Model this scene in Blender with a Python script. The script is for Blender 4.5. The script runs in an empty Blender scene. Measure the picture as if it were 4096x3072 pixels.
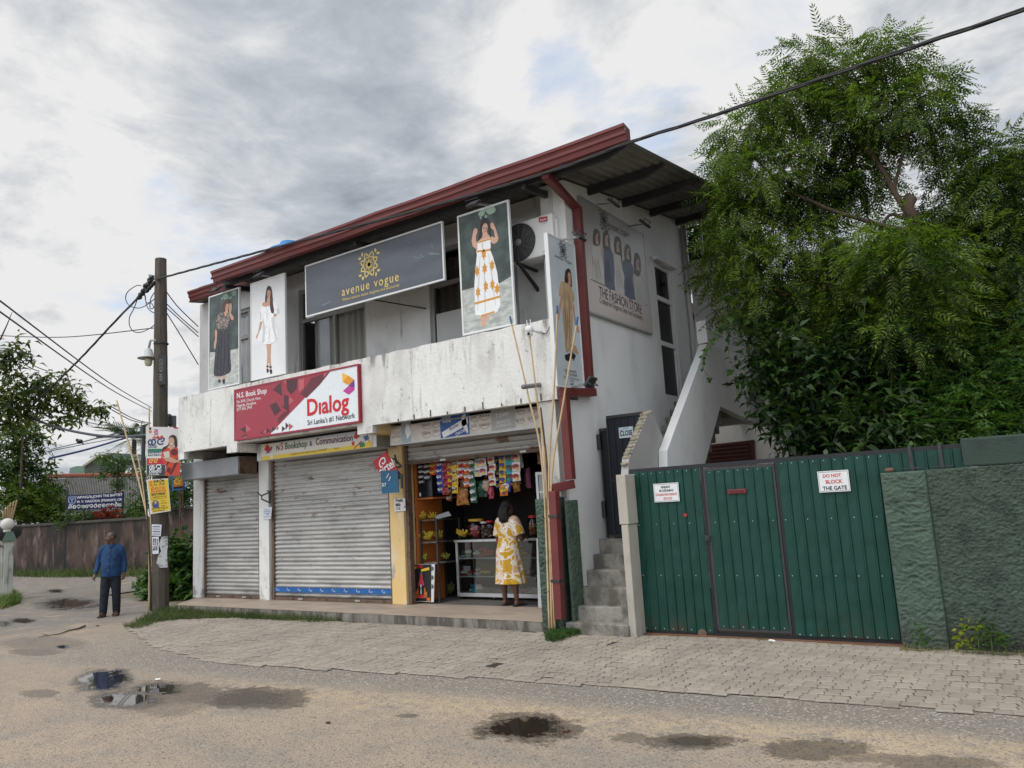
import bpy, math, random
import numpy as np
from mathutils import Vector, Matrix
R = math.radians
SC = bpy.context.scene
COL = SC.collection
# ------------------------------------------------------------------ camera
FPX, CX, CY, CAMH = 3080.0, 2048.0, 1536.0, 1.7
YAW, PITCH, ROLL = -0.60013, 0.153753, -0.0576197
def _rot():
    sy, cy, sp, cp = math.sin(YAW), math.cos(YAW), math.sin(PITCH), math.cos(PITCH)
    f = np.array([sy*cp, cy*cp, sp]); r = np.array([cy, -sy, 0.0]); u = np.cross(r, f)
    c, s = math.cos(ROLL), math.sin(ROLL)
    return np.array([c*r+s*u, -(-s*r+c*u), f])
CM = _rot()
cam = bpy.data.objects.new('camera', bpy.data.cameras.new('camera'))
COL.objects.link(cam)
cam.matrix_world = Matrix([[*(CM[0][i], -CM[1][i], -CM[2][i]), (0, 0, CAMH)[i]] for i in range(3)] + [[0, 0, 0, 1]])
cam.data.sensor_width = 36.0
cam.data.lens = 36.0*FPX/4096.0
cam.data.clip_start, cam.data.clip_end = 0.05, 3000
SC.camera = cam
# ------------------------------------------------------------------ light
SUN_EL, SUN_AZ = 58.0, 200.0        # azimuth clockwise from +Y (the street side, behind the photographer)
sd = bpy.data.lights.new('sun', 'SUN'); sd.energy = 1.5; sd.angle = R(24); sd.color = (1.0, 0.95, 0.87)
so = bpy.data.objects.new('sun', sd); COL.objects.link(so)
_a, _e = R(SUN_AZ), R(SUN_EL)
SD = Vector((math.sin(_a)*math.cos(_e), math.cos(_a)*math.cos(_e), math.sin(_e)))
so.rotation_euler = SD.to_track_quat('Z', 'Y').to_euler()
W = bpy.data.worlds.new('World'); SC.world = W; W.use_nodes = True
def ray(x, y):
    return CM.T @ np.array([(x-CX)/FPX, (y-CY)/FPX, 1.0])
def D(x, y): return (x*1.85172, y*1.85172)          # 2212 px wide view -> 4096 px photograph
class NT:
    def __init__(s, tree): s.t = tree; s.n = tree.nodes; s.l = tree.links
    def new(s, kind, **kw):
        n = s.n.new(kind)
        for k, v in kw.items(): setattr(n, k, v)
        return n
    def put(s, sock, v):
        if hasattr(v, 'is_linked') or hasattr(v, 'links'): s.l.new(v, sock)
        elif isinstance(v, (tuple, list)) and sock.type == 'RGBA' and len(v) == 3: sock.default_value = (*v, 1)
        else: sock.default_value = v
    def math(s, op, a, b=0.0, c=None, clamp=False):
        n = s.new('ShaderNodeMath', operation=op, use_clamp=clamp)
        s.put(n.inputs[0], a); s.put(n.inputs[1], b)
        if c is not None: s.put(n.inputs[2], c)
        return n.outputs[0]
    def vmath(s, op, a, b=None, out=0):
        n = s.new('ShaderNodeVectorMath', operation=op); s.put(n.inputs[0], a)
        if b is not None: s.put(n.inputs[1], b)
        return n.outputs[out]
    def ramp(s, v, lo, hi, a=0.0, b=1.0, smooth=True):
        n = s.new('ShaderNodeMapRange', interpolation_type='SMOOTHSTEP' if smooth else 'LINEAR')
        s.put(n.inputs[0], v); s.put(n.inputs[1], lo); s.put(n.inputs[2], hi); s.put(n.inputs[3], a); s.put(n.inputs[4], b)
        return n.outputs[0]
    def mix(s, f, a, b, mode='MIX'):
        n = s.new('ShaderNodeMix', data_type='RGBA', blend_type=mode)
        s.put(n.inputs[0], f); s.put(n.inputs[6], a); s.put(n.inputs[7], b)
        return n.outputs[2]
    def noise(s, vec, scale, detail=4, rough=0.55, dist=0.0, color=False):
        n = s.new('ShaderNodeTexNoise'); s.put(n.inputs['Vector'], vec)
        n.inputs['Scale'].default_value = scale; n.inputs['Detail'].default_value = detail
        n.inputs['Roughness'].default_value = rough; n.inputs['Distortion'].default_value = dist
        return n.outputs['Color' if color else 'Fac']
    def sep(s, v):
        n = s.new('ShaderNodeSeparateXYZ'); s.put(n.inputs[0], v); return n.outputs
    def comb(s, x, y, z):
        n = s.new('ShaderNodeCombineXYZ')
        for i, v in enumerate((x, y, z)): s.put(n.inputs[i], v)
        return n.outputs[0]
def build_world():
    t = NT(W.node_tree); t.n.clear()
    out = t.new('ShaderNodeOutputWorld'); bg = t.new('ShaderNodeBackground'); t.l.new(bg.outputs[0], out.inputs[0])
    sky = t.new('ShaderNodeTexSky', sky_type='NISHITA', sun_disc=False)
    sky.sun_elevation = R(SUN_EL); sky.sun_rotation = R(SUN_AZ); sky.air_density = 1.0; sky.dust_density = 0.6
    tc = t.new('ShaderNodeTexCoord'); d = tc.outputs['Generated']
    x, y, z = t.sep(d)
    zz = t.math('ADD', t.math('MAXIMUM', z, 0.0), 0.22)
    p = t.comb(t.math('DIVIDE', x, zz), t.math('DIVIDE', y, zz), 0.0)
    warp = t.vmath('SCALE', t.vmath('SUBTRACT', t.noise(p, 0.9, 3, color=True), (0.5, 0.5, 0.5)))
    warp.node.inputs['Scale'].default_value = 0.55
    pw = t.vmath('ADD', p, warp)
    n1 = t.noise(pw, 1.25, 9, 0.58)
    n2 = t.noise(t.vmath('ADD', pw, (3.7, 9.1, 1.3)), 3.0, 9, 0.6)
    n3 = t.noise(t.vmath('ADD', pw, (13.7, 2.1, 4.3)), 0.5, 3, 0.5)
    nd = t.vmath('SCALE', t.vmath('SUBTRACT', t.noise(pw, 2.4, 6, 0.6, color=True), (0.5, 0.5, 0.5)))
    nd.node.inputs['Scale'].default_value = 0.30
    dj = t.vmath('NORMALIZE', t.vmath('ADD', d, nd))
    def lobe(px, r):                                   # a patch of sky around one direction, ragged edge
        q = ray(*D(*px)); q = q/np.linalg.norm(q)
        dot = t.vmath('DOT_PRODUCT', dj, tuple(float(v) for v in q), out=1)
        return t.ramp(dot, math.cos(R(r)), math.cos(R(r*0.15)))
    n4 = t.noise(t.vmath('ADD', pw, (1.7, 4.1, 7.3)), 7.5, 8, 0.62)
    bright = t.math('ADD', t.math('ADD', t.math('MULTIPLY', n1, 0.62), t.math('MULTIPLY', n2, 0.78)), t.math('MULTIPLY', t.math('SUBTRACT', n4, 0.5), 0.70))      # about .65
    for px, r, w in (((430, 230), 26, -0.075), ((780, 130), 15, -0.03), ((250, 420), 12, -0.05), ((110, 40), 9, 0.16), ((40, 640), 17, 0.26), ((330, 560), 12, 0.20),
                     ((1130, 320), 12, 0.20), ((1500, 60), 16, 0.20), ((1950, 120), 14, 0.10), ((1080, 60), 7, 0.12), ((700, 330), 7, 0.05)):
        bright = t.math('ADD', bright, t.math('MULTIPLY', lobe(px, r), w))
    cb = t.ramp(bright, 0.40, 0.94, 0.0, 1.0, False)
    cr = t.new('ShaderNodeValToRGB'); t.l.new(cb, cr.inputs[0])
    cr.color_ramp.elements[0].position = 0.0; cr.color_ramp.elements[0].color = (0.355, 0.40, 0.465, 1)
    cr.color_ramp.elements[1].position = 1.0; cr.color_ramp.elements[1].color = (1.0, 1.0, 1.0, 1)
    e = cr.color_ramp.elements.new(0.5); e.color = (0.60, 0.65, 0.71, 1)
    cloud = t.vmath('SCALE', cr.outputs[0]); cloud.node.inputs['Scale'].default_value = SKY_CLOUD
    hole = t.math('SUBTRACT', 0.74, n3)
    for px, r, w in (((1215, 80), 5.5, 0.30), ((1275, 185), 5.5, 0.34), ((1385, 285), 5.5, 0.34), ((1480, 345), 5.5, 0.36), ((1660, 60), 7, 0.30), ((2080, 130), 7, 0.28), ((450, 560), 7, 0.24), ((300, 580), 7, 0.18), ((1000, 60), 6, 0.16), ((720, 480), 6, 0.14)):
        hole = t.math('ADD', hole, t.math('MULTIPLY', lobe(px, r), w))
    hole = t.math('MULTIPLY', t.ramp(t.math('ADD', hole, t.math('MULTIPLY', t.math('SUBTRACT', n2, 0.5), 1.5)), 0.46, 0.92), 0.66)
    skc = t.vmath('MULTIPLY', sky.outputs[0], (0.9, 0.95, 1.05))
    skb = t.vmath('ADD', skc, (2.2, 3.2, 4.6))
    col = t.mix(hole, cloud, skb)
    # sky behind the photographer and overhead is boosted to light the facade
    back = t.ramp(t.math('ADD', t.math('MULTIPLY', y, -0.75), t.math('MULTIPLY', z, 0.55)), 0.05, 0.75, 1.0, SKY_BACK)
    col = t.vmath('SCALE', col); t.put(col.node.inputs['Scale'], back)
    low = t.ramp(z, -0.05, 0.0)
    t.l.new(t.mix(low, (1.6, 1.5, 1.35), col), bg.inputs['Color'])
    bg.inputs['Strength'].default_value = 0.1
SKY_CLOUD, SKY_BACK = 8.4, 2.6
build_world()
SC.view_settings.view_transform = 'Standard'; SC.view_settings.look = 'None'
SC.view_settings.exposure = 0.0; SC.view_settings.gamma = 1.0; SC.view_settings.use_curve_mapping = False
SC.render.engine = 'CYCLES'
SC.cycles.max_bounces = 6; SC.cycles.transparent_max_bounces = 12
SC.cycles.use_denoising = True
# ------------------------------------------------------------------ surveyed points and planes
C0 = np.array([0, 0, CAMH])
def OZ(x, y, z=0.0): d = ray(x, y); return C0 + d*((z-CAMH)/d[2])
def OY(x, y, Y): d = ray(x, y); return C0 + d*(Y/d[1])
def OX(x, y, X): d = ray(x, y); return C0 + d*(X/d[0])
class Plane:
    def __init__(s, o, u, v):
        s.o, s.u, s.v = (np.array(k, float) for k in (o, u, v))
        s.u /= np.linalg.norm(s.u); s.v /= np.linalg.norm(s.v); s.n = np.cross(s.u, s.v)
    def at(s, u, v, h=0.0): return s.o + s.u*u + s.v*v + s.n*h
    def uv(s, x, y):
        d = ray(x, y); p = C0 + d*((s.n @ (s.o-C0))/(s.n @ d)) - s.o
        return (float(p @ s.u), float(p @ s.v))
    def up(s, h): return Plane(s.at(0, 0, h), s.u, s.v)
def FP(Y): return Plane((0, Y, 0), (1, 0, 0), (0, 0, 1))           # faces the street
def SP(X): return Plane((X, 0, 0), (0, 1, 0), (0, 0, 1))           # faces the side alley
def zoom(ox, oy, s): return lambda x, y: (ox+x/s, oy+y/s)
r1 = zoom(0, 950, 2.0732); r2 = zoom(0, 1650, 1.8231); r3 = zoom(700, 1000, 2.07375); r4 = zoom(700, 1700, 1.9295)
r5 = zoom(1150, 820, 2.44); r6 = zoom(1780, 480, 1.4815); r7 = zoom(1500, 1600, 1.7275); r8 = zoom(2200, 1200, 1.1844)
g1 = zoom(2450, 1650, 1.7463); g2 = zoom(3200, 1600, 1.5803); g3 = zoom(0, 2350, 1.47467); g4 = zoom(1400, 2350, 1.47467); g5 = zoom(2600, 2350, 1.4786)
t3 = zoom(2650, 0, 1.5083); t4 = zoom(2650, 900, 1.5297); r9 = zoom(1600, 1780, 2.5135)
def P(zf, pl, s):                                       # 'x,y x,y ...' in a zoomed view -> plane coordinates
    return [pl.uv(*zf(*map(float, q.split(',')))) for q in s.split()]
# ------------------------------------------------------------------ geometry
def catmull(pts, n=4, closed=True):
    p = [np.array(q, float) for q in pts]; m = len(p); o = []
    for i in range(m if closed else m-1):
        a, b, c, d = (p[(i+k) % m] if closed else p[min(max(i+k, 0), m-1)] for k in (-1, 0, 1, 2))
        for j in range(n):
            t = j/n
            o.append(0.5*((2*b)+(c-a)*t+(2*a-5*b+4*c-d)*t*t+(3*b-a-3*c+d)*t**3))
    if not closed: o.append(p[-1])
    return o
class G:
    def __init__(s): s.v = []; s.f = []
    def add(s, vs, fs):
        b = len(s.v); s.v.extend(tuple(map(float, q)) for q in vs); s.f.extend(tuple(i+b for i in f) for f in fs); return s
    def box(s, x0, x1, y0, y1, z0, z1):
        return s.add([(x, y, z) for z in (z0, z1) for y in (y0, y1) for x in (x0, x1)],
                     [(0, 2, 3, 1), (4, 5, 7, 6), (0, 1, 5, 4), (2, 6, 7, 3), (0, 4, 6, 2), (1, 3, 7, 5)])
    def pbox(s, pl, u0, u1, v0, v1, h0, h1):
        c = [pl.at(u, v, h) for h in (h0, h1) for v in (v0, v1) for u in (u0, u1)]
        return s.add(c, [(0, 2, 3, 1), (4, 5, 7, 6), (0, 1, 5, 4), (2, 6, 7, 3), (0, 4, 6, 2), (1, 3, 7, 5)])
    def poly(s, pl, pts, h=0.0, t=0.0):
        a = 0.5*sum(pts[i][0]*pts[(i+1) % len(pts)][1]-pts[(i+1) % len(pts)][0]*pts[i][1] for i in range(len(pts)))
        if a < 0: pts = pts[::-1]
        n = len(pts); top = [pl.at(q[0], q[1], h) for q in pts]
        if t == 0: return s.add(top, [tuple(range(n))])
        bot = [pl.at(q[0], q[1], h-t) for q in pts]
        return s.add(top+bot, [tuple(range(n)), tuple(range(2*n-1, n-1, -1))] + [(i, i+n, (i+1) % n+n, (i+1) % n) for i in range(n)])
    def rib(s, pl, pts, w, h=0.0, closed=False):         # a flat ribbon along a 2-D line
        p = [np.array(q, float) for q in pts]; n = len(p); L = []; Rr = []
        for i in range(n):
            a = p[i-1] if (i > 0 or closed) else p[i]; b = p[(i+1) % n] if (i < n-1 or closed) else p[i]
            d = b-a; d = d/(np.linalg.norm(d)+1e-9); m = np.array([-d[1], d[0]])*w/2
            L.append(pl.at(*(p[i]+m), h)); Rr.append(pl.at(*(p[i]-m), h))
        return s.add(L+Rr, [(i, i+n, (i+1) % n+n, (i+1) % n) for i in range(n if closed else n-1)])
    def tube(s, path, r, n=8, caps=True, sq=None):
        P_ = [Vector(q) for q in path]; m = len(P_); r = r if isinstance(r, (list, tuple)) else [r]*m
        up = None; vs = []
        for i in range(m):
            d = (P_[min(i+1, m-1)]-P_[max(i-1, 0)]).normalized()
            if up is None:
                up = Vector((0, 0, 1)) if abs(d.z) < 0.95 else Vector((0, 1, 0))
            a = d.cross(up)
            if a.length < 1e-5: a = d.orthogonal()
            a.normalize(); b = a.cross(d).normalized(); up = b
            for k in range(n):
                t = 2*math.pi*(k+0.5)/n
                vs.append(P_[i]+a*math.cos(t)*r[i]+b*math.sin(t)*r[i])
        fs = [(i*n+k, i*n+(k+1) % n, (i+1)*n+(k+1) % n, (i+1)*n+k) for i in range(m-1) for k in range(n)]
        if caps: fs += [tuple(range(n-1, -1, -1)), tuple(range((m-1)*n, m*n))]
        return s.add(vs, fs)
    def lathe(s, prof, c, n=16, ax=None):               # prof: (radius, height) pairs round an axis through c
        M = Matrix() if ax is None else Vector(ax).to_track_quat('Z', 'Y').to_matrix().to_4x4()
        vs = []; c = Vector(c)
        for r, z in prof:
            for k in range(n):
                t = 2*math.pi*k/n; vs.append(c + (M @ Vector((r*math.cos(t), r*math.sin(t), z))))
        m = len(prof)
        fs = [(i*n+k, i*n+(k+1) % n, (i+1)*n+(k+1) % n, (i+1)*n+k) for i in range(m-1) for k in range(n)]
        fs += [tuple(range(n-1, -1, -1)), tuple(range((m-1)*n, m*n))]
        return s.add(vs, fs)
    def ball(s, c, r, n=10, m=7, sc=(1, 1, 1)):
        vs = []; fs = []
        for i in range(m+1):
            a = math.pi*i/m
            for k in range(n):
                t = 2*math.pi*k/n
                vs.append((c[0]+r*sc[0]*math.sin(a)*math.cos(t), c[1]+r*sc[1]*math.sin(a)*math.sin(t), c[2]+r*sc[2]*math.cos(a)))
        for i in range(m):
            for k in range(n): fs.append((i*n+k, (i+1)*n+k, (i+1)*n+(k+1) % n, i*n+(k+1) % n))
        return s.add(vs, fs)
    def grid(s, fn, nu, nv):                            # fn(i/nu, j/nv) -> point
        vs = [fn(i/nu, j/nv) for j in range(nv+1) for i in range(nu+1)]
        return s.add(vs, [(j*(nu+1)+i, j*(nu+1)+i+1, (j+1)*(nu+1)+i+1, (j+1)*(nu+1)+i) for j in range(nv) for i in range(nu)])
    def merge(s, o): return s.add(o.v, o.f)
def wloc(o):
    l = Vector((0, 0, 0))
    while o is not None: l += o.location; o = o.parent
    return l
def tag(o, label=None, cat=None, group=None, kind=None):
    for k, v in (('label', label), ('category', cat), ('group', group), ('kind', kind)):
        if v: o[k] = v
    return o
def thing(name, label, cat, loc=(0, 0, 0), group=None):
    o = bpy.data.objects.new(name, None); COL.objects.link(o); o.location = tuple(float(v) for v in loc); o.empty_display_size = 0.1
    return tag(o, label, cat, group)
def part(name, g, m, parent=None, smooth=False, label=None, bev=0.0, sub=0):
    me = bpy.data.meshes.new(name)
    base = wloc(parent)
    v = g.v
    if base.length > 0: v = [(a-base.x, b-base.y, c-base.z) for a, b, c in v]
    me.from_pydata(v, [], g.f); me.update()
    if m is not None: me.materials.append(m)
    if smooth: me.polygons.foreach_set('use_smooth', [True]*len(me.polygons))
    o = bpy.data.objects.new(name, me); COL.objects.link(o); o.parent = parent
    if label: o['label'] = label
    if bev:
        b = o.modifiers.new('bevel', 'BEVEL'); b.width = bev; b.segments = 2; b.limit_method = 'ANGLE'; b.angle_limit = R(40)
    if sub:
        q = o.modifiers.new('sub', 'SUBSURF'); q.levels = q.render_levels = sub
    return o
def solo(name, g, m, label, cat, group=None, loc=None, **kw):      # a thing that is one mesh; origin moved to its base
    o = part(name, g, m, None, **kw)
    if loc is not None:
        l = Vector(tuple(float(v) for v in loc)); o.data.transform(Matrix.Translation(-l)); o.location = l
    return tag(o, label, cat, group)
def struct(name, g, m, kind='structure', **kw):
    o = part(name, g, m, None, **kw); o['kind'] = kind; return o
def copy_tree(o, parent=None):
    c = o.copy(); COL.objects.link(c); c.parent = parent
    for ch in list(o.children): copy_tree(ch, c)
    return c
# text: a font curve turned into flat mesh lettering between two baseline points
_tc = {}
def glyphs(s, bold=0.0, sp=1.0):
    k = (s, bold, sp)
    if k not in _tc:
        c = bpy.data.curves.new('lettering', 'FONT'); c.body = s; c.size = 1; c.offset = bold; c.space_character = sp; c.resolution_u = 3
        o = bpy.data.objects.new('lettering', c); COL.objects.link(o)
        dg = bpy.context.evaluated_depsgraph_get(); me = bpy.data.meshes.new_from_object(o.evaluated_get(dg))
        v = np.array([q.co[:2] for q in me.vertices]).reshape(-1, 2); f = [tuple(q.vertices) for q in me.polygons]
        bpy.data.objects.remove(o); bpy.data.curves.remove(c); bpy.data.meshes.remove(me)
        _tc[k] = (v, f)
    return _tc[k]
def text(g, pl, s, a, b, h, bold=0.0, tall=1.0, sp=1.0, slant=0.0):
    """lettering on plane pl whose ink runs from baseline point a to b (plane coordinates)"""
    v, f = glyphs(s, bold, sp)
    if not len(v): return g
    a = np.array(a); b = np.array(b); x0, x1 = v[:, 0].min(), v[:, 0].max(); k = np.linalg.norm(b-a)/(x1-x0)
    e = (b-a)/np.linalg.norm(b-a); q = np.array([-e[1], e[0]])
    flip = [tuple(r) for r in f]
    return g.add([pl.at(*(a+e*((x-x0)*k+slant*y*k)+q*(y*k*tall)), h) for x, y in v], flip)
# rounded South Asian letterforms drawn as strokes (arcs): each glyph is a list of polylines in a 1 x 1 cell
def _arc(cx, cy, rx, ry, a0, a1, n=10): return [(cx+rx*math.cos(R(a0+(a1-a0)*i/n)), cy+ry*math.sin(R(a0+(a1-a0)*i/n))) for i in range(n+1)]
SG = [[_arc(.5, .45, .4, .42, 150, -200, 14), _arc(.3, .4, .14, .16, 0, 330)], [_arc(.5, .4, .4, .38, 100, 440, 16), _arc(.62, .8, .2, .2, 200, -30, 6)],
      [_arc(.3, .4, .24, .36, 60, 400), _arc(.68, .4, .26, .38, 180, -160)], [_arc(.45, .42, .38, .4, 60, 330, 14), [(.45, .42), (.8, .5), (.9, .95)]],
      [_arc(.5, .5, .42, .45, 200, -120, 14), [(.3, .1), (.5, .35), (.72, .1)]], [_arc(.3, .3, .2, .26, 0, 360), _arc(.62, .42, .3, .4, 140, -130), _arc(.5, 1.0, .25, .14, 200, -20, 6)],
      [_arc(.4, .42, .34, .4, -60, 260, 14), [(.55, .05), (.8, .05), (.92, .5)], _arc(.4, .45, .12, .14, 0, 340)], [_arc(.28, .44, .2, .4, 90, 420), _arc(.7, .3, .2, .26, 180, 520), [(.5, .4), (.6, .85), (.9, .8)]]]
def script_line(g, pl, a, b, size, h, seed=0, w=0.13, gaps=()):
    rd = random.Random(seed); a = np.array(a); b = np.array(b); L = np.linalg.norm(b-a); e = (b-a)/L; q = np.array([-e[1], e[0]])
    n = max(1, int(round(L/(size*1.12)))); st = L/n
    for i in range(n):
        if i in gaps: continue
        for line in SG[rd.randrange(len(SG))]:
            g.rib(pl, [a+e*(st*(i+0.06)+x*st*0.88)+q*(y*size) for x, y in line], size*w, h)
    return g
# ------------------------------------------------------------------ materials
_mc = {}
def mat(name, col, rough=0.75, var=0.12, vs=3.0, stains=(), bump=0.15, bs=45.0, metal=0.0, spec=0.4, island=0.0, coat=0.0):
    """stains: (colour, (sx,sy,sz) noise scale, lo, hi, amount[, (z0,z1) fade-in height])"""
    if name in _mc: return _mc[name]
    m = bpy.data.materials.new(name); m.use_nodes = True; t = NT(m.node_tree); bs_ = t.n['Principled BSDF']
    geo = t.new('ShaderNodeNewGeometry'); pos = geo.outputs['Position']
    c = tuple(col)
    f = t.noise(pos, vs, 5, 0.6)
    k = t.ramp(f, 0.25, 0.75, 1-var, 1+var, False)
    if island:
        k = t.math('MULTIPLY', k, t.ramp(geo.outputs['Random Per Island'], 0, 1, 1-island, 1+island, False))
    base = t.vmath('SCALE', c); t.put(base.node.inputs['Scale'], k)
    rgh = t.ramp(f, 0.3, 0.7, max(0.02, rough-0.08), min(1, rough+0.08), False)
    for st in stains:
        sc, lo, hi, amt = st[1], st[2], st[3], st[4]
        mp = t.vmath('MULTIPLY', pos, sc); n = t.noise(mp, 1.0, 6, 0.62)
        a = t.math('MULTIPLY', t.ramp(n, lo, hi), amt)
        if len(st) > 5:
            z = t.sep(pos)[2]; a = t.math('MULTIPLY', a, t.ramp(z, st[5][0], st[5][1]))
        base = t.mix(a, base, st[0])
    t.put(bs_.inputs['Base Color'], base); t.put(bs_.inputs['Roughness'], rgh)
    bs_.inputs['Metallic'].default_value = metal; bs_.inputs['Specular IOR Level'].default_value = spec
    if coat: bs_.inputs['Coat Weight'].default_value = coat; bs_.inputs['Coat Roughness'].default_value = 0.08
    if bump:
        b = t.new('ShaderNodeBump'); b.inputs['Strength'].default_value = bump; b.inputs['Distance'].default_value = 0.02
        t.put(b.inputs['Height'], t.noise(pos, bs, 5, 0.65)); t.l.new(b.outputs[0], bs_.inputs['Normal'])
    _mc[name] = m
    return m
def flat(name, col, rough=0.45, spec=0.4): return mat(name, col, rough, 0.05, 6, bump=0.02, bs=8, spec=spec)
def srgb(r, g, b): return tuple(((v/255)/12.92 if v/255 <= 0.04045 else ((v/255+0.055)/1.055)**2.4) for v in (r, g, b))
def glass_mat(name='window glass', tint=(0.75, 0.8, 0.8), mixv=0.86):
    if name in _mc: return _mc[name]
    m = bpy.data.materials.new(name); m.use_nodes = True; t = NT(m.node_tree); t.n.remove(t.n['Principled BSDF'])
    out = t.n['Material Output']; tr = t.new('ShaderNodeBsdfTransparent'); gl = t.new('ShaderNodeBsdfGlossy'); mx = t.new('ShaderNodeMixShader')
    tr.inputs[0].default_value = (*tint, 1); gl.inputs['Roughness'].default_value = 0.03
    fr = t.new('ShaderNodeFresnel'); fr.inputs[0].default_value = 1.5
    t.put(mx.inputs[0], t.math('ADD', t.math('MULTIPLY', fr.outputs[0], 0.9), 1-mixv-0.06, clamp=True))
    t.l.new(tr.outputs[0], mx.inputs[1]); t.l.new(gl.outputs[0], mx.inputs[2]); t.l.new(mx.outputs[0], out.inputs[0])
    _mc[name] = m; return m
def leaf_mat(name, col, col2, trans=0.35, rough=0.45):
    if name in _mc: return _mc[name]
    m = bpy.data.materials.new(name); m.use_nodes = True; t = NT(m.node_tree); bs_ = t.n['Principled BSDF']; out = t.n['Material Output']
    geo = t.new('ShaderNodeNewGeometry'); pos = geo.outputs['Position']
    f = t.math('ADD', t.math('MULTIPLY', t.noise(pos, 1.1, 3, 0.6), 0.75), t.math('MULTIPLY', geo.outputs['Random Per Island'], 0.35))
    c = t.mix(t.ramp(f, 0.40, 0.70), col, col2)
    t.put(bs_.inputs['Base Color'], c); bs_.inputs['Roughness'].default_value = rough; bs_.inputs['Specular IOR Level'].default_value = 0.3
    tl = t.new('ShaderNodeBsdfTranslucent'); t.put(tl.inputs[0], t.mix(1.0, c, (1.5, 1.7, 0.7), 'MULTIPLY'))
    mx = t.new('ShaderNodeMixShader'); mx.inputs[0].default_value = trans
    t.l.new(bs_.outputs[0], mx.inputs[1]); t.l.new(tl.outputs[0], mx.inputs[2]); t.l.new(mx.outputs[0], out.inputs[0])
    _mc[name] = m; return m
# ================================================================== ground
def inside(p, poly):
    x, y = p; c = False
    for i in range(len(poly)):
        (x1, y1), (x2, y2) = poly[i], poly[i-1]
        if (y1 > y) != (y2 > y) and x < (x2-x1)*(y-y1)/(y2-y1)+x1: c = not c
    return c
GPL = Plane((0, 0, 0), (1, 0, 0), (0, 1, 0))
def gz(zf, s): return [tuple(OZ(*zf(*map(float, q.split(','))))[:2]) for q in s.split()]
EDGE = gz(g3, '730,240 830,310 880,355 1000,385 1150,430 1300,450 1500,470 1800,490 2100,505') + gz(g4, '420,525 880,560 1300,585 1600,600 1900,630 2190,650') + gz(g5, '580,655 1140,690 1700,740 2212,775') + [(0.9, 7.0), (3.2, 7.6)]
LA, LB = np.array(EDGE[8]), np.array(EDGE[-3])
PUD = []
def pud(zf, x, y, hw, hh, lvl):
    c = OZ(*zf(x, y))[:2]; a = OZ(*zf(x+hw, y))[:2]-c; b = OZ(*zf(x, y-hh))[:2]-c
    PUD.append((c, a, b, lvl))
pud(g3, 600, 548, 185, 72, 1.0); pud(g3, 700, 530, 100, 52, 1.0); pud(g3, 950, 595, 190, 42, 0.95); pud(g3, 740, 660, 260, 52, 0.88); pud(g3, 1130, 625, 240, 62, 0.62); pud(g3, 1480, 652, 340, 70, 0.78); pud(g3, 900, 630, 430, 90, 0.35)
pud(g4, 1040, 825, 330, 80, 0.90); pud(g4, 1250, 835, 130, 50, 0.6); pud(g4, 1650, 885, 110, 30, 0.5); pud(g4, 1990, 905, 260, 48, 0.72); pud(g4, 340, 757, 75, 13, 0.55)
pud(g5, 950, 950, 340, 62, 0.6); pud(g5, 1720, 1040, 330, 50, 0.5); pud(g5, 230, 910, 300, 48, 0.6); pud(g5, 1350, 1010, 260, 26, 0.4)
pud(g3, 410, 95, 220, 38, 1.0); pud(g3, 720, 52, 50, 14, 0.9); pud(g3, 130, 195, 85, 17, 1.0); pud(g3, 20, 212, 60, 18, 1.0); pud(g3, 330, 20, 55, 12, 0.95); pud(g3, 370, 350, 45, 13, 0.95); pud(g3, 240, 628, 110, 24, 0.5); pud(g3, 210, 380, 160, 22, 0.45); pud(g3, 260, 330, 260, 40, 0.30)
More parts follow.
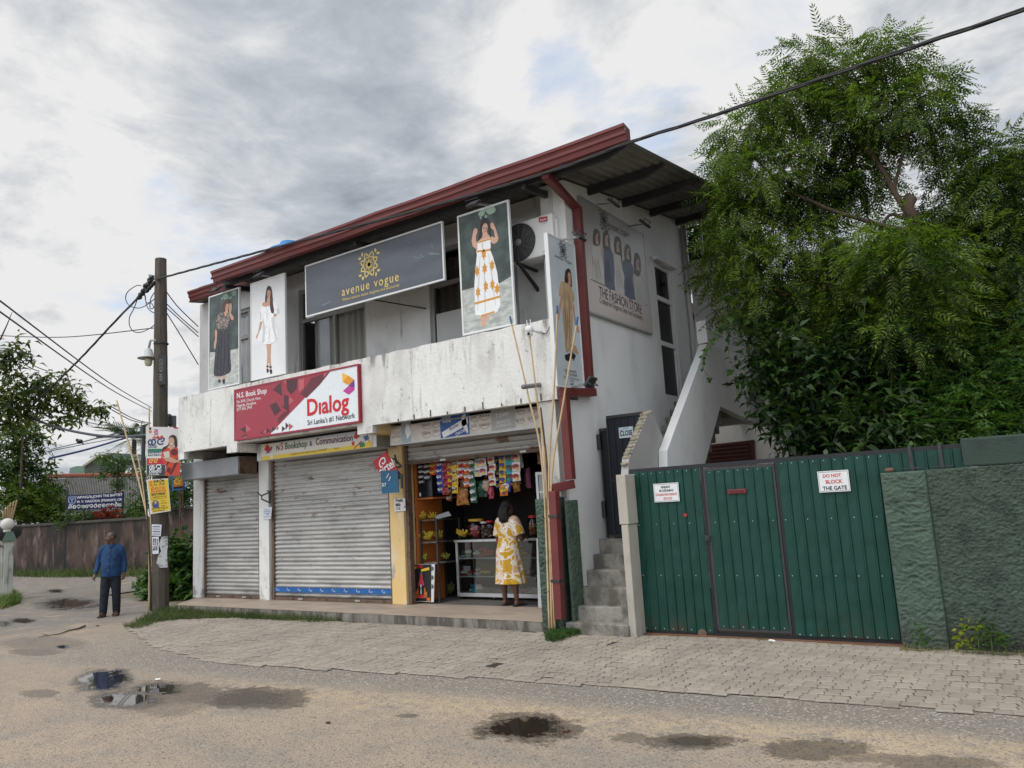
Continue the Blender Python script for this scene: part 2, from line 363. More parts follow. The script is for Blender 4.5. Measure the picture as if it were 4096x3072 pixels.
def road_mat():
    m = bpy.data.materials.new('dusty asphalt'); m.use_nodes = True; t = NT(m.node_tree); b = t.n['Principled BSDF']
    pos = t.new('ShaderNodeNewGeometry').outputs['Position']
    n1 = t.noise(pos, 0.55, 6, 0.6); n2 = t.noise(pos, 2.3, 7, 0.65); n3 = t.noise(pos, 9, 5, 0.6)
    fine = t.noise(pos, 62, 4, 0.7); n5 = t.noise(pos, 26, 4, 0.65)
    vo = t.new('ShaderNodeTexVoronoi', feature='F1'); t.put(vo.inputs['Vector'], pos); vo.inputs['Scale'].default_value = 62
    c = t.mix(t.ramp(n1, 0.35, 0.65), (0.395, 0.302, 0.216), (0.33, 0.264, 0.202))
    tr = t.noise(t.vmath('MULTIPLY', pos, (0.22, 1.5, 1.0)), 1.0, 5, 0.6)
    c = t.mix(t.math('MULTIPLY', t.ramp(tr, 0.45, 0.68), 0.42), c, (0.235, 0.205, 0.175)); c = t.mix(t.math('MULTIPLY', t.ramp(tr, 0.42, 0.26), 0.4), c, (0.46, 0.37, 0.28))
    c = t.mix(t.math('MULTIPLY', t.ramp(n2, 0.44, 0.66), 0.5), c, (0.215, 0.195, 0.172))
    px, py, pz = t.sep(pos)
    # distance from the edge of the paving (positive towards the street), for the loose gravel and the swept sand
    e = (LB-LA)/np.linalg.norm(LB-LA); nx, ny = float(e[1]), float(-e[0])
    dist = t.math('ADD', t.math('ADD', t.math('MULTIPLY', px, nx), t.math('MULTIPLY', py, ny)), float(-(LA[0]*nx+LA[1]*ny)))
    dj = t.math('ADD', dist, t.math('MULTIPLY', t.math('SUBTRACT', n2, 0.5), 0.9))
    grav = t.math('MULTIPLY', t.math('SUBTRACT', 1.0, t.ramp(dj, 0.25, 0.75)), t.ramp(px, -14, -9.5))
    c = t.mix(t.math('MULTIPLY', grav, 0.75), c, (0.19, 0.175, 0.15))
    sandb = t.math('MULTIPLY', t.ramp(dj, 0.45, 0.75), t.math('SUBTRACT', 1.0, t.ramp(dj, 0.95, 1.5)))
    sand = t.math('MULTIPLY', t.math('MULTIPLY', sandb, t.ramp(n3, 0.38, 0.6)), t.ramp(px, -9, -6))
    c = t.mix(t.math('MULTIPLY', sand, 0.6), c, (0.50, 0.385, 0.245))
    far = t.math('MULTIPLY', t.math('SUBTRACT', 1.0, t.ramp(px, -16, -12.5)), t.ramp(n2, 0.3, 0.52))
    c = t.mix(t.math('MULTIPLY', far, 0.75), c, (0.145, 0.135, 0.125))
    # aggregate: dark pits between pale stones
    pit = t.math('MULTIPLY', t.ramp(fine, 0.50, 0.64), 0.78)
    c = t.mix(pit, c, (0.12, 0.103, 0.088))
    vcol = t.sep(vo.outputs['Color'])[0]
    c = t.mix(t.math('MULTIPLY', t.ramp(vcol, 0.80, 0.95), t.math('ADD', 0.18, t.math('MULTIPLY', grav, 0.4))), c, (0.55, 0.50, 0.43))
    c = t.mix(t.math('MULTIPLY', t.ramp(t.sep(vo.outputs['Color'])[1], 0.86, 0.93), 0.5), c, (0.07, 0.062, 0.055))
    wob = t.math('ADD', t.math('MULTIPLY', t.math('SUBTRACT', n2, 0.5), 1.6), t.math('ADD', t.math('MULTIPLY', t.math('SUBTRACT', n3, 0.5), 1.0), t.math('MULTIPLY', t.math('SUBTRACT', n5, 0.5), 0.9)))
    wet = None; wat = None
    for cc, a, bb, lv in PUD:
        det = a[0]*bb[1]-a[1]*bb[0]
        i = np.array([[bb[1], -bb[0]], [-a[1], a[0]]])/det; o = i @ cc
        q0 = t.math('ADD', t.math('ADD', t.math('MULTIPLY', px, float(i[0, 0])), t.math('MULTIPLY', py, float(i[0, 1]))), float(-o[0]))
        q1 = t.math('ADD', t.math('ADD', t.math('MULTIPLY', px, float(i[1, 0])), t.math('MULTIPLY', py, float(i[1, 1]))), float(-o[1]))
        r = t.math('SQRT', t.math('ADD', t.math('MULTIPLY', q0, q0), t.math('MULTIPLY', q1, q1)))
        r = t.math('ADD', r, wob)
        w_ = t.math('MULTIPLY', t.ramp(r, 1.15, 0.80), min(1.0, lv+0.25)); a_ = t.math('MULTIPLY', t.ramp(r, 0.30+0.5*lv, 0.08+0.5*lv), 1.0 if lv > 0.8 else (0.55 if lv > 0.65 else 0.0))
        wet = w_ if wet is None else t.math('MAXIMUM', wet, w_); wat = a_ if wat is None else t.math('MAXIMUM', wat, a_)
    c = t.mix(t.math('MULTIPLY', wet, 0.80), c, t.mix(0.5, t.mix(1.0, c, (0.30, 0.28, 0.27), 'MULTIPLY'), (0.05, 0.044, 0.038)))
    c = t.mix(wat, c, (0.028, 0.021, 0.016))
    t.put(b.inputs['Base Color'], c)
    rg = t.math('SUBTRACT', 0.88, t.math('MULTIPLY', wet, 0.40)); rg = t.math('MULTIPLY', rg, t.math('SUBTRACT', 1.0, t.math('MULTIPLY', wat, 0.95)))
    t.put(b.inputs['Roughness'], rg); b.inputs['Specular IOR Level'].default_value = 0.45
    hgt = t.math('ADD', t.math('MULTIPLY', vo.outputs['Distance'], -0.7), t.math('ADD', t.math('MULTIPLY', fine, 0.7), t.math('MULTIPLY', n3, 0.9)))
    bu = t.new('ShaderNodeBump'); bu.inputs['Distance'].default_value = 0.012
    t.put(bu.inputs['Strength'], t.math('MULTIPLY', t.math('SUBTRACT', 1.0, wat), 0.7)); t.put(bu.inputs['Height'], hgt); t.l.new(bu.outputs[0], b.inputs['Normal'])
    return m
g = G().add([(-400, -300, -0.03), (400, -300, -0.03), (400, 500, -0.03), (-400, 500, -0.03)], [(0, 1, 2, 3)])
struct('ground', g, mat('bare earth', (0.16, 0.13, 0.09), 0.95, 0.25, 0.4, bump=0.3))
g = G().add([(-60, -25, 0), (40, -25, 0), (40, 9.4, 0), (-14.3, 9.4, 0), (-20, 10.5, 0), (-22, 22, 0), (-60, 22, 0)], [(0, 1, 2, 3, 4, 5, 6)])
struct('road', g, road_mat())
def pavers():
    rd = random.Random(4); g = G(); a = 0.010; w, l = 0.122, 0.205
    poly = EDGE + [(3.2, 9.1), (-0.2, 9.25), (-4.3, 9.0), (-5.2, 8.72), (-5.8, 8.78), (-9.5, 8.78), (-10.3, 8.72), (-12.1, 8.55), (-13.2, 8.0)]
    ys = [-.5, -.375, -.125, .125, .375, .5]; zs = [0, a, -a, a, -a, 0]
    out = [(w/2+z, y*l) for y, z in zip(ys, zs)] + [(w*.22, l/2+a*.55), (-w*.22, l/2-a*.55)] + [(-w/2+z, y*l) for y, z in zip(ys[::-1], zs[::-1])] + [(-w*.22, -l/2-a*.55), (w*.22, -l/2+a*.55)]
    n = len(out); ang = R(1.2); ca, sa = math.cos(ang), math.sin(ang)
    for i in range(-125, 30):
        for j in range(22, 52):
            x = i*w+((j*0.37) % 1.0)*w*.6; y = j*l + .012*math.sin(i*1.1+j)
            X, Y = x*ca-y*sa+0.1, x*sa+y*ca
            f1, f0, fb = inside((X, Y-l*.42), poly), inside((X, Y), poly), inside((X, Y+l*.42), poly)
            if not (f0 and (fb or f1)): continue
            hs, hc = (1, 0) if f1 and fb else ((.5, l*.25) if fb else (.5, -l*.25))
            if rd.random() < 0.012: k = -0.006
            else: k = 0
            dz = 0.019+k+rd.uniform(-.0025, .0025)+0.002*math.sin(X*1.3+Y*.7)+0.0015*math.sin(X*3.1-Y*2.3); tx, ty = rd.gauss(0, .010), rd.gauss(0, .008)
            rz = rd.gauss(0, .012); ox, oy = rd.gauss(0, .0012), rd.gauss(0, .0012)
            vs = []
            for s_, zz in ((0.915, -0.013), (0.905, -0.005), (0.83, 0.0)):
                for px, py in out:
                    sx = px*s_ if abs(px) > w*.3 else px; sx = px - math.copysign((1-s_)*w*.30, px) if abs(px) > w*.3 else px*.97
                    sy = py - math.copysign((1-s_)*w*.95, py) if abs(py) > l*.40 else py
                    sy = sy*hs+hc
                    rx, ry = sx*math.cos(rz)-sy*math.sin(rz), sx*math.sin(rz)+sy*math.cos(rz)
                    vs.append((X+ox+rx*ca-ry*sa, Y+oy+rx*sa+ry*ca, max(0.006, dz+zz+tx*sx+ty*sy)))
            fs = [tuple(range(2*n, 3*n))] + [(r*n+k2, r*n+(k2+1) % n, (r+1)*n+(k2+1) % n, (r+1)*n+k2) for r in (0, 1) for k2 in range(n)]
            g.add(vs, fs)
    bed = G().poly(GPL, [(x, y+.12) for x, y in EDGE]+poly[len(EDGE):], 0.0105)
    return g, bed
pg, bed = pavers()
struct('paving_bed', bed, mat('joint sand', (0.036, 0.030, 0.024), 0.95, 0.3, 9, bump=0.3))
struct('paving', pg, mat('concrete pavers', (0.295, 0.255, 0.21), 0.85, 0.16, 1.1, stains=(((0.20, 0.17, 0.13), (2.5, 2.5, 2.5), 0.5, 0.72, 0.5), ((0.36, 0.31, 0.24), (1.3, 1.3, 1), 0.52, 0.7, 0.5), ((0.10, 0.095, 0.06), (5, 5, 5), 0.62, 0.75, 0.45)), bump=0.35, bs=95, island=0.09))
# ================================================================== the two-storey shop building
ST = ((0.30, 0.29, 0.27), (2.2, 2.2, 1.4), 0.50, 0.74, 0.45)
white = mat('weathered white plaster', (0.70, 0.695, 0.67), 0.85, 0.06, 1.2, stains=(ST, ((0.13, 0.125, 0.115), (8, 8, 0.9), 0.54, 0.72, 0.55), ((0.11, 0.10, 0.085), (5, 5, 3), 0.42, 0.62, 0.7, (0.75, 0.2))), bump=0.3, bs=28)
clean = mat('white side wall plaster', (0.68, 0.682, 0.68), 0.85, 0.05, 0.8, stains=(((0.19, 0.18, 0.16), (9, 9, 1.0), 0.54, 0.70, 0.55, (1.1, 0.1)), ((0.36, 0.35, 0.33), (10, 10, 0.6), 0.60, 0.78, 0.45), ((0.45, 0.45, 0.44), (1.4, 1.4, 0.7), 0.48, 0.72, 0.5), ((0.22, 0.21, 0.20), (6, 6, 0.5), 0.62, 0.78, 0.4, (5.4, 6.5))), bump=0.25, bs=30)
mould = mat('mouldy parapet plaster', (0.68, 0.672, 0.645), 0.88, 0.08, 1.5, stains=(((0.40, 0.39, 0.37), (2.0, 2.0, 1.0), 0.42, 0.72, 0.55), ((0.10, 0.095, 0.085), (7, 7, 1.6), 0.50, 0.70, 0.80, (3.55, 4.25)), ((0.07, 0.065, 0.06), (14, 14, 10), 0.60, 0.72, 0.6), ((0.16, 0.15, 0.135), (11, 11, 0.8), 0.57, 0.72, 0.55), ((0.30, 0.235, 0.16), (5, 5, 1.1), 0.64, 0.80, 0.55), ((0.14, 0.13, 0.115), (4, 4, 3), 0.5, 0.68, 0.7, (3.3, 2.95))), bump=0.45, bs=22)
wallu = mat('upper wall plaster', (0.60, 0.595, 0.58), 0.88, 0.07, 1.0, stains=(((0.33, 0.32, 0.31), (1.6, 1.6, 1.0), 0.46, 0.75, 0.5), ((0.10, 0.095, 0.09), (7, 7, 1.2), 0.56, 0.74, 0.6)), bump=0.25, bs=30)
conc = mat('grey weathered concrete', (0.29, 0.28, 0.26), 0.9, 0.2, 3, stains=(((0.10, 0.095, 0.085), (3, 3, 2), 0.45, 0.7, 0.7),), bump=0.4, bs=30)
maroon = mat('maroon painted metal', (0.135, 0.027, 0.025), 0.46, 0.2, 2.5, stains=(((0.09, 0.03, 0.028), (3, 3, 9), 0.5, 0.75, 0.5), ((0.30, 0.16, 0.14), (20, 20, 20), 0.70, 0.76, 0.5)), bump=0.05)
asb = mat('asbestos roof sheet', (0.20, 0.195, 0.185), 0.92, 0.25, 1.6, stains=(((0.05, 0.048, 0.045), (2, 0.6, 1), 0.45, 0.7, 0.6),), bump=0.2)
steel = mat('dark steel', (0.035, 0.035, 0.038), 0.55, 0.3, 6, bump=0.1)
alu = mat('aluminium section', (0.42, 0.42, 0.41), 0.42, 0.12, 5, bump=0.05, metal=0.6)
rust = mat('rusty steel', (0.13, 0.085, 0.06), 0.8, 0.35, 7, stains=(((0.05, 0.03, 0.022), (9, 9, 9), 0.5, 0.65, 0.8),), bump=0.4, bs=60)
yel = mat('yellow painted plaster', (0.66, 0.46, 0.20), 0.85, 0.08, 2, stains=(((0.62, 0.56, 0.44), (3, 3, 1.5), 0.45, 0.65, 0.6), ((0.20, 0.15, 0.09), (7, 7, 1.0), 0.60, 0.75, 0.6), ((0.34, 0.33, 0.31), (3, 3, 2), 0.58, 0.62, 0.85, (1.95, 1.6))), bump=0.3)
orange = mat('orange wall paint', (0.42, 0.13, 0.025), 0.7, 0.1, 2, bump=0.1)
dark = mat('dark interior paint', (0.035, 0.033, 0.03), 0.9, 0.3, 2)
tile = mat('worn pinkish porch tiles', (0.36, 0.285, 0.225), 0.55, 0.12, 1.5, stains=(((0.22, 0.18, 0.15), (1.2, 3.5, 1), 0.42, 0.7, 0.6), ((0.44, 0.37, 0.30), (2.5, 7, 1), 0.52, 0.7, 0.4)), bump=0.1)
riser = mat('mossy concrete riser', (0.22, 0.20, 0.17), 0.9, 0.25, 4, stains=(((0.055, 0.05, 0.042), (8, 8, 1.5), 0.42, 0.62, 0.8), ((0.34, 0.32, 0.27), (5, 5, 2), 0.62, 0.75, 0.6)), bump=0.4)
Z1, YW, XR, XL = 3.2, 9.75, -5.3, -14.87
def zr(y): return 6.27+0.135*(y-8.55)
bld = thing('shop_building', 'two storey white plastered shop building with maroon gutter, roller shutters and side stair', 'building', (-10, YW, 0))
def holed(pl, u0, u1, v0, v1, holes, th):
    g = G(); us = sorted({u0, u1, *[h[0] for h in holes], *[h[1] for h in holes]}); vs = sorted({v0, v1, *[h[2] for h in holes], *[h[3] for h in holes]})
    us = [u for u in us if u0 <= u <= u1]; vs = [v for v in vs if v0 <= v <= v1]
    def hole(u, v): return any(h[0] < u < h[1] and h[2] < v < h[3] for h in holes)
    for i in range(len(us)-1):
        for j in range(len(vs)-1):
            a, b, c, d = us[i], us[i+1], vs[j], vs[j+1]
            if hole((a+b)/2, (c+d)/2): continue
            g.add([pl.at(a, c), pl.at(b, c), pl.at(b, d), pl.at(a, d)], [(0, 1, 2, 3)])
            g.add([pl.at(a, c, -th), pl.at(b, c, -th), pl.at(b, d, -th), pl.at(a, d, -th)], [(3, 2, 1, 0)])
            for (p, q, mu, mv) in (((a, c), (a, d), a-1e-3, (c+d)/2), ((b, c), (b, d), b+1e-3, (c+d)/2), ((a, c), (b, c), (a+b)/2, c-1e-3), ((a, d), (b, d), (a+b)/2, d+1e-3)):
                if hole(mu, mv) or mu < u0 or mu > u1 or mv < v0 or mv > v1:
                    g.add([pl.at(*p), pl.at(*q), pl.at(*q, -th), pl.at(*p, -th)], [(0, 1, 2, 3)])
    return g
FW = FP(YW)
WIN = [(-13.95, -12.5, 3.35, 6.03), (-11.62, -9.80, 3.35, 6.05), (-8.28, -6.45, 3.35, 6.05)]
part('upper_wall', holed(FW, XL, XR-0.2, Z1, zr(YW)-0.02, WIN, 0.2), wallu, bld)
SW = SP(XR); DOOR = (12.42, 13.2, 3.36, 5.82)
g = G()
us = [8.98, 9.37, 12.42, 13.2, 13.85]
for a, b in zip(us[:-1], us[1:]):                      # side wall in bays under the sloping roof; the first bay stops under the balcony
    zt0, zt1 = (Z1-0.13, Z1-0.13) if a < 9 else (zr(a)-0.03, zr(b)-0.03)
    z0 = 0
    if (a, b) == (12.42, 13.2):
        g.poly(SW, [(a, 0), (b, 0), (b, DOOR[2]), (a, DOOR[2])], 0, 0.2); z0 = DOOR[3]
    g.poly(SW, [(a, z0), (b, z0), (b, zt1), (a, zt0)], 0, 0.2)
part('side_wall', g, clean, bld)
g = G().box(-5.72, -5.503, 9.37, 9.745, Z1, zr(9.37)-0.03)
part('corner_pillar', g, wallu, bld, bev=0.01)
g = G().box(XL, XR-0.2, 14.0, 14.2, 0, 7.0).box(XL, XL+0.2, YW+0.2, 14.0, 0, 6.45)
part('rear_wall', g, white, bld)
# balcony: slab, cantilever beams, parapet
g = G().poly(GPL, [(-14.09, 8.88), (-5.302, 8.88), (-5.302, YW-0.003), (-14.82, YW-0.003)], Z1, 0.10)
part('balcony_slab', g, conc, bld)
g = G().box(-14.8, -5.5, YW+0.2, 14, Z1-0.12, Z1); part('upper_floor', g, conc, bld)
g = G()
FPp = FP(8.8)
prof = [(-14.13, 4.18), (-14.13, 2.93), (-13.93, 2.93), (-13.93, 3.07), (-12.55, 3.07), (-12.55, 2.93), (-12.24, 2.93), (-12.24, 3.09), (-9.1, 3.09), (-9.1, 2.94), (-8.76, 2.94), (-8.76, 3.06), (-5.3, 3.05), (-5.3, 4.17)]
n = 60
top = [(-5.3+(i/n)*(-14.13+5.3), 4.17+0.006*math.sin(i*1.7)+0.004*math.sin(i*5.1)) for i in range(n+1)]
g.poly(FPp, prof[1:-1]+top, 0, 0.12)
part('parapet', g, mould, bld)
for x0, x1, m in ((-13.93-.2, -13.93, conc), (-12.55, -12.24, white), (-9.1, -8.76, yel)):
    g = G().box(x0, x1, 8.925, YW, 2.95, 3.09); part('beam', g, m, bld)
g = G()
for k in range(9):
    x = -8.2+k*0.33; g.box(x, x+0.012, 8.785, 8.7995, 3.06, 3.10+0.03*(k % 3))
part('rebar_stub', g, rust, bld)
# ground floor columns and shutters
sh_mat = mat('galvanised shutter', (0.43, 0.42, 0.40), 0.50, 0.10, 1.3, stains=(((0.22, 0.215, 0.205), (1.2, 1, 5.0), 0.45, 0.70, 0.65), ((0.15, 0.075, 0.042), (2.6, 1, 5.0), 0.58, 0.68, 0.85, (1.0, 2.0)), ((0.09, 0.06, 0.045), (9, 1, 26), 0.62, 0.70, 0.7), ((0.55, 0.545, 0.53), (1.0, 1, 12), 0.52, 0.66, 0.6), ((0.10, 0.09, 0.08), (1.0, 1, 3.5), 0.40, 0.62, 0.75, (0.45, 0.18))), bump=0.08, metal=0.45)
for x0, x1, z1, m in ((-14.98, -14.65, 3.19, white), (-12.80, -12.50, 3.19, white), (-9.30, -8.98, 3.09, yel)):
    part('column', G().box(x0, x1, YW-0.06, YW+0.22, 0.15, z1-0.003), m, bld, bev=0.008)
def shutter(x0, x1, z0, z1, rail=True):
    Y = YW+0.03; n = max(1, int((z1-z0)/0.078)); st = (z1-z0)/n; g = G(); pr = []
    for i in range(n):
        for fz, dy in ((0.0, 0.0), (0.12, -0.004), (0.22, -0.020), (0.5, -0.026), (0.78, -0.020), (0.88, -0.004)):
            pr.append((Y+dy, z0+(i+fz)*st))
    pr.append((Y, z1))
    nx = 24; rd = random.Random(int(x0*100))
    dent = [[rd.gauss(0, .0022) for _ in range(nx+1)] for _ in range(n+1)]
    vs = []
    for k, (y, z) in enumerate(pr):
        for i in range(nx+1): vs.append((x0+(x1-x0)*i/nx, y+dent[min(n, k//6)][i], z))
    g.add(vs, [(k*(nx+1)+i, k*(nx+1)+i+1, (k+1)*(nx+1)+i+1, (k+1)*(nx+1)+i) for k in range(len(pr)-1) for i in range(nx)])
    s = part('shutter', g, sh_mat, bld, smooth=True)
    part('bottom_bar', G().box(x0, x1, Y-0.03, Y+0.01, z0-0.055, z0-0.002), rust, s)
    if rail:
        for a, b in ((x0-0.055, x0-0.002), (x1+0.002, x1+0.055)):
            part('guide_rail', G().box(a, b, Y-0.05, Y+0.05, 0.15, z1+(0 if z0 < 1 else 0.02)), rust, s)
    for xx in (x0+(x1-x0)*0.24, x0+(x1-x0)*0.73):
        part('pull_handle', G().box(xx-.06, xx+.06, Y-0.045, Y-0.031, z0-0.045, z0-0.012), alu, s, bev=0.004)
    return s
shutter(-14.60, -12.87, 0.21, 2.60); shutter(-12.40, -9.36, 0.21, 3.0); shutter(-8.90, -5.66, 2.50, 3.0)
# shutter coil boxes: bare steel box over the small shutter
g = G().box(-14.78, -12.88, 9.28, YW-0.065, 2.56, 2.91)
bx = part('shutter_box', g, mat('scuffed steel box', (0.30, 0.31, 0.325), 0.5, 0.1, 2, stains=(((0.62, 0.63, 0.64), (3.2, 1, 6), 0.66, 0.69, 0.9), ((0.18, 0.18, 0.185), (2, 2, 2), 0.5, 0.7, 0.4)), metal=0.3, bump=0.05), bld, bev=0.01)
part('box_end', G().box(-12.876, -12.83, 9.285, YW-0.07, 2.565, 2.905), rust, bx)
# roof
g = G(); 
def roof_sheet(x0, x1, y0, y1):
    n = int((x1-x0)/0.146)*6; th = 0.012
    def f(h):
        return lambda i, j: (x0+(x1-x0)*i, y0+(y1-y0)*j, zr(y0+(y1-y0)*j)+0.024*math.sin((x0+(x1-x0)*i)*2*math.pi/0.146)+h)
    g.grid(f(0.012+0.02), n, 4); g.grid(f(0.02), n, 4)
roof_sheet(-12.72, -3.96, 8.56, 14.6); roof_sheet(-14.80, -12.722, 9.42, 14.6)
roof = part('roof', g, asb, bld, smooth=True)
for y in (8.85, 10.13, 11.34, 12.46, 13.67):
    x0 = -12.7 if y < 9 else -14.6
    z = zr(y)-0.008
    g = G().add([(x0, y-.03, z-.13), (x0, y+.03, z-.13), (x0, y+.03, z), (x0, y-.03, z), (-4.35, y-.03, z-.13), (-4.35, y+.03, z-.13), (-4.02, y+.03, z), (-4.02, y-.03, z), (-4.02, y-.03, z-.03), (-4.02, y+.03, z-.03)],
                [(0, 3, 7, 8, 4), (1, 5, 9, 6, 2), (0, 4, 5, 1), (3, 2, 6, 7), (4, 8, 9, 5), (8, 7, 6, 9), (0, 1, 2, 3)])
    part('purlin', g, steel, roof)
for x in (-12.55, -9.0, -5.6):
    part('rafter', G().add([(x-.03, 8.75, zr(8.75)-.2), (x+.03, 8.75, zr(8.75)-.2), (x+.03, YW, zr(YW)-.25), (x-.03, YW, zr(YW)-.25), (x-.03, 8.75, zr(8.75)-.13), (x+.03, 8.75, zr(8.75)-.13), (x+.03, YW, zr(YW)-.13), (x-.03, YW, zr(YW)-.13)], [(0, 1, 2, 3), (7, 6, 5, 4), (0, 4, 5, 1), (1, 5, 6, 2), (2, 6, 7, 3), (3, 7, 4, 0)]), steel, roof)
def gutter(x0, x1, y, z):
    pr = [(y, z), (y-.012, z-.004), (y-.012, z-.045), (y+.018, z-.055), (y+.018, z-.13), (y+.04, z-.145), (y+.055, z-.21), (y+.16, z-.21), (y+.16, z-.03), (y+.15, z-.03), (y+.15, z-.20), (y+.06, z-.20), (y+.03, z-.12), (y+.005, z-.05), (y+.005, z)]
    n = len(pr); nx = 12; vs = [(x0+(x1-x0)*i/nx, a+0.006*math.sin(i*1.9), b+0.005*math.sin(i*2.3)) for i in range(nx+1) for a, b in pr]
    fs = [(i*n+k, i*n+(k+1) % n, (i+1)*n+(k+1) % n, (i+1)*n+k) for i in range(nx) for k in range(n)]
    g = G().add(vs, fs)
    for x in (x0, x1): g.add([(x, a, b) for a, b in pr[:9]], [tuple(range(9))])
    return part('gutter', g, maroon, bld)
gutter(-12.62, -3.86, 8.50, 6.40); gutter(-14.70, -12.50, 9.34, 6.60)
# downpipe on the corner
xp = XR+0.075
pth = [OY(*r6(592, 322), 8.66), OX(*r6(785, 525), xp), OX(*r6(858, 1592), xp)]
pth2 = [OX(*r6(880, 1616), xp), OX(*r6(690, 1612), xp+0.01)]
lo = [OX(*r8(66, 432), xp+0.01), OX(*r8(97, 850), xp+0.01)]
kink = [OX(*r8(108, 872), xp+0.01), OY(*r8(10, 892), 8.62)]
end = [OY(*r8(18, 905), 8.62), OZ(*r8(48, 1512), 0.10)]
end[1] = OY(*r8(48, 1512), 8.62)
for q in (pth, pth2, lo, kink, end):
    part('downpipe', G().tube(q, 0.078, 4), maroon, bld, bev=0.006)
for q in ((25, 1023), (36, 1330)):
    c = OY(*r8(*q), 8.62); part('pipe_clip', G().box(c[0]-.066, c[0]+.066, 8.553, 8.685, c[2]-.018, c[2]+.018), steel, bld)
# windows
glass = glass_mat('window glass', (0.88, 0.90, 0.90), 0.90)
curt = mat('grey net curtain', (0.50, 0.47, 0.43), 0.9, 0.08, 2, bump=0.05)
curt2 = mat('white net curtain', (0.66, 0.66, 0.65), 0.9, 0.06, 2, bump=0.05)
frm = mat('grey window section', (0.27, 0.265, 0.255), 0.5, 0.1, 4, bump=0.05)
def window(w, tr=5.43, mul=None, cs=()):
    x0, x1, z0, z1 = w; pl = FP(YW+0.06); g = G(); t = 0.07
    g.pbox(pl, x0, x0+t, z0, z1, -.06, .02); g.pbox(pl, x1-t, x1, z0, z1, -.06, .02); g.pbox(pl, x0+t, x1-t, z1-t, z1, -.06, .02); g.pbox(pl, x0+t, x1-t, z0, z0+t, -.06, .02)
    g.pbox(pl, x0+t, x1-t, tr-.035, tr+.035, -.055, .025)
    if mul: g.pbox(pl, mul-.03, mul+.03, z0+t, tr-.035, -.05, .022); g.pbox(pl, mul-.03, mul+.03, tr+.035, z1-t, -.05, .022)
    o = part('window', g, frm, bld)
    xs = [x0+t] + ([mul-.03, mul+.03] if mul else []) + [x1-t]
    for i in range(0, len(xs), 2):
        for a, b in ((z0+t, tr-.035), (tr+.035, z1-t)):
            part('pane', G().poly(pl, [(xs[i], a), (xs[i+1], a), (xs[i+1], b), (xs[i], b)], -.02), glass, o)
    for a, b, mm, zt in cs:
        k = 40; part('curtain', G().grid(lambda i, j: (a+(b-a)*i, YW+0.17+0.045*math.sin(i*(b-a)*36+0.6*math.sin(i*9)), z0+0.1+(zt-z0-0.1)*j), int(k*(b-a))+8, 1), mm, o, smooth=True)
    return o
window(WIN[0], 5.43, -13.2, ((-13.9, -12.55, curt2, 5.9),))
window(WIN[1], 5.43, -10.66, ((-11.35, -10.95, curt2, 5.9), (-10.93, -9.86, curt, 5.9)))
window(WIN[2], 5.43, -7.4, ((-8.2, -6.5, mat('brown net curtain', (0.16, 0.14, 0.12), 0.9, 0.1), 5.9),))
part('window_film', G().poly(FP(YW+.03), [(-8.16, 3.5), (-7.46, 3.5), (-7.46, 4.93), (-8.16, 4.93)]), mat('frosted film', (0.42, 0.42, 0.41), 0.6, 0.05), bld)
# side door
PD = SP(XR-0.05); wf = mat('white door section', (0.66, 0.66, 0.65), 0.5, 0.05)
a, b, c, d = DOOR; g = G(); t = 0.07
g.pbox(PD, a, a+t, c, d, -.05, .03); g.pbox(PD, b-t, b, c, d, -.05, .03); g.pbox(PD, a+t, b-t, d-t, d, -.05, .03); g.pbox(PD, a+t, b-t, c, c+t, -.05, .03)
for z in (5.18, 4.35): g.pbox(PD, a+t, b-t, z-.04, z+.04, -.045, .028)
o = part('door', g, wf, bld)
for z0, z1 in ((c+t, 4.31), (4.39, 5.14), (5.22, d-t)):
    part('pane', G().poly(PD, [(a+t, z0), (b-t, z0), (b-t, z1), (a+t, z1)], -.01), glass_mat('tinted door glass', (0.10, 0.10, 0.11), 0.90), o)
part('door_sill', G().box(XR-.01, XR+.10, DOOR[0]-.05, DOOR[1]+.08, 5.83, 5.90), clean, bld)
# stair along the side wall
g = G(); st = [(8.72, 0.16), (8.90, 0.34), (9.06, 0.56), (9.25, 0.76), (9.46, 0.95), (9.66, 1.14)]
ys = [q[0] for q in st]; zs = [q[1] for q in st]
n = 14
for i in range(n): ys.append(9.9+0.22*i if i else 9.92); zs.append(1.14+(3.32-1.14)*(i+1)/n)
ys.append(13.2)
rd = random.Random(2)
for i in range(len(zs)):
    x0 = XR+0.004; x1 = -4.46 if i < 6 else -4.44
    g.box(x0-(0.06 if i == 0 else 0), x1, ys[i], ys[i+1], 0 if i < 6 else zs[i]-0.36, zs[i])
stair_m = mat('worn concrete steps', (0.26, 0.245, 0.215), 0.9, 0.22, 3, stains=(((0.075, 0.068, 0.055), (4, 4, 3), 0.40, 0.62, 0.8), ((0.46, 0.43, 0.38), (6, 6, 5), 0.60, 0.74, 0.6), ((0.10, 0.095, 0.045), (6, 6, 4), 0.5, 0.7, 0.6, (0.35, 0.05))), bump=0.6, bs=24)
stair = part('staircase', g, stair_m, bld, bev=0.014)
g = G().box(XR, -4.46, 13.2, 13.88, 3.05, 3.33); part('landing', g, clean, stair)
SB = SP(-4.30)
A = [SB.uv(*r8(*q)) for q in ((555, 712), (742, 207), (808, 505))]
low = [SB.uv(*r8(700, 800)), SB.uv(*r8(548, 790))]
bal = [A[0], A[1], (A[1][0]+.16, A[1][1]+.02), (13.86, A[1][1]+.02), (13.86, 2.92), A[2], (low[0][0]-0.1, low[0][1]-0.35), (low[1][0], low[1][1]-.3)]
part('balustrade', G().poly(SB, bal, 0, 0.13), clean, stair, bev=0.006)
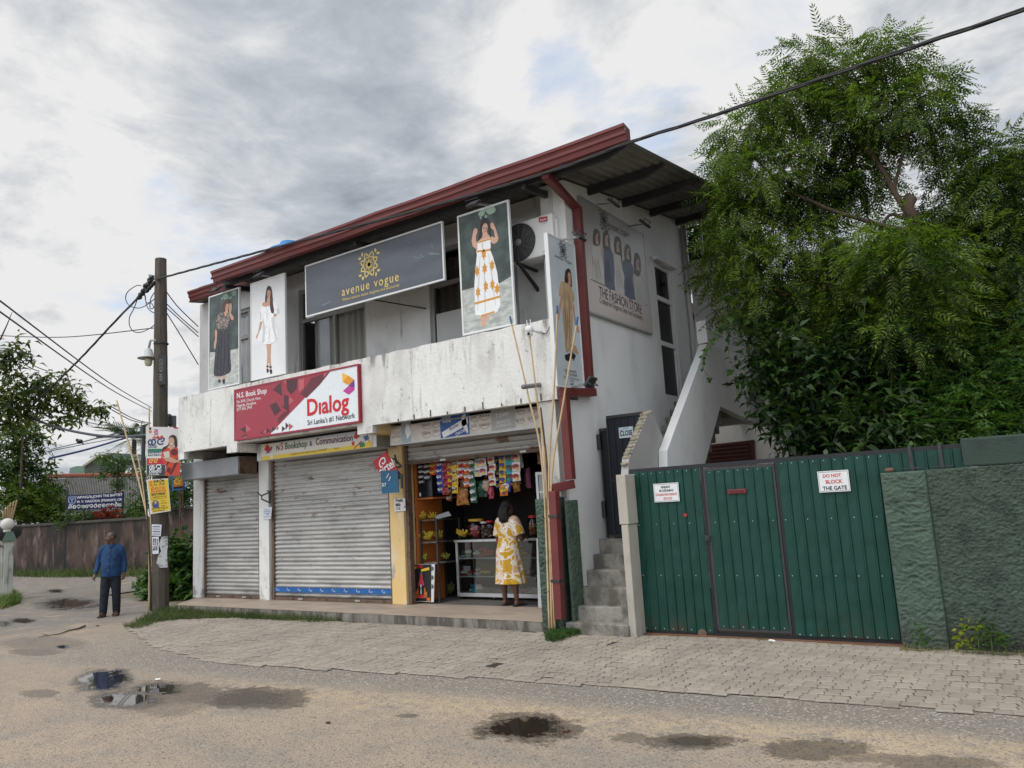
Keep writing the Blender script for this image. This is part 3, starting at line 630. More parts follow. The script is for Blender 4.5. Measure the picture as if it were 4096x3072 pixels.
part('newel_post', G().box(-4.46, -4.285, A[1][0]+.02, A[1][0]+.30, A[1][1]+.022, A[1][1]+.40), clean, stair, bev=0.008)
LBm = mat('broken edge of rubble masonry', (0.30, 0.27, 0.21), 0.95, 0.25, 6, stains=(((0.34, 0.30, 0.14), (9, 9, 9), 0.52, 0.66, 0.5), ((0.09, 0.08, 0.07), (12, 12, 12), 0.5, 0.65, 0.7)), bump=1.0, bs=26)
SL = SP(-4.44); q = P(r8, SL, '367,795 374,755 465,535 490,533 553,700 553,795')
lowp = [(q[0][0], 1.985)]+q[1:5]+[(q[4][0], 0.01), (9.03, 0.01), (9.03, 1.985)]
part('low_balustrade', G().poly(SL, lowp, 0, 0.10), mat('grey cement render', (0.36, 0.355, 0.34), 0.9, 0.12, 1.5, bump=0.3), stair)
g = G(); rd = random.Random(8)
for (a, b) in ((q[0], q[1]), (q[1], q[2]), (q[2], q[3])):
    L = math.dist(a, b); k = max(1, int(L/0.07))
    for i in range(k):
        t0 = (i+.5)/k; c = SL.at(a[0]+(b[0]-a[0])*t0, a[1]+(b[1]-a[1])*t0, -0.05)
        g.ball(c, 0.050, 7, 5, (rd.uniform(1.1, 1.35), rd.uniform(.6, 1.0), rd.uniform(.5, .9)))
part('broken_coping', g, LBm, stair)
# landing tower behind the stair
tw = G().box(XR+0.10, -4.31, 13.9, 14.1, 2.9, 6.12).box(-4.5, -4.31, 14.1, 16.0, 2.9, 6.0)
part('landing_tower', tw, mat('grey tower plaster', (0.56, 0.565, 0.57), 0.88, 0.06, 1.0, stains=(((0.30, 0.30, 0.29), (2, 2, .6), 0.5, 0.75, 0.5),), bump=0.25), bld)  # grey-white plaster with random darker streaks
part('corner_pipe', G().tube([(XR+.05, 13.84, 3.2), (XR+.05, 13.84, 6.8)], 0.045, 8), mat('pvc pipe', (0.55, 0.55, 0.55), 0.5), bld, smooth=True)
# porch slab
g = G().poly(GPL, [(-14.13, 8.8), (-5.62, 8.8), (-5.62, 9.9), (-15.05, 9.9)], 0.15, 0.012)
part('porch_floor', g, tile, bld)
g = G().poly(GPL, [(-14.13, 8.806), (-5.66, 8.806), (-5.66, 9.9), (-15.05, 9.9)], 0.137, 0.16)
part('porch_riser', g, riser, bld)
# ================================================================== signs and fittings on the building
def rect(pl, zf, s):
    q = P(zf, pl, s); u = sorted(k[0] for k in q); v = sorted(k[1] for k in q)
    return (u[0]+u[1])/2, (u[2]+u[3])/2, (v[0]+v[1])/2, (v[2]+v[3])/2
def ell(zf, pl, cx, cy, rx, ry, n=16, rot=0):
    c, s_ = math.cos(R(rot)), math.sin(R(rot))
    return [pl.uv(*zf(cx+rx*math.cos(2*math.pi*i/n)*c-ry*math.sin(2*math.pi*i/n)*s_, cy+rx*math.cos(2*math.pi*i/n)*s_+ry*math.sin(2*math.pi*i/n)*c)) for i in range(n)]
def board(name, label, cat, pl, r, face, frame=None, fw=0.02, th=0.03, group=None):
    a, b, c, d = r; o = thing(name, label, cat, pl.at((a+b)/2, c), group)
    part('panel', G().pbox(pl, a, b, c, d, -th, 0), face, o)
    if frame:
        g = G(); h = 0.008
        g.pbox(pl, a-fw*.3, a+fw, c-fw*.3, d+fw*.3, -th-.002, h); g.pbox(pl, b-fw, b+fw*.3, c-fw*.3, d+fw*.3, -th-.002, h)
        g.pbox(pl, a+fw, b-fw, c-fw*.3, c+fw, -th-.002, h); g.pbox(pl, a+fw, b-fw, d-fw, d+fw*.3, -th-.002, h)
        part('frame', g, frame, o)
    return o
def pr(o, name, pl, m, zf, polys, h, smooth=0):
    g = G()
    for s in polys:
        q = P(zf, pl, s) if isinstance(s, str) else s
        if smooth: q = [tuple(k) for k in catmull(q, smooth)]
        g.poly(pl, q, h)
    return part(name, g, m, o)
wframe = flat('white sign frame', (0.66, 0.67, 0.67)); skin = flat('printed skin tone', (0.50, 0.29, 0.20)); hairm = flat('printed dark hair', (0.030, 0.017, 0.012))
black = flat('black print', (0.012, 0.012, 0.014)); whitep = flat('white print', (0.74, 0.74, 0.73))
def two(name, a, b, sc, lo, hi, rough=0.4, dirz=None):    # soft two-tone printed backdrop
    m = bpy.data.materials.new(name); m.use_nodes = True; t = NT(m.node_tree); q = t.n['Principled BSDF']
    pos = t.new('ShaderNodeNewGeometry').outputs['Position']
    f = t.noise(t.vmath('MULTIPLY', pos, sc), 1.0, 5, 0.6)
    if dirz: f = t.math('ADD', t.math('MULTIPLY', t.math('SUBTRACT', f, 0.5), dirz[2]), t.ramp(t.sep(pos)[2], dirz[0], dirz[1], 0, 1, False))
    t.put(q.inputs['Base Color'], t.mix(t.ramp(f, lo, hi), a, b)); q.inputs['Roughness'].default_value = rough; return m
FB = FP(8.85); FBH = 0.006
garden = two('printed dark garden backdrop', (0.018, 0.030, 0.026), (0.055, 0.085, 0.072), (5, 5, 5), 0.35, 0.7)
sand = two('printed pale ground', (0.30, 0.32, 0.30), (0.50, 0.52, 0.49), (6, 6, 14), 0.35, 0.65)
def lash(o, pts, m=None):                               # hanging rods or brackets of a board
    for a, b in pts: part('hanger', G().tube([a, b], 0.012, 6), steel, o)
def lotus(g, pl, c, ru, rv, w, h):
    def pt(a, r): return (c[0]+ru*r*math.sin(a), c[1]+rv*r*math.cos(a))
    for k in range(8):
        a = k*math.pi/4+math.pi/8; L = 1.0 if k % 4 in (0, 3) else 0.92
        side = lambda s_: [pt(a+s_*0.36*math.sin(math.pi*min(1, t*1.08)), L*t) for t in [i/9 for i in range(10)]]
        g.rib(pl, side(1), w, h); g.rib(pl, side(-1), w, h)
        g.rib(pl, [pt(a+s_*0.2, 0.55*L) for s_ in (-1, 0, 1)], w*.8, h)
    for k in range(4):
        a = k*math.pi/2+math.pi/4
        for da in (-0.16, 0.16):
            q = [pt(a+da*0.7, 0.92), pt(a+da-0.10, 1.08), pt(a+da*1.5, 1.20), pt(a+da+0.10, 1.10)]
            g.poly(pl, [tuple(k2) for k2 in catmull(q, 3)], h)
    return g
def facefeat(o, pl, zf, cx, cy, rx, ry, h, slope=0.0):       # eyes, brows, mouth and hair-side shade of a printed face
    pr(o, 'printed_eyes', pl, hairm, zf, [ell(zf, pl, cx+k*rx*.45, cy-ry*.08+slope*k*rx*.45, rx*.26, ry*.07, 8) for k in (-1, 1)]+[ell(zf, pl, cx+k*rx*.45, cy-ry*.26+slope*k*rx*.45, rx*.30, ry*.04, 8) for k in (-1, 1)], h)
    pr(o, 'printed_mouth', pl, flat('printed lips', (.30, .05, .05)), zf, [ell(zf, pl, cx, cy+ry*.50, rx*.34, ry*.09, 8)], h); pr(o, 'printed_nose', pl, flat('printed face shade', (.30, .15, .10)), zf, [ell(zf, pl, cx+rx*.1, cy+ry*.2, rx*.12, ry*.16, 8), ell(zf, pl, cx+rx*.78, cy+ry*.1, rx*.16, ry*.6, 8)], h)
def folds(o, pl, zf, m, lines, w, h):
    g = G()
    for s in lines:
        q = P(zf, pl, s); q = catmull(q, 4, False); n = len(q); L = [np.array(k) for k in q]
        for i in range(n-1):
            a, b = L[i], L[i+1]; d = (b-a)/(np.linalg.norm(b-a)+1e-9); m_ = np.array([-d[1], d[0]]); w0, w1 = w*math.sin(math.pi*(i+.05)/n), w*math.sin(math.pi*(i+1)/n)
            g.add([pl.at(*(a+m_*w0/2), h), pl.at(*(a-m_*w0/2), h), pl.at(*(b-m_*w1/2), h), pl.at(*(b+m_*w1/2), h)], [(0, 1, 2, 3)])
    part('printed_folds', g, m, o)
# tall poster of a woman in a dark long dress
o = board('fashion_poster', 'tall poster of a woman in a dark patterned long dress, first from the pole', 'poster', FB, rect(FB, r3, '292,385 542,310 525,1108 272,1165'), garden, wframe, 0.018)
pr(o, 'printed_ground', FB, sand, r3, ['290,850 420,842 538,812 528,1103 279,1160'], 0.002)
pr(o, 'printed_leaves', FB, flat('printed leaf highlights', (0.16, 0.27, 0.20)), r3, ['400,380 430,360 445,400 410,415', '470,350 500,335 510,370 480,380', '445,395 470,385 465,410', '380,400 395,392 398,412'], 0.002, 3)
pr(o, 'printed_arm', FB, skin, r3, ['340,650 352,680 348,740 340,800 335,825 325,815 325,780 335,730 333,680', '465,520 490,560 486,580 470,580 455,545 448,470 455,440 470,443 475,470 471,500', '405,515 440,510 420,560', '360,1048 378,1046 378,1090 362,1095', '395,1043 415,1040 414,1085 398,1095'], 0.0045)
pr(o, 'printed_dress', FB, two('printed dark spotted fabric', (0.018, 0.017, 0.026), (0.16, 0.15, 0.17), (34, 34, 20), 0.60, 0.68), r3, ['360,650 400,648 452,632 455,700 462,900 465,1000 430,1030 380,1050 335,1045 322,1020 330,900 345,760'], 0.003, 3)
pr(o, 'printed_blouse', FB, two('printed woven blouse', (0.03, 0.03, 0.05), (0.30, 0.22, 0.17), (30, 30, 40), 0.45, 0.55), r3, ['365,530 390,518 410,540 418,580 440,512 462,520 466,560 448,598 440,640 400,655 355,650 340,610 348,570'], 0.004, 2)
pr(o, 'printed_hair', FB, flat('printed brown hair', (0.07, 0.032, 0.018)), r3, ['400,440 418,412 445,410 456,438 440,455 425,470 418,500 405,515 393,500 391,465'], 0.005, 3)
pr(o, 'printed_face', FB, skin, r3, [ell(r3, FB, 435, 475, 15, 30, 14, 10)], 0.0055)
pr(o, 'printed_shoes', FB, black, r3, ['358,1078 380,1075 378,1098 362,1100', '393,1075 416,1070 414,1105 400,1110'], 0.006)
pr(o, 'printed_neck', FB, skin, r3, ['424,495 442,500 440,522 414,518'], .0054); facefeat(o, FB, r3, 435, 478, 14, 28, .0065)
folds(o, FB, r3, flat('printed dark fold', (.008, .008, .012)), ['380,660 360,850 350,1030', '410,655 415,850 400,1030', '435,650 445,850 440,1020', '395,655 385,800 375,1040'], .035, .0036)
# white poster
pale = two('printed studio backdrop', (0.60, 0.60, 0.60), (0.72, 0.72, 0.72), (1.2, 1.2, 1.2), 0.3, 0.7)
o = board('fashion_poster', 'tall white poster of a woman in a short white off-shoulder dress', 'poster', FB, rect(FB, r3, '638,277 918,190 912,1027 622,1085'), pale, wframe, 0.016)
pr(o, 'printed_body', FB, skin, r3, ['722,462 728,438 752,428 772,412 795,425 822,438 800,458 768,470 745,472', '705,600 728,588 715,640 695,690 688,730 675,735 673,715 688,690 698,640', '785,545 800,520 825,528 850,530 835,552 805,557', '758,780 798,774 796,830 793,880 797,940 800,1000 788,1010 780,935 772,935 772,1000 760,1000 765,900 766,850'], 0.003)
pr(o, 'printed_dress', FB, two('printed white lace', (0.70, 0.70, 0.71), (0.84, 0.84, 0.85), (25, 25, 25), 0.4, 0.6), r3, ['720,460 745,472 768,470 800,457 824,425 848,445 868,515 852,532 822,525 818,560 840,640 860,715 850,740 825,765 790,778 750,782 715,765 685,740 688,715 720,650 728,590 705,600 697,590 705,520'], 0.004)
pr(o, 'printed_dress_shade', FB, flat('printed lace shadow', (0.55, 0.55, 0.57)), r3, ['728,590 735,560 752,660 740,770 720,765 730,680', '800,560 818,560 836,660 850,735 838,745 815,650', '850,470 868,515 852,530 846,500', '705,520 716,500 720,570 705,598'], 0.0045)
pr(o, 'printed_hair', FB, hairm, r3, ['780,296 798,308 806,345 812,400 815,450 824,500 818,525 800,520 790,470 790,425 787,396 777,394 768,397 763,420 758,434 750,432 749,400 757,345 765,310'], 0.005, 2)
pr(o, 'printed_face', FB, skin, r3, [ell(r3, FB, 781, 362, 15, 31)], 0.0055)
pr(o, 'printed_shoes', FB, black, r3, ['758,962 778,958 778,970 762,974', '760,990 776,986 780,1012 764,1018', '783,968 803,962 804,974 786,980', '784,995 804,990 808,1020 794,1030'], 0.006)
facefeat(o, FB, r3, 781, 366, 14, 29, .0065)
pr(o, 'printed_neck', FB, skin, r3, ['771,385 790,385 791,422 769,420'], .0054)
folds(o, FB, r3, flat('printed lace shadow', (0.55, 0.55, 0.57)), ['760,600 745,690 730,765', '780,600 785,700 780,775', '800,600 825,690 835,750', '770,480 765,540 765,590'], .022, .0046)
folds(o, FB, r3, flat('printed hair shine', (.10, .05, .03)), ['768,330 762,380 757,425', '797,340 802,420 812,500'], .018, .0056)
# wide dark sign
navy = two('dark slate sign face', (0.055, 0.062, 0.078), (0.085, 0.095, 0.112), (0.8, 0.8, 2.5), 0.35, 0.7, 0.3)
gold = mat('gold lettering', (0.66, 0.50, 0.16), 0.4, 0.15, 3, bump=0)
ra = rect(FB, r5, '168,597 1503,165 1540,730 190,1090')
o = board('shop_sign', 'wide dark slate sign with gold flower emblem between the two upper windows', 'sign', FB, ra, navy, wframe, 0.02)
lc = FB.uv(*r5(798, 580)); lt = FB.uv(*r5(812, 430)); ll = FB.uv(*r5(692, 607))
part('emblem', lotus(G(), FB, lc, 0.245, abs(lt[1]-lc[1])*0.93, 0.022, 0.004), gold, o)
g = G(); text(g, FB, 'avenue vogue', FB.uv(*r5(533, 890)), FB.uv(*r5(1088, 738)), 0.004, 0.004, 1.12, 1.22); part('lettering', g, gold, o)
g = G(); text(g, FB, 'Where fashion meets elegance and exclusivity', FB.uv(*r5(538, 940)), FB.uv(*r5(1095, 792)), 0.004, 0.004, 1.1, 1.08); part('tagline', g, gold, o)
g = G()
for s in ('1215,475 1230,500 1290,510 1360,490 1300,525 1240,520', '1290,478 1330,500 1300,505', '1390,460 1480,470 1490,485 1400,490 1370,480', '1400,375 1415,400 1425,440 1408,410', '1185,350 1188,370 1170,410 1178,380', '330,975 420,935 425,945 350,990', '1210,545 1300,530 1280,540'):
    g.poly(FB, P(r5, FB, s), 0.003)
part('scuff', g, flat('scuffed print', (0.13, 0.17, 0.19)), o)
lash(o, [(FB.at(u, ra[3], -.02), FB.at(u, 6.28, -.02)) for u in (ra[0]+.06, ra[1]-.08, (ra[0]+ra[1])/2-.25)] + [((-8.95, 8.86, 5.2), (-8.35, 9.74, 5.06))])
# tall poster right
o = board('fashion_poster', 'tall poster of a woman in a white dress with orange motifs beside the air conditioner', 'poster', FB, rect(FB, r6, '78,572 380,472 412,1208 105,1280'), garden, wframe, 0.022)
pr(o, 'printed_ground', FB, sand, r6, ['101,1012 180,990 330,965 403,920 410,1200 108,1272'], 0.002)
pr(o, 'printed_leaves', FB, flat('printed blossom', (0.33, 0.45, 0.36)), r6, ['195,560 215,535 240,530 225,570', '235,520 270,500 290,510 300,540 260,560', '240,560 250,575 235,590', '205,575 215,565 215,590'], 0.002, 3)
pr(o, 'printed_body', FB, flat('printed light skin', (0.58, 0.34, 0.25)), r6, ['195,722 205,712 225,690 262,680 270,702', '190,770 165,748 158,715 168,660 176,640 192,645 193,665 184,690 186,722 197,725 193,757', '270,700 275,690 297,697 290,655 272,640 268,615 284,606 300,640 318,700 312,722 290,736 271,724', '212,1160 240,1158 245,1195 240,1222 218,1225 214,1195', '245,1156 262,1153 262,1188 248,1202'], 0.003)
pr(o, 'printed_dress', FB, flat('printed white dress', (0.76, 0.76, 0.76)), r6, ['195,720 270,698 272,755 268,768 285,810 310,900 320,980 326,1050 330,1095 312,1135 296,1145 240,1160 180,1156 178,1080 175,980 182,880 190,800 185,778 193,765'], 0.004)
orm = flat('printed orange motif', (0.56, 0.26, 0.03))
pr(o, 'printed_motifs', FB, orm, r6, ['195,722 270,700 271,709 196,731', '187,774 268,764 270,775 188,786', '178,1082 325,1040 326,1053 179,1095', '214,1157 294,1131 296,1142 215,1166'] +
   [f'{x},{y-34} {x+9},{y-12} {x+15},{y-16} {x+10},{y+2} {x+15},{y+18} {x+6},{y+16} {x},{y+38} {x-7},{y+16} {x-14},{y+20} {x-10},{y+2} {x-15},{y-14} {x-8},{y-12}' for x, y in ((191, 895), (236, 880), (280, 860), (197, 1020), (243, 985), (282, 975), (310, 1000), (231, 795))], 0.005)
pr(o, 'printed_hair', FB, hairm, r6, ['203,690 208,640 215,600 235,578 258,590 268,625 272,690 264,682 258,640 248,612 225,612 216,650 214,690 200,714'], 0.006, 2)
pr(o, 'printed_face', FB, flat('printed light skin', (0.58, 0.34, 0.25)), r6, [ell(r6, FB, 238, 645, 17, 33, 14, 8)], 0.0065)
pr(o, 'printed_neck', FB, flat('printed light skin', (0.58, 0.34, 0.25)), r6, ['227,668 252,666 258,690 222,694'], .0064); facefeat(o, FB, r6, 239, 648, 15, 30, .0075)
folds(o, FB, r6, flat('printed lace shadow', (0.55, 0.55, 0.57)), ['210,790 200,950 195,1130', '235,785 235,950 240,1140', '255,780 280,930 300,1100', '225,715 222,745 225,765'], .028, .0046)
# slate of the narrow sign and the large store sign on the side wall
NP = SP(XR+0.10); r = rect(NP, r6, '605,668 763,745 830,1600 665,1582')
nb = two('pale blue grey sign face', (0.44, 0.49, 0.53), (0.58, 0.62, 0.65), (1, 1, 1.5), 0.3, 0.7, 0.3)
o = board('banner_sign', 'narrow pale upright sign with a woman in a tan dress and a black arrow', 'sign', NP, r, nb, wframe, 0.016, 0.05)
greyp = flat('grey print', (0.10, 0.10, 0.11))
c = NP.uv(*r6(698, 775)); part('emblem', lotus(G(), NP, c, 0.105, 0.115, 0.011, 0.004), greyp, o)
g = G(); text(g, NP, 'avenue vogue', NP.uv(*r6(651, 812)), NP.uv(*r6(749, 858)), 0.004, 0, 1.1, 1.2)
text(g, NP, 'vogue.avenue.lk', NP.uv(*r6(705, 1487)), NP.uv(*r6(778, 1500)), 0.004, 0, 1.1); text(g, NP, '077 29 30 566', NP.uv(*r6(716, 1512)), NP.uv(*r6(781, 1522)), 0.004, 0.005, 1.1)
text(g, NP, 'No.30/1, Church Road, Nagoda,', NP.uv(*r6(702, 1528)), NP.uv(*r6(797, 1545)), 0.004, 0, 1.3); text(g, NP, 'Kandana', NP.uv(*r6(738, 1550)), NP.uv(*r6(765, 1554)), 0.004, 0, 1.2)
for x in (744, 751, 758): g.poly(NP, ell(r6, NP, x, 1565, 3, 6, 10), 0.004)
part('lettering', g, greyp, o)
pr(o, 'printed_body', NP, skin, r6, ['685,1045 697,1050 690,1110 672,1190 664,1178 675,1110', '752,1105 765,1090 770,1160 790,1230 797,1258 785,1262 768,1200', '742,1325 775,1340 792,1385 778,1388 750,1360', '722,955 745,985 730,995'], 0.003)
pr(o, 'printed_dress', NP, two('printed tan satin', (0.40, 0.27, 0.15), (0.52, 0.38, 0.23), (9, 9, 5), 0.35, 0.65), r6, ['685,962 692,957 720,965 745,990 766,1050 760,1080 752,1110 756,1200 750,1300 742,1360 716,1375 710,1300 700,1200 695,1130 697,1060 673,1035'], 0.004, 2)
pr(o, 'printed_hair', NP, hairm, r6, ['712,895 728,880 742,892 750,940 750,992 738,978 722,966 708,962 709,925'], 0.005, 2)
pr(o, 'printed_face', NP, skin, r6, [ell(r6, NP, 736, 932, 10, 30, 12, -8)], 0.0055)
pr(o, 'printed_neck', NP, skin, r6, ['728,952 744,955 745,980 729,972'], .0054); facefeat(o, NP, r6, 736, 936, 9, 27, .0062)
folds(o, NP, r6, flat('printed satin shade', (.27, .17, .09)), ['705,1000 712,1150 718,1340', '735,1010 735,1150 738,1330', '720,1100 725,1200 722,1300'], .03, .0046)
pr(o, 'arrow', NP, black, r6, ['708,1392 743,1382 742,1362 774,1396 760,1430 757,1412 726,1430 712,1418'], 0.006)
FS = SP(XR+0.05); r = rect(FS, r6, '795,437 1180,685 1228,1275 848,1130')
fb = two('warm grey store sign face', (0.50, 0.44, 0.41), (0.33, 0.32, 0.315), (0.9, 0.9, 0.9), 0.2, 0.8, 0.28, (4.5, 6.2, 0.6))
o = board('store_sign', 'large warm grey store sign with five printed women on the side wall', 'sign', FS, r, fb, alu, 0.02, 0.04)
c = FS.uv(*r6(941, 592)); part('emblem', lotus(G(), FS, c, 0.16, 0.19, 0.017, 0.004), greyp, o)
g = G(); text(g, FS, 'avenue vogue', FS.uv(*r6(966, 628)), FS.uv(*r6(1090, 692)), 0.004, 0.004, 1.1, 1.2); text(g, FS, 'Where fashion meets elegance', FS.uv(*r6(968, 640)), FS.uv(*r6(1075, 696)), 0.004, 0, 1)
text(g, FS, 'THE FASHION STORE', FS.uv(*r6(915, 1044)), FS.uv(*r6(1167, 1152)), 0.004, 0.002, 1.45, 0.95)
text(g, FS, 'Crafted for Elegance, Style and Exclusivity', FS.uv(*r6(917, 1082)), FS.uv(*r6(1170, 1186)), 0.004, 0.002, 1.45)
g.rib(FS, [FS.uv(*r6(862, 943)), FS.uv(*r6(1197, 1098))], 0.012, 0.003)
part('lettering', g, flat('dark brown print', (0.10, 0.08, 0.075)), o)
wd, nd_ = flat('printed cream dress', (0.50, 0.485, 0.475)), flat('printed navy dress', (0.10, 0.115, 0.165)); hs_, ks_ = flat('reflection paled hair', (.11, .09, .085)), flat('reflection paled skin', (.42, .32, .28))  # dress, hair and skin tones paled to mimic reflection washing the glossy sign
for k, (m, dress, hair, face, arms) in enumerate((
    (wd, '875,738 912,738 926,800 946,965 874,938 884,850 868,790', '882,655 900,648 918,680 915,742 878,738', (898, 692), ('868,760 878,750 884,850 874,860',)),
    (nd_, '940,757 982,762 1000,850 1006,1003 948,982 944,880', '938,668 955,658 972,690 977,765 936,757', (956, 702), ('925,765 940,757 944,870 930,850', '982,762 1000,800 1008,860 996,850')),
    (wd, '1003,792 1046,794 1060,880 1064,1035 1008,1012 1004,900', '1005,700 1020,692 1042,720 1050,885 1038,805 1006,790', (1022, 738), ('1046,800 1062,880 1058,930 1050,880',)),
    (nd_, '1052,832 1106,852 1117,905 1110,950 1127,1064 1064,1037 1062,930 1050,885', '1066,752 1080,736 1097,762 1102,845 1066,835', (1081, 780), ('1108,930 1118,950 1110,1000 1104,960',)),
    (wd, '1122,915 1152,918 1168,960 1184,990 1186,1100 1130,1074 1120,980', '1123,800 1140,790 1157,830 1155,922 1122,912', (1140, 845), ('1130,980 1166,930 1170,945 1136,1000',)))):
    pr(o, 'printed_arm', FS, ks_, r6, list(arms), 0.002)
    pr(o, 'printed_dress', FS, m, r6, [dress], 0.003+k*0.0006, 2); pr(o, 'printed_hair', FS, hs_, r6, [hair], 0.0066, 2)
    pr(o, 'printed_face', FS, ks_, r6, [ell(r6, FS, face[0], face[1], 9, 20, 12, 10)], 0.0072); pr(o, 'printed_neck', FS, ks_, r6, [f'{face[0]-6},{face[1]+14} {face[0]+7},{face[1]+18} {face[0]+11},{face[1]+48} {face[0]-8},{face[1]+42}'], .0069); facefeat(o, FS, r6, face[0], face[1]+2, 8, 18, .0082, .5)
    folds(o, FS, r6, flat('printed dress shade %d' % (m is wd), (.38, .36, .345) if m is wd else (.07, .08, .12)), [f'{face[0]-8+k*8},{face[1]+120} {face[0]-6+k*12},{face[1]+200} {face[0]+k*15},{face[1]+258}' for k in (0, 1, 2)], .035, .0062)
# red and white network sign on the parapet
DP = FP(8.74); r = rect(DP, r3, '492,1160 1520,950 1532,1425 497,1583')
red = mat('red vinyl print', (0.30, 0.022, 0.042), 0.32, 0.12, 1.6, bump=0.06, bs=5); fred = mat('faded red frame', (0.27, 0.018, 0.036), 0.4, 0.15, 6, stains=(((0.62, 0.55, 0.55), (14, 14, 14), 0.66, 0.72, 0.8),), bump=0.05)
o = board('network_sign', 'red and white shop sign with coloured gem emblem on the balcony parapet', 'sign', DP, r, flat('white vinyl print', (0.66, 0.69, 0.71), 0.3), fred, 0.022, 0.06)
pr(o, 'red_field', DP, red, r3, ['500,1166 1290,1006 785,1532 503,1577'], 0.002)
dk, lt_, mr = flat('dark maroon print', (0.055, 0.012, 0.018), 0.32), flat('light red print', (0.42, 0.085, 0.10), 0.32), flat('deep maroon print', (0.11, 0.013, 0.022), 0.32)
pr(o, 'dark_facets', DP, dk, r3, ['812,1160 880,1095 888,1210', '928,1085 1018,1062 1010,1150 965,1198 930,1160', '905,1200 945,1215 945,1290 905,1290', '785,1290 840,1262 880,1330 830,1375', '882,1292 945,1292 945,1345', '540,1490 588,1460 588,1520', '545,1550 590,1527 612,1550', '760,1478 800,1500 760,1520', '918,1430 945,1455 918,1490', '888,1460 915,1480 888,1508', '805,1465 840,1482 805,1510'], 0.004)
pr(o, 'maroon_facets', DP, mr, r3, ['1075,1152 1130,1062 1285,1012 1200,1118 1090,1228 1040,1195', '900,1345 960,1330 905,1395 860,1440 850,1400', '700,1520 740,1488 740,1525'], 0.003)
pr(o, 'light_facets', DP, lt_, r3, ['1025,1078 1075,1062 1072,1148 1030,1180', '946,1217 990,1247 946,1287', '590,1440 635,1490 590,1515', '730,1512 759,1482 759,1520', '890,1085 925,1078 925,1110', '1235,1022 1270,1015 1235,1060', '842,1462 862,1475 845,1495', '946,1437 982,1460 946,1495', '560,1560 600,1540 600,1556'], 0.005)
for nm, colr, s in (('gem_yellow', (0.75, 0.43, 0.04), '1385,1015 1437,1042 1392,1095'), ('gem_orange', (0.66, 0.26, 0.02), '1437,1042 1488,1075 1445,1122 1392,1095'), ('gem_purple', (0.10, 0.035, 0.20), '1445,1122 1488,1076 1491,1130 1470,1142'), ('gem_magenta', (0.45, 0.04, 0.24), '1445,1122 1470,1142 1491,1132 1488,1162 1442,1200 1394,1170')):
    pr(o, nm, DP, flat('print '+nm, colr), r3, [s], 0.004)
g = G(); L = lambda x, y: DP.uv(*r3(x, y))
text(g, DP, 'N.S. Book Shop', L(515, 1230), L(762, 1186), 0.005, 0.012); text(g, DP, 'No.30/B, Church View,', L(515, 1272), L(715, 1237), 0.005, 0.002); text(g, DP, 'Nagoda, Kandana.', L(515, 1305), L(678, 1277), 0.005, 0.002); text(g, DP, '077 436 2943', L(515, 1338), L(640, 1314), 0.005, 0.002)
part('address_lettering', g, whitep, o)
g = G(); text(g, DP, 'D\u0131alog', L(1098, 1374), L(1445, 1320), 0.005, 0.022, 1.0); part('name_lettering', g, flat('bright red print', (0.50, 0.012, 0.018)), o)
g = G(); text(g, DP, "Sri Lanka's #1 Network", L(1100, 1454), L(1494, 1392), 0.005, 0.008, 1.05); part('slogan_lettering', g, black, o)
# bookshop fascia
NB = FP(9.2); r = rect(NB, r4, '632,165 1555,75 1555,165 635,283')
cream = flat('cream vinyl print', (0.62, 0.59, 0.52)); 
o = board('bookshop_sign', 'long cream and yellow bookshop sign above the large shutter', 'sign', NB, (r[0], r[1], r[2], 3.06), alu, None, 0.02, YW-0.07-9.2)
pr(o, 'print', NB, cream, r4, ['665,150 1525,66 1522,170 667,275'], 0.003); pr(o, 'yellow_band', NB, flat('yellow vinyl print', (0.66, 0.47, 0.04)), r4, ['667,245 900,215 1200,180 1340,162 1524,130 1522,170 667,275'], 0.005)
L = lambda x, y: NB.uv(*r4(x, y))
for s, a, b, m in (('N', (785, 198), (808, 195), black), ('S', (818, 194), (838, 191), flat('red print', (0.5, 0.02, 0.02))), ('Bookshop', (852, 188), (1022, 166), flat('green print', (0.02, 0.10, 0.05))), ('&', (1040, 162), (1062, 159), flat('blue print', (0.03, 0.09, 0.30))), ('Communication', (1088, 154), (1374, 120), flat('purple print', (0.08, 0.015, 0.08)))):
    g = G(); text(g, NB, s, L(*a), L(*b), 0.007, 0.018, 1.12); part('lettering', g, m, o)
g = G(); text(g, NB, 'No.30/B, Church View, Nagoda, Kandana. Tel: 0774362943', L(897, 234), L(1175, 194), 0.007, 0.002, 1.2); text(g, NB, 'Reg. No.', L(1233, 188), L(1275, 183), 0.007, 0, 1.2); part('small_lettering', g, flat('brown print', (0.16, 0.09, 0.02)), o)
for cc, ss in (((0.45, 0.03, 0.03), ['690,190 715,150 750,190 720,215', '1378,95 1405,40 1428,90 1400,110', '1365,130 1385,125 1388,155 1368,160', '1378,182 1440,120 1446,126 1386,186']), ((0.03, 0.16, 0.08), ['1422,140 1462,130 1470,165 1430,175', '740,165 755,170 745,200']), ((0.05, 0.12, 0.30), ['1455,90 1490,75 1500,110 1470,125', '700,215 735,205 738,213 702,222']), ((0.65, 0.62, 0.6), ['1420,90 1450,80 1455,115 1425,125', '735,225 755,215 760,255 738,260']), ((0.7, 0.35, 0.03), ['690,165 712,142 720,150 698,175', '1490,120 1515,118 1500,150'])):
    pr(o, 'stationery_print', NB, flat('print %s' % (cc,), cc), r4, ss, 0.006)
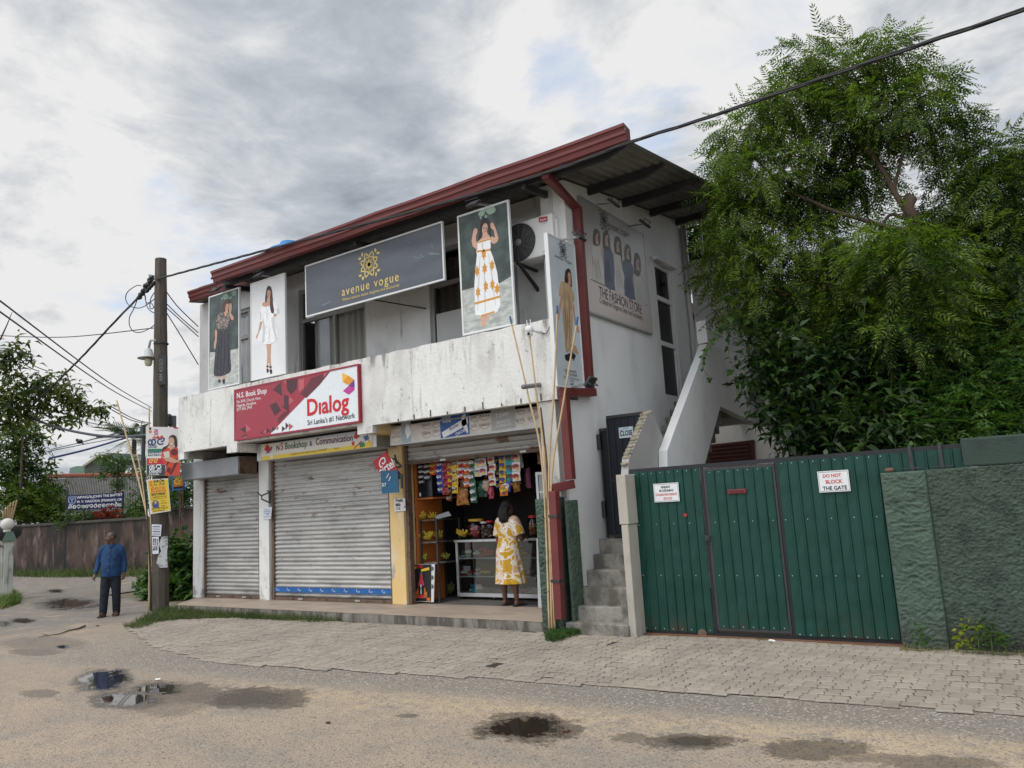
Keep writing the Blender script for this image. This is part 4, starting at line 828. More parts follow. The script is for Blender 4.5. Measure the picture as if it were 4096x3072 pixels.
# confectionery fascia over the open shop
CB = FP(9.22); r = rect(CB, r7, '105,155 1220,0 1220,190 110,305')
o = board('grocery_sign', 'faded cream and blue confectionery sign above the open shop', 'sign', CB, (r[0], r[1], r[2], 3.045), two('faded cream vinyl', (0.50, 0.46, 0.40), (0.64, 0.61, 0.56), (2.5, 2, 5), 0.35, 0.65), alu, 0.012, 0.3)
pr(o, 'grey_panel', CB, flat('faded grey print', (0.36, 0.36, 0.35)), r7, ['800,66 968,36 972,190 806,216'], 0.003); pr(o, 'blue_panel', CB, flat('blue print', (0.035, 0.22, 0.34)), r7, ['447,112 650,82 655,235 455,265'], 0.003)
pr(o, 'faded_panel', CB, flat('faded blue print', (0.30, 0.36, 0.40)), r7, ['180,145 246,136 250,292 185,299'], 0.003); pr(o, 'packet_print', CB, whitep, r7, ['462,225 580,150 640,120 645,160 590,200 475,262', '600,110 625,95 645,215 640,232 600,170', '215,160 240,170 250,230 225,270 210,220'], 0.005)
g = G(); L = lambda x, y: CB.uv(*r7(x, y)); sd_ = 0
for x0, y0, x1, y1 in ((118, 205, 178, 196), (118, 268, 178, 258), (325, 185, 385, 175), (402, 172, 448, 165), (325, 243, 385, 233), (402, 228, 450, 220), (662, 132, 705, 124), (662, 194, 705, 186), (720, 122, 798, 110), (720, 185, 800, 173), (975, 88, 1035, 78), (975, 152, 1035, 142), (1055, 74, 1215, 50), (1055, 140, 1215, 116)):
    sd_ += 1; script_line(g, CB, L(x0, y0), L(x1, y1), 0.045, 0.004, sd_)
for x in (150, 360, 425, 690, 760, 1010, 1090, 1170):
    for dy in (12, 74): 
        yy = 205-(x-118)*0.155+dy; g.rib(CB, [L(x-28, yy+4), L(x-20, yy+18), L(x, yy+22), L(x+20, yy+14), L(x+27, yy-2)], 0.006, 0.004)
part('lettering', g, flat('faded brown print', (0.22, 0.15, 0.11)), o)
g = G(); script_line(g, CB, L(465, 140), L(525, 132), 0.05, 0.006, 4, 0.16); script_line(g, CB, L(465, 160), L(528, 150), 0.05, 0.006, 5, 0.2); script_line(g, CB, L(560, 250), L(645, 205), 0.045, 0.007, 6, 0.16)
script_line(g, CB, L(840, 165), L(940, 148), 0.04, 0.006, 7); script_line(g, CB, L(835, 190), L(945, 172), 0.04, 0.006, 8); text(g, CB, 'T crunch', L(838, 125), L(925, 100), 0.006, 0.02, 1.3); part('white_lettering', g, whitep, o)
g = G(); text(g, CB, 'Shorties', L(520, 214), L(578, 178), 0.007, 0.015, 1.3); part('name_lettering', g, flat('navy print', (0.02, 0.05, 0.20)), o)
# small hanging signs
def flatsign(name, label, cat, pl, zf, s, m, th=0.012, group=None):
    q = P(zf, pl, s); c = pl.at(sum(k[0] for k in q)/len(q), min(k[1] for k in q)); o = thing(name, label, cat, c, group)
    part('panel', G().poly(pl, q, 0, th), m, o); return o
HP = FP(9.36); L = lambda x, y: HP.uv(*r4(x, y))
o = flatsign('hanging_sign', 'red diamond-tilted telecom sign with white swirl hung beside the large shutter', 'sign', HP, r4, '1525,285 1625,205 1745,385 1640,475', flat('telecom red', (0.42, 0.012, 0.022)))
g = G(); text(g, HP, 'airtel', L(1590, 392), L(1696, 318), 0.003, 0.02, 1.25)
g.rib(HP, catmull([L(*k) for k in ((1592, 330), (1578, 300), (1590, 265), (1615, 255), (1622, 280), (1608, 300), (1600, 290))], 4, False), 0.026, 0.003); part('lettering', g, whitep, o)
g = G(); 
for x, y in ((1685, 260), (1740, 320)): pass
br = [HP.at(*L(1660, 258), -.03), HP.at(*L(1690, 265), -.03), HP.at(*L(1715, 320), -.1), (-9.12, 9.62, HP.at(*L(1720, 320))[2])]
part('bracket', G().tube(br, 0.016, 6).tube([HP.at(*L(1680, 230), -.05), HP.at(*L(1695, 300), -.05)], 0.018, 6), steel, o)
o2 = flatsign('hanging_sign', 'square blue telecom sign hung below the red tilted sign', 'sign', HP.up(0.05), r4, '1585,354 1718,348 1727,520 1597,530', flat('telecom blue', (0.012, 0.085, 0.17)))
H2 = HP.up(0.05); L = lambda x, y: H2.uv(*r4(x, y))
g = G(); text(g, H2, 'SLT', L(1598, 474), L(1630, 472), 0.003, 0.015, 1.2); g.rib(H2, [L(1632, 410), L(1650, 375)], 0.012, 0.003); g.rib(H2, [L(1650, 432), L(1664, 398)], 0.012, 0.003); part('lettering', g, whitep, o2)
g = G(); text(g, H2, 'MOBITEL', L(1633, 472), L(1712, 468), 0.003, 0.01, 1.2); text(g, H2, 'The Connection', L(1628, 485), L(1694, 482), 0.003, 0, 1.2); part('faint_lettering', g, flat('pale blue print', (0.03, 0.17, 0.30)), o2)
part('bracket', G().tube([H2.at(*L(1720, 380), -.02), H2.at(*L(1738, 395), -.05), (-9.12, 9.62, H2.at(*L(1740, 430))[2])], 0.016, 6).tube([H2.at(*L(1737, 375), -.03), H2.at(*L(1742, 490), -.03)], 0.02, 6), steel, o2)
MP = FP(YW-0.075)
o = thing('wall_bracket', 'black iron bracket bolted to the white pillar between the shutters', 'bracket', MP.at(*MP.uv(*r4(722, 606))))
L = lambda x, y, h=0.0: MP.at(*MP.uv(*r4(x, y)), h)
part('arm', G().tube([L(738, 508, .02), L(738, 605, .02)], 0.022, 6).tube([L(738, 520, .03), L(712, 545, .14), L(700, 515, .20)], 0.014, 6).tube([L(738, 598, .03), L(715, 570, .14), L(718, 545, .14)], 0.014, 6).pbox(MP, *[MP.uv(*r4(718, 508))[0], MP.uv(*r4(745, 508))[0]], MP.uv(*r4(730, 514))[1], MP.uv(*r4(730, 505))[1], 0, .03), steel, o)
o = flatsign('paper_notice', 'handwritten white paper taped to the pillar between the shutters', 'notice', MP.up(0.004), r4, '678,640 748,633 740,725 678,728', flat('white paper', (0.62, 0.64, 0.70)), 0.002)
g = G(); m2 = MP.up(0.008)
for i, (x0, x1, y) in enumerate(((690, 735, 655), (684, 738, 668), (688, 738, 681), (705, 725, 692), (684, 738, 708))): g.rib(m2, catmull([m2.uv(*r4(x0+(x1-x0)*k/7, y+(3 if k % 2 else -2)-2*k/7)) for k in range(8)], 2, False), 0.008, 0)
part('handwriting', g, flat('blue ink', (0.06, 0.08, 0.25)), o)
o = flatsign('milk_sign', 'small white card reading Fresh Milk on the yellow pillar', 'sign', MP.up(0.006), r4, '1690,567 1775,563 1780,662 1695,668', flat('white card', (0.62, 0.62, 0.60)), 0.006)
m2 = MP.up(0.010); L = lambda x, y: m2.uv(*r4(x, y)); g = G()
text(g, m2, 'Fresh', L(1703, 594), L(1756, 592), 0, 0.02, 1.1); text(g, m2, 'Milk', L(1703, 628), L(1742, 626), 0, 0.02, 1.1); script_line(g, m2, L(1703, 656), L(1740, 654), 0.05, 0, 3); part('lettering', g, black, o)
part('sticker', G().poly(m2, [L(1768, 625), L(1776, 625), L(1776, 640), L(1768, 640)], 0), flat('sticker blue', (0.03, 0.10, 0.28)), o)
# blue sticker band on the large shutter
BP = FP(YW-0.012); r = rect(BP, r4, '770,1262 1682,1258 1682,1296 770,1299')
o = board('sticker_band', 'blue telecom sticker strip along the foot of the large shutter', 'sticker', BP, (r[0], r[1], r[2], r[3]), flat('sticker strip blue', (0.012, 0.10, 0.34), 0.35), None, th=0.002)
g = G(); g2_ = G()
for i in range(10):
    u = r[0]+0.05+i*(r[1]-r[0])/10; v = r[2]+0.022; text(g, BP, 'SLT', (u+.035, v), (u+.085, v), 0.003, 0.02); g.rib(BP, [(u, v+.01), (u+.018, v+.06)], 0.008, 0.003); text(g2_, BP, 'MOBITEL', (u+.09, v), (u+.20, v), 0.003, 0.01)
part('lettering', g, whitep, o); part('green_lettering', g2_, flat('green logo print', (0.05, 0.25, 0.18)), o)
# air conditioner
o = thing('air_conditioner', 'white outdoor air conditioner unit on wall brackets beside the corner', 'air conditioner', (-5.85, 9.5, 5.17))
AP = FP(9.24); q = P(r6, AP, '386,618 632,548 612,792 398,852'); x0, x1, z0, z1 = (q[0][0]+q[3][0])/2-.05, q[1][0], (q[2][1]+q[3][1])/2, (q[0][1]+q[1][1])/2
acw = mat('white enamelled casing', (0.76, 0.76, 0.74), 0.4, 0.04, 3, stains=(((0.4, 0.38, 0.34), (3, 3, 3), 0.55, 0.75, 0.35),), bump=0.03)
part('casing', G().box(x0, x1, 9.245, 9.56, z0, z1), acw, o, bev=0.02)
cc = AP.uv(*r6(438, 727)); rr = 0.29
g = G()
for k in range(11): 
    ra_ = 0.055+k*0.0232; g.tube([AP.at(cc[0]+ra_*math.cos(2*math.pi*i/40), cc[1]+ra_*math.sin(2*math.pi*i/40), .02) for i in range(41)], 0.004, 5, False)
for k in range(12): a_ = 2*math.pi*k/12; g.tube([AP.at(cc[0]+.05*math.cos(a_), cc[1]+.05*math.sin(a_), .024), AP.at(cc[0]+rr*math.cos(a_+.5), cc[1]+rr*math.sin(a_+.5), .018)], 0.004, 5)
part('fan_grille', g, mat('dark grille wire', (0.16, 0.16, 0.165), 0.5), o)
part('fan_recess', G().lathe([(rr+.005, 0), (rr+.005, .008), (0.001, .0085)], AP.at(cc[0], cc[1], 0.0), 40, (0, -1, 0)), mat('black fan recess', (0.03, 0.03, 0.032), 0.7), o)
g = G()
for k in range(3):
    a_ = 2*math.pi*k/3+.4; g.poly(AP, [(cc[0]+r_*math.cos(a_+d_), cc[1]+r_*math.sin(a_+d_)) for r_, d_ in ((.05, 0), (.15, -.1), (.26, .05), (.26, .75), (.15, .7), (.05, .6))], 0.012)
part('fan_blade', g, mat('grey fan blade', (0.07, 0.07, 0.075), 0.5), o)
part('fan_hub', G().lathe([(.05, 0), (.05, .012), (.03, .02), (.001, .021)], AP.at(cc[0], cc[1], .012), 20, (0, -1, 0)), mat('grey fan hub', (0.30, 0.30, 0.30), 0.4), o, smooth=True)
lq = P(r6, AP, '556,578 607,570 608,600 557,608'); part('name_plate', G().poly(AP, lq, 0.003), flat('plate red', (0.42, 0.02, 0.04)), o)
g = G(); text(g, AP, 'SINGER', AP.uv(*r6(562, 600)), AP.uv(*r6(603, 593)), 0.005, 0.02, 1.1); part('name_lettering', g, whitep, o)
g = G(); text(g, AP, 'Green Inverter', AP.uv(*r6(565, 620)), AP.uv(*r6(606, 612)), 0.004, 0.0); text(g, AP, 'INVERTER', AP.uv(*r6(578, 786)), AP.uv(*r6(608, 779)), 0.004, 0.01); part('small_lettering', g, greyp, o)
for xx in (x0+.16, x1-.14):
    part('bracket', G().box(xx-.02, xx+.02, 9.2, 9.745, z0-.05, z0-.012).add([(xx-.02, 9.26, z0-.05), (xx+.02, 9.26, z0-.05), (xx+.02, 9.745, z0-.36), (xx-.02, 9.745, z0-.36), (xx-.02, 9.32, z0-.05), (xx+.02, 9.32, z0-.05), (xx+.02, 9.745, z0-.30), (xx-.02, 9.745, z0-.30)], [(0, 1, 2, 3), (7, 6, 5, 4), (0, 3, 7, 4), (1, 5, 6, 2)]), steel, o)
part('side_cover', G().box(x1+.002, x1+.035, 9.30, 9.50, z0+.22, z1-.08), acw, o, bev=0.01)
part('refrigerant_hose', G().tube(catmull([(x1+.03, 9.4, z0+.30), (x1+.07, 9.45, z0+.12), (x1+.03, 9.6, z0-.1), (x1-.02, 9.70, z0-.6)], 5, False), 0.02, 7), steel, o, smooth=True)
for a_, b_ in (((-5.75, 9.72, 6.35), (-5.74, 9.72, 5.7)),): part('supply_cable', G().tube([a_, (-5.735, 9.7, 6.0), b_], 0.012, 6), mat('pvc pipe', (0.55, 0.55, 0.55), 0.5), o)
# floodlights
def flood(label, head, base, aim, mid=None):
    head, base = Vector(tuple(map(float, head))), Vector(tuple(map(float, base)))
    o = thing('floodlight', label, 'floodlight', base, 'sign floodlights on the building')
    part('arm', G().tube([base] + ([mid] if mid else []) + [head], 0.017, 4), alu, o)
    d = Vector(aim).normalized(); s = d.cross(Vector((0, 0, 1))).normalized(); u = s.cross(d); pl = Plane(tuple(head), tuple(s), tuple(u))
    sg = 1 if pl.n @ np.array(d) > 0 else -1
    part('lamp_housing', G().pbox(pl, -.095, .095, -.075, .075, -.02*sg, .02*sg), steel, o, bev=0.006)
    part('lens', G().pbox(pl, -.078, .078, -.058, .058, .0205*sg, .024*sg), flat('frosted lamp lens', (0.5, 0.5, 0.48), 0.2), o)
    part('yoke', G().tube([pl.at(-.105, 0), pl.at(-.105, 0, -.07*sg), pl.at(.105, 0, -.07*sg), pl.at(.105, 0)], 0.007, 5), steel, o)
    return o
def hp(zf, x, y, Y): return tuple(OY(*zf(x, y), Y))
flood('black floodlight on an arm over the dark dress poster', hp(r3, 330, 332, 8.45), (-12.75, 8.84, 6.10), (0, .8, -1))
flood('black floodlight on an arm over the white dress poster', hp(r3, 695, 208, 8.45), (-11.3, 8.84, 6.08), (0, .8, -1))
flood('black floodlight above the poster beside the air conditioner', hp(r6, 168, 497, 8.42), (-6.30, 8.84, 6.08), (0, .8, -1))
nb_ = OX(*r6(690, 712), XR+.1); hh = OX(*r6(795, 690), XR+.62)
flood('black floodlight on a long arm at the head of the narrow sign', tuple(hh), tuple(nb_), (-1, 0, -.9))
flood('black floodlight on an arm at the foot of the narrow sign', tuple(OX(*r6(862, 1552), XR+.55)), tuple(OX(*r6(752, 1585), XR+.1)), (-1, 0, .9))
flood('black floodlight over the logo end of the store sign', tuple(OX(*r6(1000, 492), XR+.55)), tuple(OX(*r6(905, 500), XR+.04)), (-1, 0, -.9))
flood('black floodlight over the far end of the store sign', tuple(OX(*r6(1185, 615), XR+.55)), tuple(OX(*r6(1090, 630), XR+.04)), (-1, 0, -.9))
# camera, pipe stub, ladder, tank, junction box
o = thing('security_camera', 'white dome security camera on the balcony parapet near its corner', 'camera', hp(r6, 575, 1262, 8.79))
c = Vector(hp(r6, 500, 1252, 8.62)); b = Vector(hp(r6, 578, 1262, 8.79)); wp = flat('white plastic', (0.70, 0.70, 0.70))
part('arm', G().tube([b, (b+c)/2+Vector((0, 0, .01)), c+Vector((.03, 0, .03))], 0.02, 8), wp, o, smooth=True); part('body', G().lathe([(.03, .075), (.055, .06), (.058, .0), (.05, -.01)], c, 16), wp, o, smooth=True)
part('dome', G().ball(c+Vector((0, 0, -.03)), .05), wp, o, smooth=True); part('lens', G().ball(c+Vector((.012, -.04, -.04)), .022), black, o, smooth=True)
for dx in (-.035, .02): part('antenna', G().tube([c+Vector((dx, .02, .05)), c+Vector((dx-.01, .02, .17))], 0.006, 6), wp, o)
part('cable', G().tube(catmull([b, b+Vector((.06, -.01, -.02)), b+Vector((.12, -.01, .05)), b+Vector((.17, .0, .14))], 4, False), 0.006, 5), black, o)
a = hp(r6, 560, 1570, 8.79); b = hp(r6, 462, 1582, 8.42)
solo('drain_pipe', G().tube([a, b], .032, 12, False).tube([a, b], .027, 12), mat('grey drain pipe', (0.16, 0.16, 0.16), 0.5), 'short grey drain pipe jutting out of the balcony parapet', 'pipe', loc=a, smooth=True)
LP = FP(13.82); o = thing('steel_ladder', 'thin grey steel ladder frame hanging under the rear roof corner', 'ladder', LP.at(*LP.uv(*r6(1455, 1030))))
L = lambda x, y: LP.at(*LP.uv(*r6(x, y)))
for p_, q_ in (((1413, 530), (1455, 1032)), ((1506, 520), (1545, 1012))): part('rail', G().tube([L(*p_), L(*q_)], .022, 6), alu, o)
for p_, q_ in (((1420, 648), (1514, 630)), ((1430, 748), (1522, 728)), ((1446, 942), (1542, 922))): part('rung', G().tube([L(*p_), L(*q_)], .018, 6), steel, o)
TPl = OY(*r5(18, 372), 12.5)
solo('water_tank', G().lathe([(.5, 0), (.55, .05), (.55, .9), (.5, 1.0), (.25, 1.12), (.22, 1.2), (.01, 1.21)], (TPl[0], 12.5, TPl[2]-1.19), 24), flat('blue tank plastic', (0.02, 0.16, 0.42)), 'blue plastic water tank top showing above the roof', 'tank', loc=(TPl[0], 12.5, TPl[2]-1.19), smooth=True)
q = P(r6, SP(XR+.03), '1280,815 1320,845 1322,880 1283,858'); s_ = SP(XR+.03)
o = thing('junction_box', 'small white box on the side wall above the white door', 'box', s_.at(q[0][0], q[2][1])); part('casing', G().pbox(s_, q[0][0], q[1][0], q[3][1], q[0][1]-.02, -.03, .05), wp, o, bev=.01); part('window', G().pbox(s_, q[0][0]+.06, q[1][0]-.06, q[3][1]+.05, q[0][1]-.07, .05, .054), alu, o)
# ================================================================== gate, pillars, poles, shop stock
from mathutils import noise as mn
ga = OZ(*g1(215, 1550)); gb = OZ(*g2(660, 1560)); gu = (gb-ga)/np.linalg.norm(gb-ga)
GP = Plane(ga, gu, (0, 0, 1))
green = mat('green painted sheet', (0.006, 0.046, 0.034), 0.42, 0.10, 1.2, stains=(((0.010, 0.055, 0.044), (3, 3, 0.8), 0.5, 0.7, 0.6), ((0.10, 0.15, 0.13), (16, 16, 3.0), 0.68, 0.76, 0.6), ((0.035, 0.045, 0.032), (5, 5, 4), 0.42, 0.66, 0.7, (0.50, 0.02)), ((0.06, 0.03, 0.016), (9, 9, 6), 0.55, 0.66, 0.8, (0.22, 0.04)), ((0.004, 0.028, 0.022), (2, 2, 5), 0.45, 0.7, 0.5)), bump=0.03, bs=4, spec=0.3)
gate = thing('sliding_gate', 'dark green corrugated metal sliding gate with a small wicket door', 'gate', GP.at(1.5, 0))
def sheet(u0, u1, z0, z1, h, pitch, seed):
    rd = random.Random(seed); pr_ = []; u = u0
    while u < u1-1e-6:
        for du, dh in ((0, 0), (pitch-.030, 0.001), (pitch-.023, .013), (pitch-.009, .013), (pitch-.003, -.002)):
            if u+du <= u1: pr_.append((u+du, dh))
        u += pitch
    pr_.append((u1, 0)); nz = 10
    w = [rd.gauss(0, .0022) for _ in range(len(pr_)*(nz+1))]
    vs = [GP.at(a, z0+(z1-z0)*j/nz, h+b+w[j*len(pr_)+i]) for j in range(nz+1) for i, (a, b) in enumerate(pr_)]
    n = len(pr_); return G().add(vs, [(j*n+i, j*n+i+1, (j+1)*n+i+1, (j+1)*n+i) for j in range(nz) for i in range(n-1)])
part('fixed_panel', sheet(0.02, 0.925, 0.06, 2.0, .02, .116, 1), green, gate)
wick = part('wicket_door', sheet(1.00, 1.795, 0.12, 1.955, .022, .116, 2), green, gate)
part('sliding_panel', sheet(1.86, 3.70, 0.07, 2.0, .03, .118, 3), green, gate)
g = G()
for u0, u1, v0, v1 in ((0, 3.72, 2.0, 2.045), (0, 3.72, .03, .06), (0, .02, .06, 2.0), (.93, .962, .06, 2.0), (1.825, 1.855, .06, 2.0), (3.70, 3.72, .06, 2.0)): g.pbox(GP, u0, u1, v0, v1, -.02, .018)
part('frame', g, mat('black painted steel', (0.012, 0.013, 0.016), 0.45, 0.2, 8, stains=(((0.09, 0.05, 0.03), (12, 12, 12), 0.66, 0.75, 0.6),), bump=.05), gate)
g = G()
for u0, u1, v0, v1 in ((.968, 1.82, 1.96, 1.985), (.968, 1.82, .09, .118), (.968, .998, .118, 1.96), (1.797, 1.82, .118, 1.96)): g.pbox(GP, u0, u1, v0, v1, 0, .026)
part('door_frame', g, steel, wick)
g = G().pbox(GP, 1.255, 1.475, 1.665, 1.715, .03, .047); part('letter_slot', g, mat('dark red slot', (0.16, 0.012, 0.02), .4), wick, bev=.004)
part('slot_mouth', G().pbox(GP, 1.285, 1.45, 1.682, 1.692, .0475, .049), black, wick)
part('latch', G().pbox(GP, .93, .985, 1.13, 1.19, .022, .06).tube([GP.at(.955, 1.16, .06), GP.at(.955, 1.16, .075)], .014, 8), steel, gate)
part('hinge', G().tube([GP.at(.02, 1.42, .03), GP.at(.02, 1.66, .03)], .022, 8).pbox(GP, -.03, .02, 1.64, 1.66, .0, .04), steel, gate)
part('wheel', G().lathe([(.055, -.02), (.055, .02)], GP.at(.78, .045, .02), 16, tuple(GP.n)), rust, gate)
part('lock_disc', G().lathe([(.022, 0), (.022, .006), (.001, .007)], GP.at(.70, 1.44, .032), 12, tuple(GP.n)), mat('red lock', (0.35, 0.02, 0.02), .4), gate)
sm = bpy.data.meshes.new('screw'); sg_ = G().ball((0, 0, 0), .0055, 6, 4); sm.from_pydata(sg_.v, [], sg_.f); sm.materials.append(flat('zinc screw', (0.55, 0.58, 0.58), .35)); base = wloc(gate)
rd = random.Random(5); pos = []
for u0, u1, hs in ((.02, .92, .022), (1.0, 1.79, .024), (1.86, 3.0, .033)):
    k = int((u1-u0)/.116)
    for i in range(k+1):
        u = u0+.045+i*.116
        if u > u1: continue
        pos += [(u, 1.975 if u < .95 or u > 1.82 else 1.935, hs), (u, .085 if u < .95 or u > 1.82 else .14, hs)]
        if i % 2 == 0: pos += [(u+rd.uniform(-.02, .02), 1.34, hs), (u+rd.uniform(-.02, .02), .72, hs)]
for u, v, h in pos[:96]:
    c = bpy.data.objects.new('screw', sm); COL.objects.link(c); c.parent = gate; c.location = Vector(tuple(GP.at(u, v, h)))-base
struct('gate_track', G().pbox(GP, -.05, 3.2, .0, .028, -.06, .10), mat('rusty floor rail', (0.15, 0.075, 0.04), .85, .3, 6, bump=.3))
solo('rubbish_scrap', G().ball(GP.at(1.62, .03, .17), .022, 7, 5, (1.6, .8, .7)).ball(GP.at(1.655, .03, .18), .015, 6, 4, (1.2, 1, .9)), flat('scrap white', (.7, .7, .68)), 'scrap of white rubbish on the paving before the gate', 'rubbish', loc=GP.at(1.62, .015, .17))
def gsign(label, zf, s, lines, pl, scripts=()):
    r_ = rect(pl, zf, s); o = board('gate_sign', label, 'sign', pl, r_, flat('white sign sheet', (.66, .67, .68), .35), None, th=.006)
    w, h = r_[1]-r_[0], r_[3]-r_[2]
    g = G(); a, b, c, d = r_[0]+.03*w, r_[1]-.03*w, r_[2]+.05*h, r_[3]-.05*h
    g.rib(pl, [(a, c), (b, c), (b, d), (a, d)], .004, .002, True); part('border', g, black, o)
    for t_, m, x0, x1, y in lines:
        g = G(); text(g, pl, t_, (r_[0]+x0*w, r_[2]+y*h), (r_[0]+x1*w, r_[2]+y*h), .002, .025, 1.05); part('lettering', g, m, o)
    for m, x0, x1, y, sz, sd in scripts:
        g = G(); script_line(g, pl, (r_[0]+x0*w, r_[2]+y*h), (r_[0]+x1*w, r_[2]+y*h), sz*h, .002, sd, .17); part('script_lettering', g, m, o)
    return o
redp = flat('red sign print', (0.52, 0.045, 0.035)); GS = GP.up(.056)
gsign('white sign reading DO NOT BLOCK THE GATE on the sliding panel', g1, '1430,412 1650,400 1660,548 1445,560', (('DO NOT', redp, .17, .76, .70), ('BLOCK', redp, .24, .78, .40), ('THE GATE', black, .12, .90, .10)), GS)
gsign('white sign in rounded local script left of the wicket door', g1, '282,500 457,488 470,618 296,629', (), GP.up(.048), ((black, .30, .68, .74, .13, 11), (black, .22, .80, .55, .13, 12), (redp, .06, .92, .34, .13, 13), (redp, .36, .72, .12, .13, 14)))
# pillars and rough walls
def rough(pl, u0, u1, v0, v1, nu, nv, amp, fu, fv, th, seed, ridged=True):
    g = G(); sv = Vector((seed*7.3, seed*3.1, 0))
    def f(i, j):
        u = u0+(u1-u0)*i; v = v0+(v1-v0)*j; p = Vector((u*fu, v*fv, 0))+sv
        q = p+Vector((mn.noise(p*.7), mn.noise(p*.7+Vector((9, 9, 9))), 0))*.7
        h = mn.noise(q); 
        if ridged: h = (1-abs(h)*2.2); fr = (q.y+mn.noise(p*.5)*1.5) % 1.0; h = .45*h+.55*fr
        h = h+.35*mn.noise(p*3.1)+.2*mn.noise(p*7) if ridged else .35*h+.55*mn.noise(p*2.3+q*.4)+.5*mn.noise(p*5.1)+.3*mn.noise(p*9)
        e = min(1, min(i, 1-i)*nu/2.5, min(j, 1-j)*nv/2.5+.3)
        return pl.at(u, v, amp*h*e)
    g.grid(f, nu, nv); n = nu+1
    fr_ = [(i, 0) for i in range(nu+1)]+[(nu, j) for j in range(1, nv+1)]+[(i, nv) for i in range(nu-1, -1, -1)]+[(0, j) for j in range(nv-1, 0, -1)]
    ids = [j*n+i for i, j in fr_]; b = len(g.v); g.v += [tuple(pl.at(u0+(u1-u0)*i/nu, v0+(v1-v0)*j/nv, -th)) for i, j in fr_]
    m = len(ids)
    for k in range(m): g.f.append((ids[k], b+k, b+(k+1) % m, ids[(k+1) % m]))
    g.f.append(tuple(b+k for k in range(m-1, -1, -1))); return g
gw = mat('green painted rough plaster', (0.064, 0.100, 0.074), 0.72, 0.16, 3, stains=(((0.085, 0.125, 0.095), (9, 9, 9), .5, .68, .55), ((0.022, 0.032, 0.028), (5, 5, 5), .50, .72, .6), ((0.045, 0.042, 0.034), (3, 3, 2), .35, .6, .8, (.45, .05))), bump=.7, bs=38)
gw2 = mat('dark green rough wall plaster', (0.056, 0.084, 0.062), 0.8, 0.2, 2.5, stains=(((0.06, 0.09, 0.07), (12, 12, 12), .5, .65, .6), ((0.016, 0.022, 0.020), (4, 4, 4), .45, .7, .6), ((0.04, 0.038, 0.032), (3, 3, 2), .35, .6, .85, (.5, .05))), bump=.9, bs=30)
p0 = OZ(*g2(665, 1562)); PL = Plane(p0, gu, (0, 0, 1)).up(.0)
PL = Plane((PL.o[0], 8.95, 0), gu, (0, 0, 1))
solo('gate_pillar', rough(PL, .0, .42, 0, 1.795, 46, 170, .022, 11, 15, .11, 1), gw, 'green scaly plastered gate pillar at the right end of the gate', 'pillar', loc=PL.at(.2, 0, -.1), smooth=True)
WPl = Plane((-1.065, 8.99, 0), (1, .02, 0), (0, 0, 1))
o = thing('boundary_wall', 'dark green rough plastered boundary wall right of the gate pillar', 'wall', WPl.at(1.5, 0))
part('rough_face', rough(WPl, .0, 3.6, 0, 1.80, 300, 170, .026, 15, 21, .07, 2, False), gw2, o, smooth=True)
part('smooth_top', G().pbox(WPl, .35, 3.6, 1.802, 2.09, -.07, .0), mat('green smooth plaster', (0.03, 0.05, 0.040), .8, .2, 2, stains=(((0.10, 0.11, 0.09), (8, 8, 8), .6, .75, .7), ((0.016, 0.022, 0.02), (3, 3, 8), .5, .7, .7)), bump=.4), o, bev=.02)
solo('loose_stone', G().ball(PL.at(.085, 1.82, -.05), .035, 8, 6, (1.5, 1, .8)), mat('brown stone', (.13, .07, .05), .8), 'small brown stone lying on top of the green pillar', 'stone', loc=PL.at(.085, 1.80, -.05), smooth=True)
for i, (u, lab) in enumerate(((3.22, 'black steel strap over the gate top, nearer the gate pillar'), (3.50, 'black steel strap over the gate top, nearer the boundary wall'))):
    solo('guide_strap', G().pbox(GP, u, u+.035, 1.70, 2.07, .046, .058).pbox(GP, u-.08, u+.12, 1.82, 1.832, .0585, .064), steel, lab, 'strap', loc=GP.at(u, 1.7, .05))
pm = mat('pale cement pillar', (0.40, 0.37, 0.32), .9, .1, 2, stains=(((.26, .235, .20), (3, 3, 2), .5, .7, .5), ((.15, .13, .11), (5, 5, 2), .4, .65, .6, (.35, .0))), bump=.35)
o = thing('cement_pillar', 'thin pale cement gate pillar between the steps and the green gate', 'pillar', (-4.43, 8.85, 0))
part('shaft', G().box(-4.47, -4.375, 8.75, 9.02, 0, 1.36), pm, o, bev=.01); part('head', G().box(-4.49, -4.36, 8.745, 9.02, 1.363, 1.98), pm, o, bev=.01)
o = thing('green_pier', 'rough green pier under the corner of the open shop', 'pillar', (-5.6, 8.9, 0))
part('face', rough(FP(8.74), float(OY(*r7(1119, 900), 8.74)[0]), -5.40, 0, 1.74, 44, 150, .03, 12, 15, .25, 4), gw, o, smooth=True)
part('side_face', rough(SP(-5.27), 8.78, 9.10, 0, 1.70, 30, 130, .022, 12, 15, .02, 5), gw, o, smooth=True)
part('upper_column', G().box(-5.62, -5.36, 8.83, 9.08, 1.745, 3.045), mat('patchy white column', (.56, .545, .51), .9, .1, 2, stains=(((.25, .235, .21), (4, 4, 3), .48, .62, .8, (2.7, 1.9)),), bump=.4), o, bev=.008)
